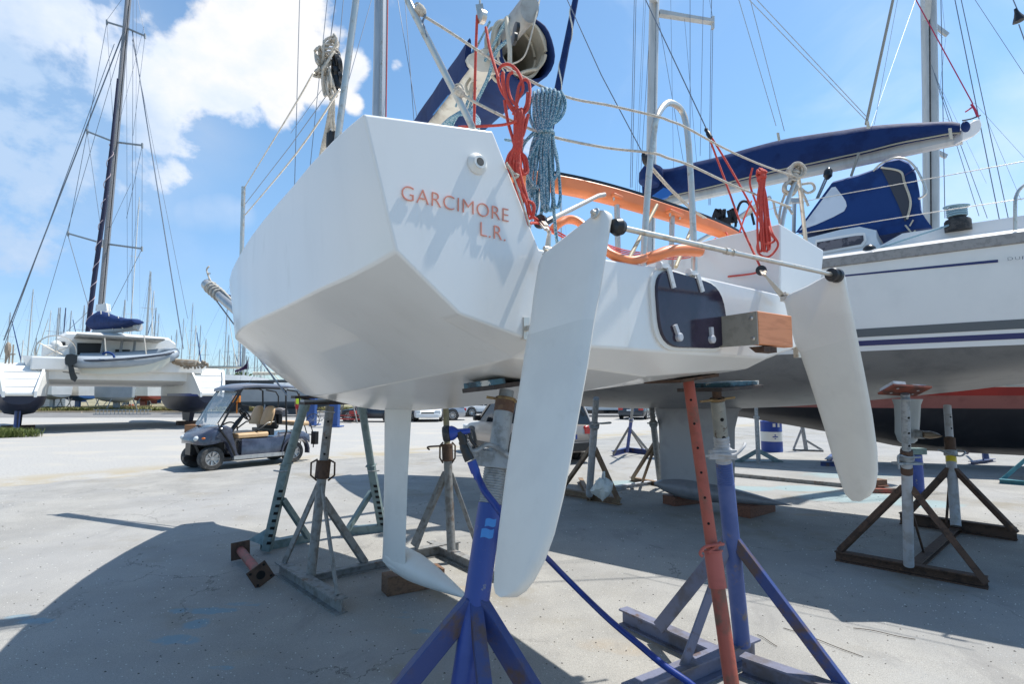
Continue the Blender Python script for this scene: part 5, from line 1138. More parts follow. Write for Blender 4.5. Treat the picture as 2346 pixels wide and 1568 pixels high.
# plastic bag
q = MB(); c = P(1380, 1122, 7.0); rnd = random.Random(3); rows = []
for i in range(9):
    th = i/8; row = []
    for k in range(18):
        a = 2*math.pi*k/18; r = .125*math.sin(math.pi*min(.97, th*.85+.12))*(1+.22*math.sin(3*a+i)+rnd.uniform(-.12, .12)); row.append(c+V(r*math.cos(a), r*.6*math.sin(a), .13-.26*th+.02*math.sin(2*a+i)+(.07 if (k in (3, 4) and i < 2) else 0)))
    rows.append(row)
q.loft(rows); q.tube([c+V(.03, 0, .12), c+V(.03, .02, .22)], .012, 6)
tag(q.build('plastic_bag', mat('white plastic film', (.62, .66, .64), .3, trans=.25, c2=(.5, .54, .52), scale=20, bump=.5, bscale=40), None, ang=25), 'crumpled white plastic bag tied on the rusty foot of the pale grey stand', 'plastic bag')
# barrel
bb_ = G(1769, 1035); bt = thing('oil_drum', 'blue steel drum with a broad white band and small white labels', 'drum', tuple(bb_))
m = MB(); r = .29; m.lathe(bb_, Z, [(r*.97, 0), (r*1.02, .01), (r, .03), (r, .28), (r*1.02, .295), (r, .31), (r, .58), (r*1.02, .595), (r, .61), (r, .85), (r*1.02, .87), (r*.97, .88), (r*.95, .865), (.02, .865)], 36); m.build('drum_body', bluebar, bt, ang=30)
m = MB(); m.lathe(bb_, Z, [(r+.002, .30), (r+.004, .3005), (r+.004, .575), (r+.002, .5755)], 36); m.build('white_band', barw, bt, ang=30)
def curved(bt, zc, h, a0, a1, r, mt, nm):
    q = MB(); vs = []; n = 8
    for i in range(n+1):
        a = a0+(a1-a0)*i/n; vs += [bb_+V(r*math.cos(a), r*math.sin(a), zc-h/2), bb_+V(r*math.cos(a), r*math.sin(a), zc+h/2)]
    q.add(vs, [(2*i, 2*i+2, 2*i+3, 2*i+1) for i in range(n)]); q.build(nm, mt, bt, ang=60)
curved(bt, .77, .10, -1.85, -1.60, r+.003, barw, 'paper_label'); curved(bt, .77, .11, -1.38, -1.15, r+.003, barw, 'paper_label')
bl_ = mat('blue print', (.03, .06, .30), .5)
q = MB(); 
for dx, dz, w, h in ((-.03, .485, .03, .03), (-.03, .385, .03, .02)):
    q.prism([bb_+V(dx-w, -r-.006+.001, dz), bb_+V(dx, -r-.008, dz-h*.8), bb_+V(dx+w, -r-.006, dz), bb_+V(dx, -r-.008, dz+h*.8)], V(0, .002, 0))
q.box(bb_+V(-.03, -r-.007, .438), (.075, .001, .014)); q.build('emblem', bl_, bt, smooth=False)
m = MB(); m.tube([bb_+V(.02, 0, .86), bb_+V(.08, .02, 1.05), bb_+V(.12, .03, 1.22)], [.02, .035, .03], 8); tag(m.build('hand_pump', rust, None), 'rusty rod standing in the top of the blue drum', 'rod')

# ================================================================ THE CRUISER ON THE RIGHT
QA = V(-.787, .617, 0).normalized(); QN = V(-.617, -.787, 0).normalized(); QK = V(2.95, 7.90, 0)   # forward, towards the camera side, keel centre
def Qp(k, t, z): return QK+QA*k+QN*t+Z*z
def QL(x, y, t): return PL(x, y, QK+QN*t, QN)
cru = thing('cruising_yacht', 'large white sailing cruiser with navy boom cover and navy sprayhood, right of the white racer', 'sailboat', tuple(Qp(0, 0, 0)))
q_sh = [(-5.2, 1.55), (-3.5, 1.80), (-2, 1.86), (0, 1.86), (2, 1.72), (3.5, 1.40), (5, .85), (6.2, .25), (6.5, .04)]
q_sz = [(-5.2, 3.02), (0, 3.0), (6.5, 3.18)]
def qsec(k):
    s = crv(q_sh, k); z = crv(q_sz, k); wl = s*.955; bot = crv([(-5.2, 2.00), (-4, 1.86), (-2.5, 1.64), (-1, 1.48), (0.5, 1.42), (2.5, 1.45), (4.5, 1.62), (6.2, 2.0), (6.5, 2.2)], k)
    zw = 2.05
    half = [(0, bot), (s*.30, bot+.035), (s*.55, bot+(zw-bot)*.20), (s*.74, bot+(zw-bot)*.42), (s*.87, bot+(zw-bot)*.68), (wl, max(zw, bot+.05))]
    return half, s, z, wl
ks = [-5.2, -4.6, -4, -3.4, -2.8, -2.2, -1.6, -1, -.4, .2, .8, 1.4, 2, 2.6, 3.2, 3.8, 4.4, 5, 5.6, 6.1, 6.45]
def strip(f, name, mm, ang=50, both=True):
    m = MB()
    for sgn in ((1, -1) if both else (1,)):
        rows = [[Qp(k, t*sgn, z) for t, z in f(k)] for k in ks]; m.loft(rows, closed=False, caps=False)
    return m.build(name, mm, cru, ang=ang)
def topside(k):
    half, s, z, wl = qsec(k); return [(wl, 2.05), (s*.975, 2.35), (s*.992, 2.68), (s, z-.10)]
strip(topside, 'topsides', gelcr)
strip(lambda k: qsec(k)[0], 'underwater_hull', antif)
strip(lambda k: (lambda s, z: [(s, z-.10), (s+.022, z-.095), (s+.022, z-.005), (s-.02, z)])(qsec(k)[1], qsec(k)[2]), 'toe_rail', toerail, 25)
strip(lambda k: (lambda s, z: [(s-.02, z), (s-.10, z+.05), (s-.45, z+.13), (0, z+.16)])(qsec(k)[1], qsec(k)[2]), 'deck', gelcr, 40)
def onside(z, k):
    half, s, zz, wl = qsec(k); tab = [(2.05, wl), (2.35, s*.975), (2.68, s*.992), (3.0, s)]; return crv(tab, z)
for nm, z0, z1, mt in (('boot_stripe', 2.185, 2.265, gstripe), ('boot_stripe', 2.10, 2.15, stripe)):
    strip(lambda k: [(onside(z0, k)+.004, z0), (onside(z1, k)+.004, z1)], nm, mt)
m = MB(); rows = [[Qp(k, onside(z, k)+.004, z) for z in (2.725, 2.748)] for k in np.linspace(1.9, -.72, 14)]
pA = QL(1940, 632, 1.85); pB = QL(2287, 597, 1.85); kA, kB = (pA-QK).dot(QA), (pB-QK).dot(QA); zA, zB = pA.z, pB.z
m = MB(); rows = []
for s in np.linspace(-.15, 1, 14):
    k = kA+(kB-kA)*s; z = zA+(zB-zA)*max(s, 0); rows.append([Qp(k, onside(z-.008-.004*s, k)+.005, z-.008-.004*s), Qp(k, onside(z+.008+.004*s, k)+.005, z+.008+.004*s)])
m.loft(rows, closed=False, caps=False); m.build('cove_stripe', stripe, cru, smooth=False)
ta = QL(2309, 597, 1.86); tb = QL(2352, 594.5, 1.86)
for (s_, x0, x1) in (('D', 2309, 2321), ('U', 2326, 2337), ('F', 2342, 2352)):
    a_, b_ = QL(x0, 597-(x0-2309)*.08, 1.862), QL(x1, 597-(x1-2309)*.08, 1.862); fit_text(s_, a_, b_, .026, 'lettering', cru, gstripe)
# keel, saildrive and propeller
m = MB(); secs = []
for z, k0, k1, th in ((1.62, 1.25, -.60, .20), (1.50, 1.05, -.42, .16), (1.40, .94, -.30, .14), (1.15, .89, -.235, .13), (.34, .88, -.20, .13)):
    sec = []
    for i in range(24):
        a = 2*math.pi*i/24; u = math.cos(a); sec.append(Qp((k0+k1)/2+(k0-k1)/2*u, th/2*math.sin(a)*(1+.4*u), z))
    secs.append(sec)
m.loft(secs); m.build('keel_fin', keelg, cru)
m = MB(); secs = []
for s in np.linspace(0, 1, 22):
    k = .98-1.90*s; r = .205*(math.sin(math.pi/2*min(1, (s+.012)/.30))**.7 if s < .30 else (1-((s-.30)/.70)**1.55)); r = max(r, .004)
    secs.append([Qp(k, r*math.cos(2*math.pi*i/22), .285-.10*s+r*.72*math.sin(2*math.pi*i/22)) for i in range(22)])
m.loft(secs); m.build('keel_bulb', lead, cru, ang=60)
sd = P(2083, 960, 7.2); m = MB(); secs = []
for (y, w, dx) in ((915, 36, 0), (928, 31, 0), (960, 29, 0), (992, 28, -1), (1010, 22, 0), (1016, 14, 0)):
    c = P(2079+dx, y, 7.2); ww = w*7.2/1250; secs.append([c+V(ww*math.cos(a), .05*math.sin(a), 0) for a in [2*math.pi*i/14 for i in range(14)]])
m.loft(secs); m.build('saildrive_leg', mat('saildrive grey', (.40, .43, .44), .45), cru)
a_, b_ = P(2098, 995, 7.1), P(2117, 997, 7.0)
m = MB(); m.tube([a_, b_], [.06, .05], 14); m.build('propeller_hub', galv, cru)
m = MB(); m.loft([[P(x, y, 7.0)+V(0, .05*math.sin(a), h*math.cos(a)) for a in [2*math.pi*i/10 for i in range(10)]] for x, y, h in ((2112, 996, .04), (2130, 997, .05), (2145, 998, .035), (2153, 999, .004))]); m.build('propeller_blade', mat('bronze', (.16, .12, .08), .5, .6), cru)
# coachroof with window, winch, stanchions, sprayhood
def qstrip(name, mm, rows, closed=False, caps=False, ang=40):
    m = MB(); m.loft(rows, closed=closed, caps=caps); return m.build(name, mm, cru, ang=ang)
c0, c1 = QL(1860, 545, 1.15), QL(1995, 522, 1.15); kc0, kc1 = (c0-QK).dot(QA), (c1-QK).dot(QA)
rows = []
for k, h in ((kc0+2.6, .05), (kc0+1.2, .25), (kc0, .34), ((kc0+kc1)/2, .37), (kc1+.1, .37), (kc1-.05, .30), (kc1-.12, .02)):
    rows.append([Qp(k, 1.32, 3.02), Qp(k, 1.26, 3.05+h*.75), Qp(k, 1.16, 3.08+h), Qp(k, 0, 3.20+h), Qp(k, -1.16, 3.08+h), Qp(k, -1.26, 3.05+h*.75), Qp(k, -1.32, 3.02)])
qstrip('coachroof', gelcr, rows, caps=True, ang=35)
w = [QL(x, y, 1.30) for x, y in ((1872, 556), (1960, 541), (1978, 540), (1979, 551), (1972, 560), (1885, 576), (1872, 572))]
m = MB(); m.prism(w, QN*.012); wd = m.build('window', mat('cabin window', (.05, .035, .04), .12, c2=(.16, .13, .13), scale=5, mixlo=.5, mixhi=.56), cru, smooth=False)
wo = [QL(x, y, 1.295) for x, y in ((1868, 550), (1960, 534), (1982, 533), (1986, 551), (1976, 566), (1880, 583), (1868, 580))]
m = MB(); m.prism(wo, QN*.008); m.build('window_frame', gelcr, cru, bevel=.006)
# long cockpit coaming behind the toe rail
rows = []
for k in np.linspace(kc1-.05, -4.6, 12):
    t_ = min(1.30, crv(q_sh, k)-.42); h = .16 if k < kc1-.15 else .05
    rows.append([Qp(k, t_+.10, 3.08), Qp(k, t_+.04, 3.10+h), Qp(k, t_-.22, 3.12+h), Qp(k, t_-.28, 2.95)])
qstrip('coaming', gelcr, rows, ang=30)
# sprayhood: unprojected outlines on three planes across the boat
def hoop(pts, t0_, t1_): return pts
tS = 1.10
so_px = [(1822, 534), (1905, 420), (1965, 404), (2010, 388), (2030, 372), (2060, 366), (2082, 376), (2098, 400), (2106, 440), (2108, 480), (2120, 500), (2136, 522), (2100, 525), (2060, 532), (2010, 541), (1990, 522), (1905, 524)]
pts = [QL(x, y, tS) for x, y in so_px]
m = MB(); secs = []
for t_, s_, zz in ((tS, 1.0, 0), (tS*.86, 1.0, .07), (tS*.55, 1.0, .13), (0, 1.0, .16), (-tS*.55, 1.0, .13), (-tS*.86, 1.0, .07), (-tS, 1.0, 0)):
    sec = []
    for q_ in pts:
        k = (q_-QK).dot(QA); h = q_.z-3.15; sec.append(Qp(k, t_, q_.z+zz*max(0, min(1, h/.6))))
    secs.append(sec)
m.loft(secs); spray = m.build('sprayhood', navy2, cru, ang=40)
w = [QL(x, y, tS+.004) for x, y in ((1832, 528), (1905, 430), (1914, 428), (1932, 452), (1938, 462), (1940, 472), (1934, 484), (1910, 497), (1870, 515))]
m = MB(); m.prism(w, QN*.006); m.build('clear_panel', ptex, spray, smooth=False)
w = [QL(x, y, tS+.004) for x, y in ((2017, 383), (2062, 392), (2074, 430), (2087, 465), (2081, 500), (2073, 508), (2058, 470), (2035, 420))]
m = MB(); m.prism(w, QN*.005); m.build('mesh_panel', mat('charcoal mesh', (.045, .05, .065), .8), spray, smooth=False)
def qtube(name, pxs, t_, r, mm, par, sm=5, n=8): return tubef(name, [QL(x, y, t_) for x, y in pxs], r, mm, par, n, sm)
qtube('zip_binding', [(2018, 384), (2048, 388), (2066, 396), (2072, 418), (2086, 462), (2078, 502)], tS+.012, .011, cream, spray)
qtube('frame_hoop', [(2000, 392), (2020, 374), (2050, 362), (2078, 366), (2100, 388), (2118, 425), (2121, 444), (2104, 456)], tS+.03, .011, ssteel, cru)
qtube('grab_strap', [(2072, 402), (2102, 384)], tS+.02, .008, stripe, cru, 0); 
qtube('hood_strap', [(2074, 516), (2082, 526), (2090, 534), (2097, 528)], tS+.03, .008, cream, spray)
qtube('hood_strap', [(2084, 518), (2092, 504)], tS+.03, .007, cream, spray)
# winch
wp = QL(2195, 521, 1.35); m = MB(); m.lathe(wp-Z*.04, Z, [(.105, 0), (.105, .10), (.095, .115), (.070, .125), (.062, .19), (.075, .215), (.078, .235), (.055, .25)], 26); wn = m.build('winch', rubber, cru)
q = MB()
for k in range(4): q.tube([wp+V(math.cos(a)*.073, math.sin(a)*.073, .115+k*.022) for a in np.linspace(0, 6.28, 16)], .011, 6)
q.tube([wp+V(math.cos(a)*.095, math.sin(a)*.095, .205+.01*math.sin(a)) for a in np.linspace(0, 6.28, 16)], .011, 6)
q.build('winch_rope', mat('pale blue rope', (.22, .34, .40), .8), wn)
tubef('genoa_sheet', [QL(2180, 514, 1.40), QL(2150, 524, 1.5), QL(2000, 573, 1.72)], .010, MAT['pale blue rope'], cru, 6, 0)
m = MB(); m.ball(QL(1992, 574, 1.72), .06); m.build('turning_block', blackp, cru)
# stanchions, lifelines
tubef('gate_rail', [QL(2326, 528, 1.78), QL(2326, 470, 1.78), QL(2328, 450, 1.76), QL(2340, 430, 1.74), QL(2375, 405, 1.70)], .0135, ssteel, cru, 10)
for pxs, t_ in (([(1700, 498), (1819, 466), (2121, 411), (2400, 360)], 1.78), ([(1740, 552), (1846, 534), (2121, 489), (2400, 447)], 1.78)): qtube('lifeline', pxs, t_, .0042, ssteel, cru, 4, 6)
for (x, y0, y1, t_) in ((1842, 540, 430, 1.75), (1806, 500, 450, 1.2)):
    pass
m = MB(); m.bar(QL(1818, 546, .8), QL(1820, 462, .8), .035, .035); m.box(QL(1822, 460, .8), (.07, .03, .03)); m.build('handrail_post', alul, cru, bevel=.004)
# mast, spreaders, boom
mk = .92; mastb = Qp(mk, 0, 3.2); my_ = mastb.y
m = MB(); secs = []
for (x, y) in ((1487, 640), (1490, 500), (1494, 250), (1499, 0), (1501, -120)):
    c = P(x, y, my_); secs.append([c+V(.078*math.cos(a), .12*math.sin(a), 0) for a in [2*math.pi*i/18 for i in range(18)]])
m.loft(secs); cm = m.build('mast', alul, cru)
m = MB(); m.bar(P(1494, 640, my_-.12), P(1505, -120, my_-.12), .012, .01); m.build('mast_track', galv, cm, smooth=False)
m = MB(); m.loft([[P(x, y-h, my_)+V(0, d_, 0) for d_ in (-.05, .05)]+[P(x, y+h, my_)+V(0, d_, 0) for d_ in (.05, -.05)] for x, y, h in ((1510, 30, 5), (1570, 40, 4), (1634, 50, 3.5))]); m.bar(P(1633, 38, my_), P(1633, 66, my_), .05, .04); m.build('spreader', alul, cm, smooth=False)
m = MB(); m.loft([[P(x, y, my_-q_)+V(dx, 0, 0) for dx in (-.06, .06)]+[P(x, y+6, my_-q_)+V(dx, 0, 0) for dx in (.06, -.06)] for x, y, q_ in ((1499, 0, .1), (1484, -24, .9))]); m.build('spreader', alul, cm, smooth=False)
wires(cru, [(1454, -40, my_+.9, 1444, 430, my_+.6, .006), (1458, -40, my_+.8, 1448, 430, my_+.5, .006), (1476, -20, my_+.4, 1454, 480, my_+.2, .003), (1480, -20, my_+.4, 1458, 480, my_+.2, .003), (1489, 60, my_, 1464, 460, my_, .004),
            (1536, -40, my_, 1543, 385, my_, .003), (1581, -40, my_-.3, 1581, 480, my_-.3, .005), (1612, -40, my_-.6, 1604, 357, my_-.6, .004), (1568, 40, my_, 1596, 370, my_-.5, .003), (1510, 50, my_, 1567, 378, my_-.4, .004),
            (1632, -60, my_, 1629, 46, my_, .006), (1620, -30, my_, 1633, 40, my_, .003), (1633, 66, my_, 1627, 470, my_-.4, .005), (1629, 66, my_, 1624, 470, my_-.4, .005)])
bA = P(1475, 462, my_); bB = P(2205, 308, 5.9); bd = (bB-bA).normalized(); bs = bd.cross(Z).normalized(); bu = bs.cross(bd)
m = MB(); secs = []
for p, w_, h_ in ((bA-bd*.0-bu*.08, .055, .085), (bB-bu*.02, .055, .085)):
    secs.append([p+bs*w_*a_+bu*h_*c_ for a_, c_ in ((-1, -.6), (-.6, -1), (.6, -1), (1, -.6), (1, .6), (.6, 1), (-.6, 1), (-1, .6))])
m.loft(secs); boomo = m.build('boom', alul, cru, smooth=True, ang=30)
e0 = bB; e1 = P(2250, 290, 5.75); m = MB(); m.prism([P(x, y, 5.8) for x, y in ((2205, 296), (2232, 275), (2246, 272), (2250, 286), (2246, 300), (2232, 312), (2205, 322))], V(0, .12, 0)); m.build('boom_end', gelcr, boomo, bevel=.01)
# navy cover: section lofted along the boom
Lb = (bB-bA).length; secs = []
tops = [(1475, 408), (1500, 388), (1535, 386), (1590, 372), (1650, 358), (1720, 338), (1790, 320), (1860, 308), (1930, 298), (1988, 289), (2060, 283), (2130, 280), (2175, 279), (2200, 283)]
bots = [(1478, 445), (1500, 458), (1535, 448), (1590, 436), (1650, 422), (1720, 405), (1790, 388), (1860, 374), (1930, 359), (1988, 346), (2060, 328), (2130, 314), (2175, 306), (2200, 304)]
for (xt, yt), (xb, yb) in zip(tops, bots):
    s = (xt-1475)/(2200-1475.0); Yq = 1/((1-s)/bA.y+s/bB.y)-.03
    tp, bt = P(xt, yt, Yq), P(xb, yb+5, Yq); hh = (tp-bt).length; wv = .085+.03*math.sin(s*3.1)
    cc_ = []
    for fx, fz in ((0, 1.0), (.45, .93), (.8, .7), (1.0, .35), (1.0, .12), (.8, .0), (-.8, .0), (-1.0, .12), (-1.0, .35), (-.8, .7), (-.45, .93)):
        cc_.append(bt+(tp-bt)*fz+bs*fx*wv*(1+.06*math.sin(s*40+fx)))
    secs.append(cc_)
dense = []
for j in range(len(secs[0])): dense.append(cr([s[j] for s in secs], 4))
secs = [[dense[j][i] for j in range(len(dense))] for i in range(len(dense[0]))]
m = MB(); m.loft(secs); cov = m.build('boom_cover', navy, cru, ang=60)
m = MB(); m.tube([p[6]*1.0-Z*.0 for p in secs[6:]], .010, 6); m.tube([p[5]+V(0, 0, -.005) for p in secs[6:]], .010, 6); m.build('cover_piping', mat('khaki piping', (.36, .33, .24), .8), cov)
for (x, y0, y1) in ((1784, 304, 322), (1989, 278, 294), (2178, 294, 318)):
    m = MB(); Yq = 6.6 if x < 1800 else 6.1 if x < 2000 else 5.75; a_, b_ = P(x-2, y0, Yq), P(x+1, y1, Yq); m.bar(a_, b_, .012, .03); m.build('lazy_jack_strap', cream, cov, smooth=False)
q = MB(); rnd = random.Random(9)
q.lathe(P(1492, 402, my_-.35), V(.3, 0, 1), [(.05, -.20), (.16, -.14), (.19, 0), (.15, .12), (.05, .17)], 14); q.build('cover_front', navy, cov)
q = MB(); q.prism([P(x, y, 7.2) for x, y in ((1495, 448), (1520, 430), (1545, 437), (1532, 450), (1515, 456))], V(0, .08, 0)); q.build('blue_cloth', mat('bright blue cloth', (.02, .13, .42), .7), cov)
wires(cru, [(1687, -20, 6.9, 1778, 288, 6.8, .005), (1714, -20, 6.9, 1797, 300, 6.7, .005), (1708, -10, 6.3, 1984, 275, 6.2, .005), (1722, -14, 6.3, 1990, 272, 6.2, .005), (2104, -20, 7.5, 1995, 290, 6.3, .002)], 'lazy_jack', alu)
wires(cru, [(2058, -10, 6.4, 2003, 285, 6.2, .003)], 'lazy_jack', alu)
tubef('sail_batten_strap', [P(2050, -20, 6.4), P(1984, 285, 6.25)], .018, mat('beige strap', (.34, .30, .24), .8), cru, 4, 0); tubef('sail_batten_strap', [P(1968, 350, 6.2), P(1950, 403, 6.2)], .016, MAT['beige strap'], cru, 4, 0)
wires(cru, [(2088, -20, 5.8, 2229, 238, 5.7, .006)], 'topping_lift', mat('crimson rope', (.42, .03, .08), .7), 6)
tubef('topping_lift', [P(2225, 238, 5.7), P(2233, 250, 5.7), P(2240, 268, 5.7)], .012, MAT['crimson rope'], cru, 6); tubef('topping_lift', [P(2212, 256, 5.7), P(2228, 245, 5.7)], .008, MAT['crimson rope'], cru, 6)
tubef('outhaul', [P(2205, 276, 5.7), P(2225, 272, 5.7), P(2246, 264, 5.7)], .008, rubber, cru, 6)
m = MB(); m.ball(P(2212, 290, 5.72), .05, 10, (1, .6, 1.3)); m.build('cover_bundle', navy, cov)
wires(cru, [(2161, 270, 6.0, 2240, 300, 5.8, .002)], 'reef_line')
for x, y in ((1880, 442), (1766, 449-5), (2131, 376-3), (2187, 365)):
    pass
m = MB(); a_ = P(1897, 398, 6.3); m.lathe(a_, V(-.2, 0, -1), [(.02, -.07), (.045, -.04), (.05, .03), (.02, .07)], 10); m.build('mainsheet_block', blackp, cru)
wires(cru, [(1892, 405, 6.3, 1870, 455, 6.4, .010), (1897, 405, 6.3, 1874, 455, 6.4, .010), (1902, 385, 6.2, 1900, 395, 6.3, .006)], 'mainsheet')
# vang strut seen through the white yacht's stern
tubef('vang_strut', [P(1765, 452, 6.8), P(1650, 525, 7.4), P(1570, 570, 7.9)], .03, alu, cru, 8, 0)

# furled foresail of another yacht behind, navy with a pale spiral
m = MB(); a_, b_ = P(1326, -40, 9), P(1222, 490, 9); secs_ = []
m.tube([a_, a_.lerp(b_, .35), a_.lerp(b_, .7), b_], [.050, .062, .066, .06], 12)
fs = m.build('furled_sail', navy, None, ang=60)
fy = thing('far_yacht_rig', 'navy furled foresail and stay of a yacht hidden behind the white racing yacht', 'sailboat', tuple(G(1222, 1085)))
fs.parent = fy; fs.matrix_parent_inverse = parent_inv(fy)
m = MB(); pts = []; n_ = 60
for i in range(n_+1):
    s = i/n_; c = a_.lerp(b_, s); a = s*26; pts.append(c+V(math.cos(a)*.062, math.sin(a)*.062, 0))
m.tube(pts, .014, 5); m.build('pale_luff_tape', sailw, fy)
hull_far = MB(); hb = P(1222, 930, 9)
for (x0, y0, x1, y1, Yq) in ((1294, 5, 1378, 172, 9),): pass
tubef('forestay', [b_, V(b_.x-.4, b_.y, 3.0)], .02, alu, fy, 6, 0)

# ---- big red and black hull on the right with the second mast
rb = thing('red_hull_yacht', 'big yacht with red band and black bottom behind the cruiser at the right edge', 'sailboat', tuple(P(2400, 1040, 13)))
def RB(u, t, z): return V(6.3+u*.95, 14.6-u*.30, z)+V(-.30, -.95, 0)*t
m1, m2, m3, m4 = MB(), MB(), MB(), MB()
us = np.linspace(-1.8, 9, 16); rk, r1, r2, r3 = [], [], [], []
for u in us:
    w_ = 1.75*min(1, (u+1.82)/4.2)**.55; kz = 1.30-.95*min(1, max(0, (u+1.8)/5.5))**1.1
    rk.append([RB(u, 0, kz-.15*max(0, (u-2)/5)), RB(u, w_*.35, kz+.10), RB(u, w_*.62, kz+(1.42-kz)*.45), RB(u, w_*.78, 1.34)])
    r1.append([RB(u, w_*.78, 1.34), RB(u, w_*.86, 1.62)]); r2.append([RB(u, w_*.86, 1.62), RB(u, w_*.93, 1.80)]); r3.append([RB(u, w_*.93, 1.80), RB(u, w_, 1.86), RB(u, w_*1.03, 1.88), RB(u, w_*1.05, 2.9), RB(u, 0, 3.0)])
m1.loft(rk, closed=False, caps=False); m1.build('black_bottom', blackaf, rb); m2.loft(r1, closed=False, caps=False); m2.build('faded_band', pinkaf, rb); m3.loft(r2, closed=False, caps=False); m3.build('red_band', redaf, rb)
m4.loft(r3, closed=False, caps=False); m4.build('topsides', gelcr, rb)
m = MB(); m.loft([[RB(u, 1.75*min(1, (u+1.82)/4.2)**.55*.955+.02, 1.825) for _ in (0,)]+[RB(u, 1.75*min(1, (u+1.82)/4.2)**.55*.965+.02, 1.865)] for u in us], closed=False, caps=False); m.build('teal_line', mat('teal line', (.02, .30, .36), .4), rb)
m = MB(); m.loft([[RB(u, 0.0, z) for z in (1.2, .55-.02*u)]+[RB(u, .12, z) for z in (.55-.02*u, 1.2)] for u in np.linspace(2.4, 8, 5)]); m.build('long_keel', blackaf, rb)
for (x, y, x2, y2) in ((2005, 938, 2110, 935),): pass
sm = 11.0
m = MB(); secs = []
for (x, y) in ((2133, 640), (2133, 400), (2131, 200), (2127, 0), (2124, -160)): 
    c = P(x, y, sm); secs.append([c+V(.125*math.cos(a), .17*math.sin(a), 0) for a in [2*math.pi*i/16 for i in range(16)]])
m.loft(secs); rm = m.build('mast', alul, rb)
m = MB(); m.bar(P(2134, 640, sm-.17), P(2128, -160, sm-.17), .03, .012); m.build('mast_track', rubber, rm, smooth=False)
for q_ in (((2138, 56), (2171, 80)), ((2142, 346), (2168, 359))): m = MB(); m.bar(P(*q_[0], sm), P(*q_[1], sm), .05, .09); m.build('spreader', alul, rm, smooth=False)
m = MB(); m.bar(P(2122, 46, sm-.2), P(2130, -60, sm-.5), .12, .05); m.build('spreader', alul, rm, smooth=False)
wires(rb, [(2155, -40, sm-.3, 2165, 500, sm-.3, .008), (2180, -40, sm-.5, 2290, 505, sm-.5, .009), (2196, -30, sm-.5, 2311, 505, sm-.5, .008), (2134, 148, sm-.3, 2243, 495, sm-.3, .006), (2141, 167, sm-.3, 2262, 500, sm-.3, .006), (2167, 86, sm, 2146, 260, sm, .003), (2157, -10, sm, 2166, 80, sm, .003),
            (2228, -10, sm, 2360, 190, sm, .005), (2232, 235, sm+3, 2400, 420, sm+3, .004), (2260, 272, sm+3, 2340, 460, sm+3, .004), (2146, 180, sm+1, 2260, 420, sm+2, .003), (2135, 62, sm+.1, 2160, 86, sm+.1, .003)])
wires(rb, [(2309, -30, 8, 2331, 22, 8, .008), (2334, 55, 8, 2350, 100, 8, .008)], 'forestay')
m = MB(); m.lathe(P(2333, 38, 8), V(.25, 0, -1), [(.02, -.14), (.03, -.08), (.05, -.02), (.075, .03), (.09, .07), (.03, .09)], 12); m.build('furler_drum', blackp, rb)

# ================================================================ GOLF CART
gf = V(-.616, -.788, 0).normalized(); gs = V(.788, -.616, 0).normalized()
gO = G(484, 1079)-gs*.475   # centre of the front axle on the ground
def Gc(x, y, z): return gO+gf*x+gs*y+Z*z
GM = Matrix((gf, gs, Z)).transposed()
cart = thing('golf_cart', 'dark blue grey golf cart with tan seats and a folded clear windscreen', 'golf cart', tuple(Gc(-.9, 0, 0)))
cbody = mat('cart paint', (.032, .038, .062), .22, c2=(.065, .075, .11), scale=3, coat=.5, spec=.6)
tan = mat('tan vinyl', (.55, .36, .19), .5, c2=(.48, .31, .16), scale=5)
tyre = mat('tyre', (.045, .044, .042), .85, c2=(.09, .085, .08), scale=14, bump=.4)
rim = mat('alloy rim', (.50, .50, .50), .3, .8)
def wheel(c, ax, r, w, parent, mt=tyre, rimm=None, spokes=8, hub=.6):
    ax = Vector(ax).normalized(); q = MB(); c = Vector(c)
    q.lathe(c-ax*w/2, ax, [(r*hub, 0), (r*.93, 0), (r, w*.14), (r, w*.86), (r*.93, w), (r*hub, w), (r*hub, 0)], 28); t = q.build('tyre', mt, parent, ang=30)
    q = MB(); q.lathe(c-ax*w*.3, ax, [(r*hub, 0), (r*hub, w*.78), (r*hub*.93, w*.79), (r*hub*.90, w*.55), (.01, w*.5)], 24)
    u = ax.orthogonal().normalized(); v_ = ax.cross(u)
    for k in range(spokes):
        a = 2*math.pi*k/spokes; d_ = u*math.cos(a)+v_*math.sin(a); q.bar(c+ax*w*.34+d_*r*.08, c+ax*w*.42+d_*r*hub*.96, r*.10, r*.05, up=ax)
    q.lathe(c+ax*w*.28, ax, [(r*.16, 0), (r*.14, w*.16), (.005, w*.17)], 12)
    q.build('rim', rimm or rim, t, ang=40); return t
for (x, y, s) in ((0, .475, 1), (0, -.475, -1), (-1.9, .475, 1), (-1.9, -.475, -1)): wheel(Gc(x, y-.06*s, .255), gs*s, .255, .21, cart)
def clo(rows, name, mt, par=cart, ang=40, bev=0, **k): m = MB(); m.loft([[Gc(*p) for p in r] for r in rows], **k); return m.build(name, mt, par, ang=ang, bevel=bev)
def csec(x, w, z0, z1, r=.06): return [(x, -w, z0), (x, -w, z1-r), (x, -w+r*.4, z1-r*.3), (x, -w+r*1.3, z1), (x, w-r*1.3, z1), (x, w-r*.4, z1-r*.3), (x, w, z1-r), (x, w, z0)]
clo([csec(.33, .30, .60, .66), csec(.29, .40, .56, .74), csec(.18, .50, .55, .82), csec(.02, .56, .57, .90, .10), csec(-.14, .56, .60, .95, .10), csec(-.30, .52, .62, .95, .08), csec(-.40, .50, .60, .90, .06)], 'hood', cbody, ang=50)
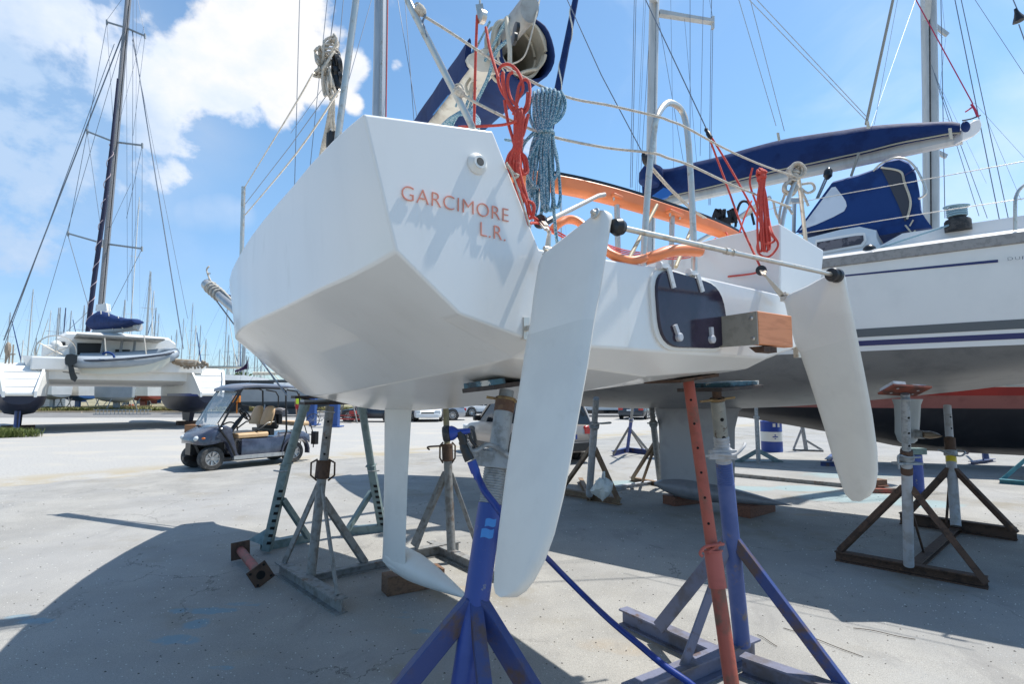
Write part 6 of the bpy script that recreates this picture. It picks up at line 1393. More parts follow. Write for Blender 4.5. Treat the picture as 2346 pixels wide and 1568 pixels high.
for s in (1, -1):
    # front cowl down to the sill
    clo([[(-.18, s*.50, .95), (-.18, s*.56, .92), (-.02, s*.57, .72), (.0, s*.50, .72)], [(-.34, s*.50, .90), (-.34, s*.57, .86), (-.26, s*.57, .60), (-.22, s*.50, .60)], [(-.50, s*.50, .34), (-.50, s*.57, .34), (-.40, s*.57, .30), (-.38, s*.50, .30)], [(-.58, s*.50, .24), (-.58, s*.57, .24), (-.44, s*.57, .22), (-.42, s*.50, .22)]], 'side_cowl', cbody)
    clo([[(-.42, s*.50, .20), (-.42, s*.60, .20), (-.42, s*.60, .28), (-.42, s*.50, .28)], [(-1.60, s*.50, .20), (-1.60, s*.60, .20), (-1.60, s*.60, .28), (-1.60, s*.50, .28)]], 'sill', alu, ang=30)
    m = MB(); rows = []
    for a in np.linspace(-.15, math.pi+.15, 12):
        rows.append([Gc(-1.9+math.cos(a)*.33, s*.44, .26+math.sin(a)*.36), Gc(-1.9+math.cos(a)*.33, s*.60, .26+math.sin(a)*.34), Gc(-1.9+math.cos(a)*.37, s*.60, .26+math.sin(a)*.39), Gc(-1.9+math.cos(a)*.37, s*.44, .26+math.sin(a)*.41)])
    m.loft(rows); m.build('rear_arch', cbody, cart, ang=40)
    m = MB(); m.ball(Gc(.27, s*.34, .69), .075, 12, (1, 1, .8)); m.build('headlight', mat('lamp glass', (.6, .62, .62), .1), cart)
    m = MB(); m.ball(Gc(.19, s*.47, .70), .045, 10, (1, .8, .6)); m.build('indicator', mat('amber lens', (.6, .16, .03), .2), cart)
clo([csec(-.60, .55, .24, .65, .04), csec(-1.30, .55, .24, .64, .04), csec(-1.50, .56, .30, .66, .05), csec(-1.75, .57, .56, .72, .08), csec(-2.15, .56, .56, .74, .08), csec(-2.32, .50, .45, .66, .08)], 'rear_body', cbody, ang=40)
clo([csec(-.20, .50, .20, .25, .01), csec(-1.7, .50, .20, .25, .01)], 'floor', rubber)
m = MB(); m.box(Gc(-.05, 0, .45), (.36, .13, .12), GM); m.box(Gc(-1.0, 0, .20), (.9, .35, .05), GM); m.box(Gc(.0, 0, .26), (.40, .04, .04), GM); m.build('chassis', blackp, cart, smooth=False)
for s in (1, -1): m = MB(); m.bar(Gc(.26, s*.16, .60), Gc(.12, s*.22, .28), .07, .05); m.build('bumper_bracket', blackp, cart, smooth=False)
clo([csec(-.52, .54, .66, .765, .04), csec(-1.22, .54, .67, .78, .04)], 'seat_cushion', tan, bev=.01)
for s in (-.27, .27):
    m = MB(); rows = []
    for z, w_, d_ in ((.93, .24, .05), (.98, .265, .07), (1.18, .265, .075), (1.30, .23, .07), (1.36, .14, .05), (1.375, .05, .02)):
        x0 = -1.27-(z-.93)*.28; rows.append([Gc(x0+d_*.8*math.cos(a), s+w_*math.sin(a), z) for a in [2*math.pi*i/14 for i in range(14)]])
    m.loft(rows); m.build('backrest', tan, cart, ang=60)
m = MB(); m.box(Gc(-1.42, 0, 1.02), (.02, .46, .20), GM @ Matrix.Rotation(.25, 3, 'Y')); m.box(Gc(-1.36, 0, .76), (.05, .44, .08), GM); m.build('seat_back_frame', blackp, cart, smooth=False)
m = MB()
for s in (-.4, .4): m.tube([Gc(-.95, s, .74), Gc(-.98, s*1.3, .82), Gc(-1.20, s*1.3, .98), Gc(-1.38, s*1.2, 1.0)], .018, 6)
m.tube(cr([Gc(-.60, -.45, .74), Gc(-.62, -.50, .90), Gc(-.80, -.52, .98), Gc(-.95, -.5, .92), Gc(-.98, -.48, .76)], 5), .018, 6); m.build('arm_rail', blackp, cart)
# steering
m = MB(); c = Gc(-.78, .24, 1.19); ax = (gf*.72+Z*-.50).normalized(); ax = (gf*-.78+Z*.62).normalized(); u = ax.orthogonal().normalized(); v_ = ax.cross(u)
m.tube([c+(u*math.cos(a)+v_*math.sin(a))*.17 for a in np.linspace(0, 6.283, 25)], .018, 8, caps=False)
for a in (0.3, 2.4, 4.5): m.tube([c, c+(u*math.cos(a)+v_*math.sin(a))*.17], .016, 6)
m.lathe(c-ax*.03, ax, [(.05, 0), (.05, .05), (.02, .06)], 12); m.build('steering_wheel', blackp, cart)
m = MB(); m.tube([c-ax*.03, Gc(-.62, .24, 1.0), Gc(-.34, .24, .60)], [.035, .055, .035], 10); m.build('steering_column', blackp, cart)
# roof, posts, windscreen
def rsec(x, w, z, h=.05): return [(x, -w, z), (x, -w, z+h*.6), (x, -w+.06, z+h), (x, 0, z+h*1.5), (x, w-.06, z+h), (x, w, z+h*.6), (x, w, z), (x, 0, z+h*.4)]
clo([rsec(-.38, .50, 1.71, .05), rsec(-.42, .56, 1.74, .06), rsec(-.58, .58, 1.79, .07), rsec(-.9, .58, 1.815, .07), rsec(-1.6, .58, 1.80, .07), rsec(-1.84, .56, 1.79, .06), rsec(-1.88, .52, 1.785, .05)], 'roof', mat('cart roof', (.12, .13, .16), .35, coat=.3), ang=50)
m = MB(); m.box(Gc(-1.15, 0, 1.80), (.50, .55, .012), GM); m.build('roof_lining', mat('mustard lining', (.34, .24, .08), .8), cart, smooth=False)
m = MB()
for s in (1, -1):
    m.tube(cr([Gc(-.46, s*.57, .26), Gc(-.30, s*.575, .60), Gc(-.12, s*.575, .86), Gc(-.13, s*.57, .98), Gc(-.52, s*.56, 1.72), Gc(-.60, s*.55, 1.79), Gc(-.75, s*.55, 1.80)], 4), .022, 8)
    m.tube([Gc(-.7, s*.55, 1.79), Gc(-1.5, s*.55, 1.79), Gc(-1.60, s*.55, 1.74), Gc(-1.66, s*.55, .76), Gc(-1.55, s*.55, .40)], .022, 8)
    m.tube([Gc(-1.66, s*.50, 1.76), Gc(-1.92, s*.50, 1.72), Gc(-2.0, s*.50, 1.60), Gc(-2.02, s*.50, .80), Gc(-1.8, s*.50, .78)], .018, 8)
m.build('roof_post', blackp, cart)
scr = mat('perspex screen', (.60, .70, .72), .12, alpha=.30, c2=(.75, .8, .8), scale=6, c3=(.95, .95, .95), s3=3, lo3=.66, hi3=.7)
m = MB(); m.loft([[Gc(-.02, -.48, .95), Gc(-.02, .48, .95), Gc(-.012, .48, .95), Gc(-.012, -.48, .95)], [Gc(-.05, -.52, 1.01), Gc(-.05, .52, 1.01), Gc(-.042, .52, 1.01), Gc(-.042, -.52, 1.01)], [Gc(-.46, -.53, 1.71), Gc(-.46, .53, 1.71), Gc(-.452, .53, 1.71), Gc(-.452, -.53, 1.71)]]); m.build('windscreen', scr, cart, smooth=False)
for s in (1, -1): m = MB(); m.tube([Gc(-.10, s*.54, .90), Gc(-.06, s*.535, 1.02), Gc(-.47, s*.54, 1.72)], .013, 6); m.build('screen_frame', blackp, cart)
# bag well, rolled cover and load at the back
m = MB(); m.tube(cr([Gc(-1.75, -.3, 1.20), Gc(-1.80, 0, 1.24), Gc(-1.75, .3, 1.2)], 5), [.08]*11, 10); m.build('rolled_cover', mat('grey tarpaulin', (.22, .21, .22), .7, c2=(.32, .31, .32), scale=14, bump=.6), cart)
m = MB(); m.box(Gc(-1.58, 0, 1.06), (.05, .40, .12), GM); m.build('rear_box', blackp, cart, bevel=.01)
clo([csec(-1.95, .48, .88, .98, .04), csec(-2.30, .48, .88, .98, .04)], 'rear_seat', tan, bev=.01)
m = MB()
for s in (-.3, 0, .3): m.tube([Gc(-2.2, s, .88), Gc(-2.45, s, .90), Gc(-2.55, s, .60), Gc(-2.55, s, .30)], .016, 6)
m.tube([Gc(-2.55, -.45, .62), Gc(-2.55, .45, .62)], .016, 6); m.box(Gc(-2.52, .40, .55), (.05, .09, .16), GM); m.build('rear_rack', blackp, cart)
m = MB(); m.box(Gc(.62, -.62, 1.0), (.0, .0, .0)); 
bx = P(455, 985, 13.6); m = MB(); m.box(G(452, 1000)+Z*.1, (.01, .01, .01))
tag(MB().box(G(446, 991)+Z*.17, (.32, .25, .17)).build('wooden_crate', mat('old crate wood', (.26, .13, .06), .8, c2=(.17, .085, .04), scale=6, stretch=(1, 1, 6)), None, bevel=.01), 'brown wooden block on the gravel just behind the golf cart bonnet', 'crate')


# ================================================================ CATAMARAN
CA = V(-.66, .75, 0).normalized(); CS = V(CA.y, -CA.x, 0)      # forward, starboard
CC = (V(-15.6, 28, 0)+V(-20.9, 23.3, 0))/2
def K(d, t, z): return CC+CA*d+CS*t+Z*z
def KL(x, y, d): return PL(x, y, CC+CA*d, CA)
cat = thing('catamaran', 'white catamaran with navy bottoms and folded boom cover, parked at the left', 'catamaran', tuple(K(3, 0, 0)))
gelc = mat('catamaran gelcoat', (.72, .71, .68), .3, c2=(.66, .655, .62), scale=1)
navyaf = mat('navy antifouling', (.018, .022, .045), .5, c2=(.012, .015, .03), scale=1)
bluel = mat('blue waterline', (.02, .05, .22), .4)
for s in (-1, 1):
    tc = 3.55*s; top, bot, bb_ = MB(), MB(), MB(); rt, rbm, rl = [], [], []
    for d, w_, kz, zt_ in ((-.9, .55, 1.25, 1.75), (-.3, .72, 1.0, 2.45), (.3, .86, .90, 2.9), (2, .92, .72, 3.1), (5, .92, .65, 3.2), (8, .75, .75, 3.3), (10.5, .4, 1.0, 3.4), (11.9, .04, 1.5, 3.5)):
        rbm.append([K(d, tc+w_*x, kz+(1.60-kz)*zf) for x, zf in ((-1, 1.0), (-.9, .55), (-.55, .12), (0, 0), (.55, .12), (.9, .55), (1, 1.0))])
        rl.append([K(d, tc-w_*1.01, 1.60), K(d, tc-w_*1.015, 1.72)]); rl_ = None
        rt.append([K(d, tc-w_*1.0, 1.60), K(d, tc-w_*1.05, (1.6+zt_)/2), K(d, tc-w_*.98, zt_), K(d, tc+w_*.98, zt_), K(d, tc+w_*1.05, (1.6+zt_)/2), K(d, tc+w_, 1.60)])
    top.loft(rt, closed=False, caps=True); hl = top.build('hull', gelc, cat, ang=30); bot.loft(rbm, closed=False); bot.build('antifouling', navyaf, hl)
    m = MB(); m.loft([[K(d, tc+sg*w_*1.012, z) for z in (1.60, 1.73)] for d, w_ in ((-.9, .55), (-.3, .72), (.3, .86), (2, .92), (5, .92)) for sg in (-1,)], closed=False, caps=False); m.build('waterline', bluel, hl)
    m = MB()     # stern steps
    for i, (d, z) in enumerate(((-.95, 1.72), (-.66, 2.02), (-.37, 2.34), (-.05, 2.66))): m.box(K(d+.22, tc, z-.04), (.42+.05*i, .28, .035), Matrix((CS, CA, Z)).transposed())
    for y_ in (-1, 1): m.loft([[K(d_, tc+y_*(w__+.0), z_) for z_ in (z0_, z1_)]+[K(d_, tc+y_*(w__+.09), z_) for z_ in (z1_, z0_)] for d_, w__, z0_, z1_ in ((-1.1, .44, 1.55, 1.80), (-.5, .58, 1.9, 2.42), (.2, .70, 2.5, 2.98))])
    m.build('stern_step', gelc, hl, smooth=False)
    m = MB(); m.loft([[K(-.2, tc-.03, .95), K(.25, tc-.03, .95), K(.25, tc+.03, .95), K(-.2, tc+.03, .95)], [K(-.12, tc-.02, .25), K(.14, tc-.02, .25), K(.14, tc+.02, .25), K(-.12, tc+.02, .25)]]); m.build('rudder', navyaf, cat)
    m = MB(); m.loft([[K(3.0, tc-.12, .8), K(5.2, tc-.12, .8), K(5.2, tc+.12, .8), K(3.0, tc+.12, .8)], [K(3.3, tc-.1, .22), K(5.0, tc-.1, .22), K(5.0, tc+.1, .22), K(3.3, tc+.1, .22)]]); m.build('keel', navyaf, cat)
    m = MB(); m.box(K(3.6, tc, .11), (.6, .35, .11), Matrix((CS, CA, Z)).transposed()); m.build('keel_block', rust, cat, smooth=False)
m = MB(); p_ = KL(40, 950, .0); m.tube([V(p_.x, p_.y, 0), V(p_.x, p_.y, 1.4)], .1, 10); m.build('support_post', bluefade, cat)
# bridge deck
rows = []
for d in (.3, 1.0, 3, 6, 8.5, 9):
    z0 = 2.15 if d > .8 else 2.35
    rows.append([K(d, -3.2, z0), K(d, -3.5, 3.05), K(d, -3.6, 3.35), K(d, 3.6, 3.35), K(d, 3.5, 3.05), K(d, 3.2, z0)])
m = MB(); m.loft(rows); m.build('bridge_deck', gelc, cat, ang=30)
m = MB(); m.box(K(.15, 0, 3.02), (3.3, .22, .28), Matrix((CS, CA, Z)).transposed()); m.build('aft_beam', gelc, cat, bevel=.05)
# cabin
rows = []
for d, w_, h in ((2.2, 2.6, 1.25), (2.6, 2.65, 1.40), (5, 2.5, 1.45), (6.6, 2.1, 1.2), (8.2, 1.3, .15)):
    rows.append([K(d, -w_, 3.3), K(d, -w_*.93, 3.3+h*.8), K(d, -w_*.8, 3.3+h), K(d, 0, 3.38+h), K(d, w_*.8, 3.3+h), K(d, w_*.93, 3.3+h*.8), K(d, w_, 3.3)])
m = MB(); m.loft(rows, closed=True); m.build('cabin', gelc, cat, ang=30)
for (x0, y0, x1, y1) in ((177, 786, 238, 813), (264, 801, 298, 813), (134, 783, 150, 798)):
    pts = [KL(x, y, 2.14) for x, y in ((x0, y0), (x1, y0+1), (x1, y1), (x0, y1))]; m = MB(); m.prism(pts, CA*.05); m.build('cabin_window', mat('cabin pane', (.02, .022, .025), .35, spec=.3), cat, smooth=False)
m = MB(); c = KL(128, 806, 1.6); u = CS; m.tube([c+CS*.75*math.cos(a)+Z*.75*math.sin(a) for a in np.linspace(0, 6.283, 28)], .03, 6, caps=False)
for a in (0.5, 1.6, 2.6, 3.7, 4.7, 5.8): m.tube([c, c+CS*.75*math.cos(a)+Z*.75*math.sin(a)], .02, 5)
m.build('steering_wheel', ssteel, cat); m = MB(); m.box(c+CA*.3-Z*.2, (.5, .2, .5), Matrix((CS, CA, Z)).transposed()); m.ball(c+Z*.3+CA*.3, .25); m.build('helm_console', gelc, cat, bevel=.04)
# hard top panel
hz0, hz1 = KL(174, 773, .6), KL(377, 774, .6)
ta_, tb_ = (hz0-CC).dot(CS), (hz1-CC).dot(CS); zz_ = (hz0.z+hz1.z)/2
m = MB(); m.box(K(1.5, (ta_+tb_)/2, zz_), ((tb_-ta_)/2, 1.1, .05), Matrix((CS, CA, Z)).transposed()); m.build('solar_roof', mat('grey solar roof', (.22, .22, .21), .6), cat, bevel=.03)
m = MB()
for t_ in (ta_+1.0, (ta_+tb_)/2, tb_-1.2): m.tube([K(1.2, t_, 3.3), K(1.5, t_+.1, zz_-.05)], .06, 8)
m.build('roof_post', galv, cat)
# mast, boom, covers, rigging (rising out of the frame)
MY = K(6.0, 0, 0).y
mtop = P(299, -60, MY); mbot = P(232, 700, MY)
m = MB(); secs = []
for p_ in (mbot, mtop): secs.append([p_+V(.125*math.cos(a), .2*math.sin(a), 0) for a in [2*math.pi*i/14 for i in range(14)]])
m.loft(secs); cmast = m.build('mast', mat('brown grey mast', (.26, .25, .25), .45, .4), cat)
m = MB(); m.tube([P(232, 690, MY), P(231, 760, MY)], .14, 10); m.build('mast_foot', gelc, cat)
wires(cat, [(235, 700, MY-.2, 300, -40, MY-.2, .03)], 'mast_groove', rubber, 4)
m = MB(); a_, b_ = P(203, 755, MY-1), P(276, 250, MY-1); pts = [P(201, 760, MY-1), P(216, 640, MY-1), P(240, 470, MY-1), P(256, 330, MY-1), P(270, 180, MY-1)]
m.tube(pts, [.11, .12, .105, .08, .05], 10); m.build('furled_genoa', mat('dark genoa', (.012, .014, .045), .7), cat)
m = MB(); pts = []
for i in range(140):
    s = i/139; p_ = P(201, 760, MY-1).lerp(P(216, 640, MY-1), min(1, s*3)) if s < .333 else P(216, 640, MY-1).lerp(P(256, 330, MY-1), (s-.333)/.667)
    a = s*60; pts.append(p_+V(math.cos(a)*.122, math.sin(a)*.122, 0))
m.tube(pts, .02, 4); m.build('furling_line', mat('pinkish line', (.5, .4, .42), .8), cat)
for (x0, y0, x1, y1, xm, ym) in ((245, 50, 332, 82, 288, 63), (200, 301, 326, 333, 261, 325), (156, 535, 325, 570, 236, 558)):
    m = MB(); m.bar(P(xm, ym, MY), P(x0, y0, MY), .07, .09); m.bar(P(xm, ym, MY), P(x1, y1, MY), .07, .09); m.bar(P(x0, y0-5, MY), P(x0, y0+6, MY), .08, .08); m.bar(P(x1, y1-5, MY), P(x1, y1+6, MY), .08, .08); m.build('spreader', galv, cmast, smooth=False)
m = MB(); m.lathe(P(233, 562, MY), Z, [(.2, -.1), (.25, 0), (.25, .25), (.15, .3)], 12); m.build('radar_dome', gelc, cmast)
W_ = []
for l in ((288, 60, 9, 780, .035), (262, 100, -4, 830, .018), (288, 70, 55, 870, .014), (303, 70, 420, 800, .030), (303, 90, 430, 730, .012), (245, 50, 200, 301, .014), (200, 301, 156, 535, .016), (156, 540, 202, 700, .018), (200, 305, 236, 558, .013), (245, 55, 262, 320, .011), (332, 84, 305, 310, .011), (332, 80, 312, -20, .011), (326, 333, 290, 500, .013), (326, 333, 325, 570, .011), (325, 572, 250, 720, .014), (245, 45, 285, -10, .010), (305, 0, 302, 800, .014), (290, 120, 292, 690, .010), (313, 0, 310, 570, .008), (296, 60, 214, 620, .010), (236, 558, 300, 420, .010), (262, 325, 330, 60, .008), (204, 712, 137, 775, .014)):
    W_.append((l[0], l[1], MY, l[2], l[3], MY, l[4]))
wires(cat, W_, 'shroud')
m = MB(); secs = []
for (x, yt, yb) in ((209, 735, 752), (214, 722, 757), (228, 712, 760), (245, 716, 758), (265, 724, 755), (290, 730, 752), (314, 731, 744), (317, 734, 741)):
    Yq = MY-1.5-(x-209)*.02; c = P(x, (yt+yb)/2, Yq); h = (yb-yt)/1250*Yq/2
    secs.append([c+V(.05*math.cos(a), .35*math.cos(a), h*math.sin(a)) for a in [2*math.pi*i/12 for i in range(12)]])
m.loft(secs); cv = m.build('boom_cover', navy, cat, ang=60)
m = MB()
for (x, y0, y1) in ((232, 712, 758), (250, 718, 756), (272, 725, 754)):
    Yq = MY-1.5-(x-209)*.02-.36; m.tube(cr([P(x-1, y0, Yq), P(x+2, (y0+y1)/2, Yq-.02), P(x+10, y1, Yq)], 4), .025, 5)
m.build('cover_lashing', sailw, cv)
m = MB(); m.tube([P(218, 762, MY-1.8), P(318, 750, MY-3.2)], .17, 10); m.lathe(P(312, 750, MY-3.3), V(1, -.2, .1), [(.2, 0), (.22, .02), (.22, .18), (.2, .2)], 12); m.build('boom', mat('boom dark end', (.42, .42, .41), .5), cat)
m = MB(); m.prism([P(x, y, MY-1.2) for x, y in ((218, 713), (220, 698), (240, 696), (243, 695), (245, 712), (236, 716))], V(0, .3, 0)); m.build('sail_headboard', gelc, cat, smooth=False)
m = MB(); rnd = random.Random(4)
for k in range(24):
    x = 415+rnd.random()*55; m.tube(cr([P(x, 833+rnd.random()*12, 27), P(x+rnd.uniform(-8, 8), 826+rnd.random()*12, 27), P(x+rnd.uniform(-10, 10), 836+rnd.random()*10, 27)], 3), .05, 5)
m.tube([P(380, 828, 27), P(452, 833, 27)], .16, 8); m.build('rope_and_fender_heap', mat('brownish gear', (.26, .2, .14), .8, c2=(.4, .36, .3), scale=4), cat)
m = MB()
for x in (12, 20, 28): m.tube([P(x, 845, 24), P(x+3, 790, 24)], .03, 5)
m.tube(cr([P(10, 838, 24), P(20, 815, 24), P(35, 812, 24)], 4), .03, 5); m.ball(P(18, 800, 24), .2, 8, (.6, .6, 1.6)); m.build('stern_rail', mat('brownish gear'if False else 'gear2', (.3, .24, .18), .7), cat)

# dinghy with outboard hung under the aft beam
DY = 24.2
din = thing('dinghy', 'grey white inflatable dinghy with black outboard hanging off the catamaran stern', 'dinghy', tuple(P(280, 850, DY)))
tub = mat('dinghy grey', (.30, .34, .38), .5, c2=(.26, .30, .34), scale=2)
pts = PP((158, 829, DY), (180, 830, DY), (240, 830, DY+.6), (310, 827, DY+1.4), (360, 823, DY+2), (388, 817, DY+2.3), (402, 811, DY+2.6))
m = MB(); m.tube(cr(pts, 5), [.16]+[.24]*4+[.27]*22+[.22]*4, 14); m.build('side_tube', tub, din, ang=70)
pts = PP((165, 827, DY-.26), (240, 826, DY+.32), (310, 821, DY+1.12), (370, 814, DY+1.72), (398, 808, DY+2.32))
m = MB(); 
for dz in (0, .0): m.tube(cr(pts, 5), .055, 8)
m.build('rubbing_strake', mat('dinghy strake', (.10, .12, .16), .6), din)
m = MB(); m.loft([[P(x, y0, DY+q_), P(x, y1, DY+q_), P(x, y1, DY+q_+.8), P(x, y0, DY+q_+.8)] for x, y0, y1, q_ in ((186, 834, 855), (230, 834, 858), (290, 832, 857), (340, 830, 853), (370, 826, 845), (390, 820, 830)) for q_ in ((x-158)*.008,)] if False else [[P(x, y0, DY+(x-158)*.009), P(x, y1, DY+(x-158)*.009), P(x, y1, DY+.8+(x-158)*.009), P(x, y0, DY+.8+(x-158)*.009)] for x, y0, y1 in ((186, 834, 855), (230, 834, 858), (290, 832, 857), (340, 829, 853), (370, 825, 844), (390, 819, 828))]); m.build('rigid_floor', mat('cream hull', (.62, .58, .47), .5), din, ang=40)
pts2 = PP((185, 821, DY+1.4), (260, 819, DY+2), (340, 813, DY+2.9), (380, 808, DY+3.2), (400, 809, DY+2.8))
m = MB(); m.tube(cr(pts2, 5), .24, 12); m.build('side_tube', tub, din, ang=70)
m = MB(); m.tube(cr(PP((235, 812, DY+.3), (245, 808, DY+.3), (258, 812, DY+.3), (262, 820, DY+.3)), 4), .05, 6); m.build('lifting_strap', navy2, din)
m = MB(); c = P(163, 826, DY-.2)
m.loft([[P(x, y, DY+d_) for x, y in ((148, 822), (152, 813), (165, 811), (178, 815), (176, 832), (162, 840), (150, 836))] for d_ in (-.45, -.1)]); m.loft([[P(x, y, DY+d_) for x, y in ((156, 838), (168, 836), (172, 855), (178, 866), (172, 876), (162, 870), (158, 855))] for d_ in (-.34, -.2)]); m.bar(P(150, 853, DY-.27), P(176, 856, DY-.27), .3, .03); m.build('outboard_motor', blackp, din, ang=30)
for s in ((240, 800, 243, 815), (330, 793, 335, 812)): wires(din, [(s[0], s[1]-25, DY+1, s[2], s[3], DY+1, .03)], 'davit_line', ropew)

# ================================================================ CARS
def car(name, label, org, head, L_, W_, H_, paint, kind='suv', cat_='car', plate=None, lamps=True):
    """org: ground point under the middle of the rear bumper; head: forward direction"""
    f = Vector((head[0], head[1], 0)).normalized(); s = V(f.y, -f.x, 0); M = Matrix((s, f, Z)).transposed(); org = V(org.x, org.y, 0)
    def c(x, y, z): return org+f*x+s*y+Z*z
    t = thing(name, label, cat_, tuple(org+f*L_/2))
    w = W_/2; r_ = .34 if kind != 'sedan' else .325; ax0, ax1 = L_*.20, L_*.80
    bz = .24; belt = H_*.56 if kind == 'suv' else H_*.60 if kind == 'sedan' else H_*.5
    if kind == 'van': prof = [(0, bz, H_*.94), (.04, bz, H_*.97), (L_*.30, bz, H_), (L_*.70, bz, H_*.99), (L_*.78, bz, H_*.93), (L_*.90, bz, H_*.52), (L_*.985, bz, H_*.42), (L_, bz+.1, H_*.30)]
    else: prof = [(0, bz+.18, belt*.82), (.04, bz+.05, belt*.94), (.22, bz, belt*1.0), (L_*.30, bz, belt), (L_*.68, bz, belt*.98), (L_*.86, bz, belt*.90), (L_*.97, bz+.04, belt*.74), (L_, bz+.12, belt*.58)]
    secs = []
    for x, z0, z1 in prof:
        e = .80 if x in (0, L_) else .93 if x < .1 or x > L_*.95 else 1.0; ww = w*e
        secs.append([c(x, -ww*.93, z0), c(x, -ww, z0+(z1-z0)*.25), c(x, -ww*1.0, z0+(z1-z0)*.62), c(x, -ww*.93, z1-.02), c(x, -ww*.85, z1), c(x, 0, z1+.03), c(x, ww*.85, z1), c(x, ww*.93, z1-.02), c(x, ww, z0+(z1-z0)*.62), c(x, ww, z0+(z1-z0)*.25), c(x, ww*.93, z0), c(x, 0, z0-.02)])
    m = MB(); m.loft(secs); body = m.build('body', paint, t, ang=32)
    if kind != 'van':
        g = [(.12 if kind == 'suv' else L_*.14, belt, 0), (.42 if kind == 'suv' else L_*.27, H_*.96, 1), (L_*.40, H_, 1), (L_*.55, H_*.985, 1), (L_*.74, belt*.97, 0)]
        rows = []
        for x, z, up in g:
            ww = w*(.72 if up else .88); rows.append([c(x, -w*.90, belt-.03), c(x, -ww, z if up else belt), c(x, -ww*.8, z+(.03 if up else 0)), c(x, ww*.8, z+(.03 if up else 0)), c(x, ww, z if up else belt), c(x, w*.90, belt-.03)])
        m = MB(); m.loft(rows); m.build('cabin_glass', glassd, t, ang=30)
        m = MB(); m.loft([[c(x, y*w*.70, z+.035) for y in (-1, -.6, .6, 1)]+[c(x, y*w*.70, z+.012) for y in (1, -1)] for x, z in ((g[1][0], g[1][1]), (L_*.40, H_), (L_*.56, H_*.985))]); m.build('roof', paint, t, ang=30)
        m = MB()
        for sd in (-1, 1):
            for (xa, za, xb, zb, q_) in ((g[0][0]+.05, belt, g[1][0], H_*.96, .07), (L_*.44, belt, L_*.42, H_, .05), (L_*.73, belt, L_*.555, H_*.985, .05)): m.bar(c(xa, sd*w*.89, za), c(xb, sd*w*.725, zb), q_, q_)
            m.bar(c(g[1][0], sd*w*.72, H_*.97), c(L_*.56, sd*w*.72, H_*.985), .05, .05)
        m.build('pillars', paint, t, smooth=False)
    else:
        m = MB(); m.loft([[c(L_*.775, -w*.86, H_*.90), c(L_*.775, w*.86, H_*.90), c(L_*.905, w*.84, H_*.54), c(L_*.905, -w*.84, H_*.54)], [c(L_*.78, -w*.86, H_*.92), c(L_*.78, w*.86, H_*.92), c(L_*.92, w*.84, H_*.56), c(L_*.92, -w*.84, H_*.56)]]); m.build('windscreen', glassd, t, smooth=False)
        for sd in (-1, 1): m = MB(); m.box(c(L_*.70, sd*(w+.001), H_*.72), (.012, L_*.07, H_*.13), M); m.box(c(L_*.45, sd*(w+.004), bz+.12), (.014, L_*.42, .14), M); m.build('side_trim', glassd, t, smooth=False)
    for sd in (-1, 1):
        for x in (ax0, ax1):
            q = MB(); q.lathe(c(x, sd*(w-.02), r_+.01), s*sd, [(r_+.07, -.12), (r_+.08, .012), (r_+.03, .028), (.02, .029)], 24); q.build('wheel_arch', blackp, t, ang=30)
            wheel(c(x, sd*(w-.07), r_), s*sd, r_, .22, t, spokes=10, hub=.66)
        q = MB(); q.bar(c(ax0+r_+.1, sd*(w*.985), bz+.06), c(ax1-r_-.1, sd*(w*.985), bz+.06), .05, .14); q.build('sill', blackp, t, smooth=False)
        if kind != 'van':
            q = MB(); q.box(c(L_*.66, sd*(w+.10), belt+.08), (.10, .07, .08), M); q.build('wing_mirror', blackp, t, bevel=.03)
            for x in (L_*.40, L_*.585): q = MB(); q.box(c(x, sd*(w*.985), belt*.72), (.012, .08, .012), M); q.build('door_handle', paint, t)
            q = MB(); q.box(c(L_*.47, sd*(w*1.001), belt*.62), (.0015, .006, belt*.27), M); q.box(c(L_*.30, sd*(w*.999), belt*.66), (.0015, .006, belt*.22), M); q.build('door_gap', holeb, t, smooth=False)
        q = MB(); q.box(c(.055, sd*w*.74, belt*.84), (.16, .07, .10), M); q.build('tail_light', mat('tail lamp red', (.45, .012, .012), .15, coat=.5), t, bevel=.03)
        q = MB(); q.box(c(L_-.10, sd*w*.70, belt*.72), (.17, .08, .09), M); q.build('headlight', mat('lamp glass', (.6, .62, .62), .1), t, bevel=.03)
    q = MB(); q.box(c(-.02, 0, bz+.17), (w*.84, .09, .11), M); q.build('rear_bumper', blackp if kind != 'sedan' else paint, t, bevel=.03); q = MB(); q.box(c(L_+.0, 0, bz+.14), (w*.80, .07, .12), M); q.build('front_bumper', blackp if kind != 'sedan' else paint, t, bevel=.03)
    q = MB(); q.box(c(-.055 if kind == 'suv' else -.02, 0, bz+.40), (.26, .012, .055), M); pl = q.build('number_plate', mat('plate white', (.7, .7, .7), .4), t, smooth=False)
    q = MB(); q.box(c(-.058 if kind == 'suv' else -.023, .235, bz+.40), (.025, .012, .055), M); q.build('plate_band', bluebar, pl, smooth=False)
    q = MB(); q.box(c(L_+.075, 0, bz+.16), (.26, .01, .055), M); q.build('number_plate', MAT['plate white'], t, smooth=False)
    q = MB(); q.box(c(L_-.005, 0, belt*.62), (w*.45, .03, .06), M); q.build('grille', blackp, t, smooth=False)
    return t, c, f, s
beige = mat('beige metallic paint', (.34, .295, .26), .28, .35, c2=(.37, .325, .29), scale=2, coat=.4)
fS = V(-.47, .88, 0).normalized(); sS = V(fS.y, -fS.x, 0)
rl = G(1177, 1061); org = rl+sS*.82-fS*.86
org = V(org.x+.12, org.y, 0)
tS_, cS_, _, _ = car('parked_car', 'beige metallic family SUV seen between the blue pole and the left rudder', org, fS, 4.4, 1.82, 1.68, beige, 'suv')
pc = cS_(-.068, .0, .64)
bl_, br_ = cS_(-.069, -.19, .615), cS_(-.069, .19, .615)
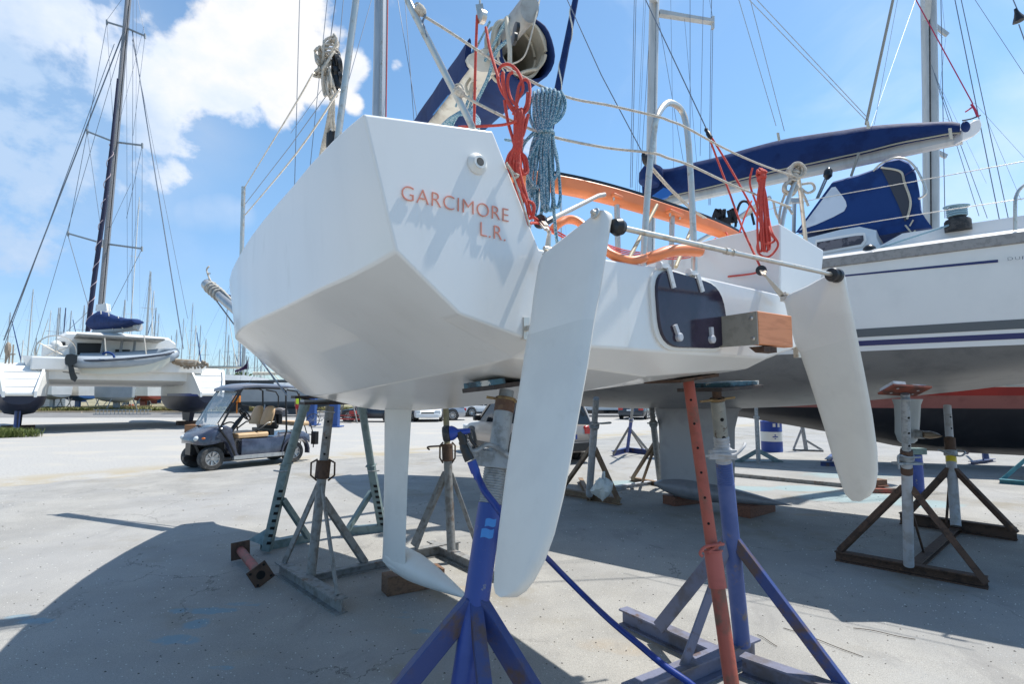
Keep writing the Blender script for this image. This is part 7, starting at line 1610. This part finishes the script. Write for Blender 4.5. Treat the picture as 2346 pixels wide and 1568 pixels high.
fit_text('TJ', cS_(-.07, .06, .612), cS_(-.07, .19, .612), .055, 'plate_letters', [o for o in tS_.children if o.name.startswith('number_plate')][0], black)
greyblue = mat('dark blue grey paint', (.035, .043, .055), .25, .3, coat=.4)
fD = V(.42, .90, 0).normalized(); r0 = P(1445, 961, 37); tD, cD, _, _ = car('parked_car', 'dark saloon with red tail lamps parked beyond the slim blue stand', V(r0.x, 37, 0), fD, 4.6, 1.85, 1.45, greyblue, 'sedan')
q = MB(); q.lathe(cD(-.03, 0, .80), -fD, [(.07, 0), (.07, .02)], 14); q.build('round_emblem', rim, tD)
whitep = mat('white van paint', (.72, .72, .70), .3, c2=(.68, .68, .66), scale=1)
tV, cV, _, _ = car('delivery_van', 'white delivery van with black lower trim in the far row', V(P(1300, 950, 44).x, 44, 0), V(1, -.06, 0), 5.6, 1.95, 2.4, whitep, 'van', 'van')
silver = mat('silver paint', (.40, .41, .43), .3, .4, coat=.3)
car('parked_car', 'black estate car half hidden left of the white keel fin', V(P(893, 966, 34).x+1.0, 34.3, 0), V(-1, .12, 0), 4.3, 1.8, 1.5, greyblue, 'suv')
tW, cW, _, _ = car('parked_car', 'white saloon facing the camera just right of the white keel fin', V(P(962, 966, 34).x, 38, 0), V(.12, -1, 0), 4.3, 1.75, 1.45, whitep, 'sedan')
car('parked_car', 'silver estate car parked broadside beyond the brown tripod', V(P(1052, 966, 36).x+.3, 37, 0), V(-1, -.15, 0), 4.4, 1.78, 1.5, silver, 'suv')
car('parked_car', 'white car with red tail lamps behind the beige SUV bonnet', V(P(1052, 955, 44).x, 43, 0), V(.9, .35, 0), 4.2, 1.78, 1.5, whitep, 'suv')

# ================================================================ THE YARD BEHIND
def yacht_far(label, x, Yq, top_y, hullc, afc, L_=9.0, head=(-.78, .62), mastm=None, px=None, zb=.9, name='laid_up_yacht', group=None, cab=True, mast=True, stands=True, furl=None, z_deck=2.7, boomc=None):
    """a yacht laid up ashore; x: image x of its mast"""
    base = P(x, 907, Yq); base = V(base.x, Yq, 0); f = Vector((head[0], head[1], 0)).normalized(); s = V(f.y, -f.x, 0)
    t = thing(name, label, 'sailboat', tuple(base), group)
    def c(a, b_, z): return base+f*a+s*b_+Z*z
    sc = L_/9.0; bw = 1.45*sc
    st = [(-.46, .72, .30, .0), (-.30, .92, .12, 0), (0, 1.0, 0, 0), (.22, .82, .05, .05), (.40, .40, .25, .12), (.5, .03, .6, .2)]
    up, lo = [], []
    for u, w_, k_, r_ in st:
        a = u*L_; zk = zb+k_*sc; zd = z_deck+r_; zw = zb+.62*sc
        zw = max(zw, zk+.02)
        lo.append([c(a, bw*w_*y, zk+(zw-zk)*q_) for y, q_ in ((-.93, 1), (-.8, .55), (-.45, .15), (0, 0), (.45, .15), (.8, .55), (.93, 1))])
        up.append([c(a, -bw*w_*.93, zw), c(a, -bw*w_, zd), c(a, 0, zd+.08), c(a, bw*w_, zd), c(a, bw*w_*.93, zw)])
    m = MB(); m.loft(lo, closed=False); m.build('bottom', afc, t, ang=50)
    m = MB(); m.loft(up, closed=False); h = m.build('hull', hullc, t, ang=30)
    if cab:
        m = MB(); m.loft([[c(a, -bw*w_, z_deck+.05), c(a, -bw*w_*.85, z_deck+.05+hh), c(a, bw*w_*.85, z_deck+.05+hh), c(a, bw*w_, z_deck+.05)] for a, w_, hh in ((-1.6*sc, .55, .5), (.5*sc, .55, .48), (2.4*sc, .35, .15))]); m.build('coachroof', gelc, t, ang=30)
    if mast:
        zt = P(x, top_y, Yq+.4).z; mm_ = mastm or alu; b0_ = c(.4, 0, z_deck+.1)
        m = MB(); m.tube([b0_, V(b0_.x, b0_.y, zt)], [.10, .07], 7); mo = m.build('mast', mm_, t)
        for fr_ in ((.38, .68) if zt > 9 else (.5,)):
            zz = z_deck+(zt-z_deck)*fr_; m = MB(); m.bar(V(b0_.x, b0_.y, zz)-s*.9, V(b0_.x, b0_.y, zz)+s*.9, .05, .05); m.build('spreader', mm_, mo, smooth=False)
        w_r = max(.008, Yq*.00012)
        m = MB()
        for e in (c(L_*.48, 0, z_deck), c(-L_*.45, 0, z_deck), c(.2, bw*.9, z_deck), c(.2, -bw*.9, z_deck)): m.tube([e, V(b0_.x, b0_.y, zt-.2)], w_r, 4)
        m.build('rigging', wire, t)
        if furl: m = MB(); m.tube([c(L_*.46, 0, z_deck+.3), V(b0_.x, b0_.y, zt-.2).lerp(c(L_*.46, 0, z_deck), .1)], [.12, .05], 6); m.build('furled_sail', furl, t)
        m = MB(); m.tube([c(.2, 0, z_deck+1.3), c(-L_*.38, 0, z_deck+1.25)], .13, 7); m.build('boom_cover', boomc or navy2, t)
    m = MB(); m.loft([[c(a, y*.09, z) for y in (-1, 1)]+[c(a, y*.09, z2) for y in (1, -1)] for a, z, z2 in ((-.8*sc, .12, zb+.3), (.9*sc, .12, zb+.3))]); m.build('keel', afc, t, smooth=False)
    if stands:
        for a in (-2.2*sc, 1.8*sc):
            for y in (-1, 1): m = MB(); m.tube([c(a, y*bw*1.1, 0), c(a, y*bw*.7, zb+.45)], .05, 5); m.build('cradle_leg', galv, t)
    return t
wh = gelc; greyh = mat('grey hull', (.27, .30, .32), .5, c2=(.23, .26, .28), scale=.6)
blueaf = mat('blue antifouling', (.03, .12, .34), .6, c2=(.025, .10, .28), scale=.5); darkh = mat('dark hull', (.03, .035, .04), .4)
redaf2 = mat('brick antifouling', (.25, .06, .04), .7)
yacht_far('white yacht with bright blue bottom framed under the catamaran deck', 180, 62, 700, wh, blueaf, 9, zb=1.0, z_deck=3.0)
yacht_far('grey bellied yacht framed under the catamaran deck', 268, 56, 690, greyh, greyh, 8, zb=.9, head=(.8, -.6), cab=False, z_deck=2.6)
yacht_far('small white yacht with grey bottom at the left under the catamaran deck', 121, 58, 706, wh, greyh, 7.5, zb=1.2, z_deck=2.9)
yacht_far('white yacht standing behind the catamaran right hull', 330, 70, 624, wh, redaf2, 10)
yacht_far('dark yacht with a maroon flag staff behind the golf cart roof', 545, 52, 560, darkh, darkh, 10, head=(.9, .4), z_deck=3.0, boomc=cream)
yacht_far('slate hulled yacht behind the golf cart rear posts', 672, 44, 700, greyh, mat('slate blue', (.06, .085, .11), .5), 8, head=(.95, .3), cab=True, z_deck=2.1, zb=.6, boomc=cream)
yacht_far('tall white masted yacht behind the catamaran boom', 290, 88, 452, wh, greyh, 13, mastm=gelc)
yacht_far('yacht with paired dark masts left of the catamaran cabin', 136, 84, 706, wh, redaf2, 9, mastm=mat('dark blue mast', (.03, .035, .10), .5))
MASTX = [(1, 717), (49, 664), (106, 712), (121, 706), (141, 713), (190, 690), (321, 622), (339, 667), (350, 706), (393, 757), (406, 730), (426, 694), (437, 747), (455, 746), (506, 704), (511, 768), (528, 802), (536, 780), (551, 770), (560, 792), (575, 800), (582, 816), (592, 828), (598, 838), (606, 846), (384, 770), (470, 778), (33, 780), (72, 775), (358, 720), (494, 800), (518, 815), (543, 735), (565, 815)]
rnd = random.Random(21)
hc = [wh, wh, wh, greyh, darkh]; ac = [redaf2, blueaf, greyh, navyaf]
mm_l = [alu, alul, gelc, galv, alu]
protos = {}
for i, (x, ty) in enumerate(MASTX):
    Yq = 70+rnd.random()*70
    rank = 1+sum(1 for q_ in MASTX if q_[0] < x); sfx = 'th' if 10 < rank % 100 < 14 else {1: 'st', 2: 'nd', 3: 'rd'}.get(rank % 10, 'th')
    side = 'left of the catamaran mast' if x < 230 else 'between the catamaran mast and the golf cart' if x < 500 else 'above the golf cart roof'
    t = yacht_far('distant yacht with the %d%s mast from the left on the skyline' % (rank, sfx), x, Yq, ty, hc[i % 5], ac[i % 4], rnd.uniform(7, 10.5), head=(rnd.uniform(-1, 1), rnd.uniform(-.8, .8)), mastm=mm_l[i % 5], group='distant yachts whose masts line the skyline', stands=False, furl=(navy2 if i % 4 == 0 else sailw if i % 4 == 2 else None), boomc=(navy2, cream, cream)[i % 3], name='distant_yacht')
# yachts seen between the stands on the right and through the white yacht's stern
yacht_far('white yacht whose grey mast shows through the stern opening above the orange tiller', 1294, 62, 445, wh, greyh, 9, mastm=alul, head=(-.5, .8))
# flag
fl = thing('flag', 'maroon flag drooping from a thin pole behind the golf cart', 'flag', tuple(V(P(567, 900, 45).x, 45, 0)))
m = MB(); m.tube([P(566, 862, 45), P(570, 818, 45)], .035, 5); m.build('flag_pole', alul, fl)
m = MB(); g = [[(569, 822), (565, 832), (558, 840), (548, 846), (538, 849)], [(570, 846), (562, 847), (555, 849), (548, 851), (539, 854)]]
m.loft([[P(*q_, 45+.1*math.sin(i*2)) for i, q_ in enumerate(r_)] for r_ in g], closed=False, caps=False); f_ = m.build('cloth', mat('maroon cloth', (.05, .02, .07), .8), fl, ang=80); so_ = f_.modifiers.new('S', 'SOLIDIFY'); so_.thickness = .02
# blue lift legs, ribbed container, ladder, planks
for i, (x, y0, y1, Yq, lab) in enumerate(((718, 922, 974, 30, 'blue steel box leg just right of the green shore'), (770, 928, 978, 28, 'blue steel box leg seen between the tripod and the right shore'), (558, 903, 932, 60, 'blue steel box leg seen through the golf cart windscreen'))):
    b_ = V(P(x, 907, Yq).x, EYE*1250/(y1-907) if i < 2 else 60, 0); b_.x = (x-CX)/F*b_.y
    m = MB(); m.box(b_+Z*.9, (.22, .22, .9)); m.box(b_+Z*1.84, (.27, .27, .03)); m.box(b_+Z*.03, (.4, .4, .03)); tag(m.build('lift_column', mat('lift blue', (.02, .065, .22), .5), None, bevel=.02), lab, 'steel column')
b_ = P(118, 931, 78); ct = thing('container', 'pale grey ribbed container under the left side of the catamaran', 'container', (b_.x, 78, 0)); m = MB(); m.box(V(b_.x, 78, .75), (2.9, 1.2, .7))
m.build('container_wall', mat('container grey', (.42, .43, .44), .5), ct, smooth=False); m = MB()
for k in range(6): m.box(V(b_.x, 76.78, .2+k*.24), (2.88, .03, .05))
m.build('rib', mat('rib grey', (.55, .56, .57), .5), ct, smooth=False)
lad = MB(); a_, b_ = P(214, 940, 46), P(342, 938, 46)
for dz in (0, .38): lad.bar(V(a_.x, 46, .06+dz), V(b_.x, 46.3, .06+dz), .05, .06)
for k in range(15): x = a_.x+(b_.x-a_.x)*(k+.5)/15; lad.bar(V(x, 46.1, .07), V(x, 46.1, .44), .04, .04)
tag(lad.build('ladder', galv, None, smooth=False), 'long aluminium ladder lying on its side by the kerb below the catamaran', 'ladder')
m = MB(); m.bar(V(P(190, 930, 56).x, 56, .5), V(P(335, 930, 56).x, 57, .55), .3, .12); tag(m.build('long_plank', mat('yellow plank', (.50, .36, .17), .7), None), 'long yellow plank resting behind the ladder', 'plank')
for i, (x, Yq, c_, lab) in enumerate(((612, 55, (.45, .07, .05), 'red and steel clutter of cradles seen through the golf cart'), (800, 33, (.40, .05, .04), 'small cradle with red bars between the keel fin and the green shore'), (300, 60, (.40, .08, .05), 'red trestle frame under the right hull of the catamaran'))):
    b_ = V((x-CX)/F*Yq, Yq, 0); m = MB(); rr = random.Random(i)
    for sx in (-.7, .7):
        for sy in (-.4, .4): m.bar(b_+V(sx, sy, 0), b_+V(sx*.3, sy*.3, 1.5), .06, .06)
    m.bar(b_+V(-.8, 0, 1.45), b_+V(.8, 0, 1.45), .08, .08)
    t = thing('trestle', lab, 'trestle', tuple(b_)); m.build('frame', greyst, t, smooth=False)
    m = MB(); m.bar(b_+V(-.9, -.3, .25), b_+V(.9, -.3, .22), .08, .08); m.bar(b_+V(-.9, .3, .42), b_+V(.9, .3, .40), .06, .06); m.box(b_+V(.3, 0, .6), (.18, .15, .1)); m.build('cross_bar', mat('red steel %d' % i, c_, .6), t, smooth=False)
m = MB(); b_ = V((547-CX)/F*50, 50, 0); m.box(b_+Z*1.3, (.35, .3, .3)); m.box(b_+Z*.5, (.05, .05, .5)); tag(m.build('orange_box', mat('orange plastic', (.65, .20, .02), .5), None, bevel=.03), 'orange box on a post seen through the golf cart windscreen', 'box')
# bicycle leaning by the blue leg
def bicycle(c, f, label):
    s_ = V(f.y, -f.x, 0); t = thing('bicycle', label, 'bicycle', tuple(c)); 
    for a in (-.52, .52):
        m = MB(); m.tube([c+f*(a+.33*math.cos(q_))+Z*(.34+.33*math.sin(q_)) for q_ in np.linspace(0, 6.283, 22)], .022, 5, caps=False); w_ = m.build('wheel', rubber, t)
        m = MB()
        for q_ in np.linspace(0, math.pi, 6)[:-1]: m.tube([c+f*(a+.32*math.cos(q_))+Z*(.34+.32*math.sin(q_)), c+f*(a-.32*math.cos(q_))+Z*(.34-.32*math.sin(q_))], .005, 3)
        m.build('spokes', galv, w_)
    m = MB(); A_, B_, C_, D_, E_ = c+f*-.52+Z*.34, c+f*-.08+Z*.30, c+f*-.22+Z*.80, c+f*.34+Z*.82, c+f*.52+Z*.34
    for p_, q_ in ((A_, B_), (B_, C_), (C_, A_), (B_, D_), (C_, D_), (D_, E_)): m.tube([p_, q_], .018, 6)
    m.build('frame', galv, t); m = MB(); m.tube([D_, D_+Z*.18, D_+Z*.2+s_*.25], .014, 5); m.tube([D_+Z*.2, D_+Z*.2-s_*.25], .014, 5); m.build('handlebar', rubber, t); m = MB(); m.box(C_+Z*.08, (.12, .06, .03)); m.build('saddle', rubber, t, bevel=.01)
bicycle(V((744-CX)/F*29, 29, 0), V(.8, .6, 0), 'bicycle leaning between the two blue steel legs')
# person in a hi-vis vest
def person():
    Yq = 40; b_ = V((687-CX)/F*Yq, Yq, 0)
    t = thing('person', 'person in a yellow hi-vis vest and red shorts walking behind the golf cart', 'person', tuple(b_))
    J = {'pel': (0, 0, .95), 'sp': (0, 0, 1.2), 'ch': (0, 0, 1.42), 'nk': (0, -.01, 1.53), 'hd': (0, -.03, 1.64), 'ht': (0, -.02, 1.74), 'sl': (-.19, 0, 1.43), 'sr': (.19, 0, 1.43), 'el': (-.24, .03, 1.15), 'er': (.25, -.06, 1.16), 'wl': (-.22, -.08, .93), 'wr': (.24, -.2, 1.0),
         'hl': (-.21, -.12, .84), 'hr': (.23, -.27, .95), 'kl': (-.11, -.06, .50), 'kr': (.11, .06, .50), 'al': (-.11, .06, .09), 'ar': (.11, -.1, .09), 'fl': (-.11, -.08, .04), 'fr': (.11, -.24, .04), 'jl': (-.10, 0, .92), 'jr': (.10, 0, .92)}
    Ed = [('pel', 'sp'), ('sp', 'ch'), ('ch', 'nk'), ('nk', 'hd'), ('hd', 'ht'), ('ch', 'sl'), ('ch', 'sr'), ('sl', 'el'), ('sr', 'er'), ('el', 'wl'), ('er', 'wr'), ('wl', 'hl'), ('wr', 'hr'), ('pel', 'jl'), ('pel', 'jr'), ('jl', 'kl'), ('jr', 'kr'), ('kl', 'al'), ('kr', 'ar'), ('al', 'fl'), ('ar', 'fr')]
    Rr = {'pel': .14, 'sp': .13, 'ch': .15, 'nk': .06, 'hd': .095, 'ht': .08, 'sl': .07, 'sr': .07, 'el': .045, 'er': .045, 'wl': .03, 'wr': .03, 'hl': .035, 'hr': .035, 'kl': .06, 'kr': .06, 'al': .04, 'ar': .04, 'fl': .04, 'fr': .04, 'jl': .09, 'jr': .09}
    ks_ = list(J); me = bpy.data.meshes.new('body'); me.from_pydata([tuple(b_+Vector(J[k])) for k in ks_], [(ks_.index(a), ks_.index(c)) for a, c in Ed], [])
    o = bpy.data.objects.new('body', me); col.objects.link(o); o.parent = t; o.matrix_parent_inverse = parent_inv(t)
    o.modifiers.new('Skin', 'SKIN'); 
    for i, k in enumerate(ks_): me.skin_vertices[0].data[i].radius = (Rr[k], Rr[k]*.85)
    me.skin_vertices[0].data[0].use_root = True; sb = o.modifiers.new('Sub', 'SUBSURF'); sb.levels = 1; sb.render_levels = 2
    me.materials.append(mat('skin', (.45, .26, .17), .6))
    m = MB(); m.loft([[b_+V(.17*math.cos(a)*w_, .13*math.sin(a)*w_, z) for a in [2*math.pi*i/14 for i in range(14)]] for z, w_ in ((1.02, 1.08), (1.25, 1.08), (1.42, 1.15), (1.50, .7))]); m.build('vest', mat('hi-vis yellow', (.55, .75, .03), .6), t)
    m = MB()
    for sx in (-1, 1): m.tube([b_+V(sx*.09, 0, 1.0), b_+V(sx*.10, 0, .85), b_+V(sx*.115, -.06*(-sx if sx < 0 else -1)*0, .62)], [.125, .115, .10], 12)
    m.build('shorts', mat('red shorts', (.35, .03, .03), .8), t); m = MB(); m.ball(b_+V(0, -.01, 1.71), .10, 10, (1, 1, .8)); m.build('hair', mat('hair', (.03, .02, .015), .8), t)
person()
# tree and weeds
leafm = mat('foliage', (.05, .085, .022), .7, c2=(.085, .12, .03), scale=3, c3=(.03, .05, .015), s3=1.5)
def leafy(c, rx, ry, rz, n, size, seed, flat=False):
    rr = random.Random(seed); m = MB()
    for _ in range(n):
        while True:
            p = V(rr.uniform(-1, 1), rr.uniform(-1, 1), rr.uniform(-1, 1))
            if .1 < p.length < 1: break
        lump = .75+.35*math.sin(p.x*5+seed)*math.cos(p.y*4+p.z*5); p = p*lump
        q_ = c+V(p.x*rx, p.y*ry, p.z*rz); d1 = V(rr.uniform(-1, 1), rr.uniform(-1, 1), rr.uniform(-.4, 1)).normalized(); d2 = d1.orthogonal().normalized(); s_ = size*rr.uniform(.6, 1.5)
        m.add([q_, q_+d1*s_*.5+d2*s_*.25, q_+d1*s_, q_+d1*s_*.5-d2*s_*.25], [(0, 1, 2, 3)])
    return m
for i, (x, y, Yq, r, lab) in enumerate(((553, 872, 75, 1.4, 'round green tree beyond the boats left of the golf cart roof'),)):
    c = P(x, y, Yq); t = thing('tree', lab, 'tree', (c.x, Yq, 0)); leafy(c, r, r, r*.8, 1400, .35, i).build('crown', leafm, t, smooth=False)
    m = MB(); m.tube([V(c.x, Yq, 0), V(c.x+.1, Yq, c.z*.5), V(c.x, Yq, c.z)], [.2, .14, .08], 8); m.tube([V(c.x, Yq, c.z*.6), c+V(.7, 0, .3)], .06, 5); m.tube([V(c.x, Yq, c.z*.55), c+V(-.6, .2, .2)], .06, 5); m.build('trunk', mat('bark', (.10, .08, .06), .9), t)
def weeds(name, label, pts, n, h, w, seed, mts):
    rr = random.Random(seed); m = MB()
    for _ in range(n):
        c = pts(rr); k = rr.randint(3, 6)
        for _ in range(k):
            a = rr.uniform(0, 6.28); hh = h*rr.uniform(.4, 1.2); d_ = V(math.cos(a), math.sin(a), 0); tip = c+d_*hh*rr.uniform(.2, .8)+Z*hh; sd_ = V(-d_.y, d_.x, 0)*w*rr.uniform(.6, 1.4)
            mid = c.lerp(tip, .5)+Z*hh*.15; m.add([c-sd_*.5, c+sd_*.5, mid+sd_, tip, mid-sd_], [(0, 1, 2, 3, 4)])
    o = m.build(name, mts, None, smooth=False); o['kind'] = 'stuff'; o['label'] = label; o['category'] = 'weeds'; return o
grassm = mat('weeds', (.10, .135, .025), .8, c2=(.16, .17, .05), scale=4, c3=(.20, .17, .07), s3=1.2)
def pz(rr):
    a = rr.uniform(0, 6.283); r_ = math.sqrt(rr.random()); c = V((-5-CX)/F*21.5, 21.5, 0)
    k_ = 1+.35*math.sin(3*a+1)+.2*math.sin(7*a); return c+V(math.cos(a)*r_*1.15*k_, math.sin(a)*r_*.8*k_, 0)
weeds('weed_patch', 'clump of yellow green weeds on the gravel at the left edge', pz, 1000, .34, .009, 3, grassm)
VC = [(-48, 54.5, 2.5), (-44, 57, 3), (-41, 54.5, 1.6), (-37, 58, 3), (-34, 55, 1.2), (-30, 60, 3), (-26, 56, 1.2), (-47, 62, 4), (-22, 60, 2.5), (-52, 58, 3), (-16, 58, 2)]
def vp(rr):
    c = VC[int(rr.random()*len(VC))]; a = rr.uniform(0, 6.283); r_ = math.sqrt(rr.random()); return V(c[0]+math.cos(a)*r_*c[2]*1.6, max(52.8, c[1]+math.sin(a)*r_*c[2]*.7), 0)
weeds('verge_weeds', 'weeds and dry grass growing along the verge beyond the road', vp, 4200, .42, .04, 5, mat('dry verge weeds', (.13, .14, .04), .8, c2=(.26, .22, .10), scale=.8, c3=(.07, .10, .02), s3=.5))
# twigs and grit on the slab
m = MB(); rr = random.Random(12)
def scatter(n, xs, ys, r0, r1, mt, name, seed):
    rr = random.Random(seed); m = MB()
    for _ in range(n):
        p = G(rr.uniform(*xs), rr.uniform(*ys)); r = rr.uniform(r0, r1)*(.5+p.y/7); a = rr.uniform(0, 3.14); n_ = 5; ring_ = [p+V(math.cos(a+k*1.256)*r*rr.uniform(.6, 1.4), math.sin(a+k*1.256)*r*rr.uniform(.4, 1.0), 0) for k in range(n_)]
        m.add([q_-Z*.0 for q_ in ring_]+[p+Z*r*.7], [(k, (k+1) % n_, n_) for k in range(n_)])
    o = m.build(name, mt, None, smooth=False); o['kind'] = 'stuff'; o['label'] = name.replace('_', ' ')+' scattered over the concrete slab'; o['category'] = 'grit'; return o
scatter(2600, (-300, 2600), (1130, 1560), .0025, .006, mat('pale chips', (.55, .54, .50), .8), 'pale_paint_chips', 1)
scatter(700, (-300, 2600), (1120, 1560), .003, .008, mat('dark grit', (.05, .045, .04), .9), 'dark_grit', 2)
for i, (x0, y0, x1, y1, lab) in enumerate(((1955, 1440, 2097, 1466, 'thin dark twig lying on the shaded slab right of the blue brace'), (1795, 1440, 1978, 1506, 'long dark stick on the lit slab beside the blue brace'), (1735, 1455, 1780, 1482, 'short thin stick on the lit slab near the faded blue stand'), (1165, 1245, 1172, 1247, 'tiny twig behind the left rudder'))):
    a_, b_ = G(x0, y0, .006), G(x1, y1, .006); m = MB(); m.tube(cr([a_, a_.lerp(b_, .35)+V(0, .012, .004), a_.lerp(b_, .7)+V(0, -.008, .002), b_], 4), .0024, 5); tag(m.build('twig', mat('dark twig', (.075, .058, .042), .9), None), lab, 'twig')
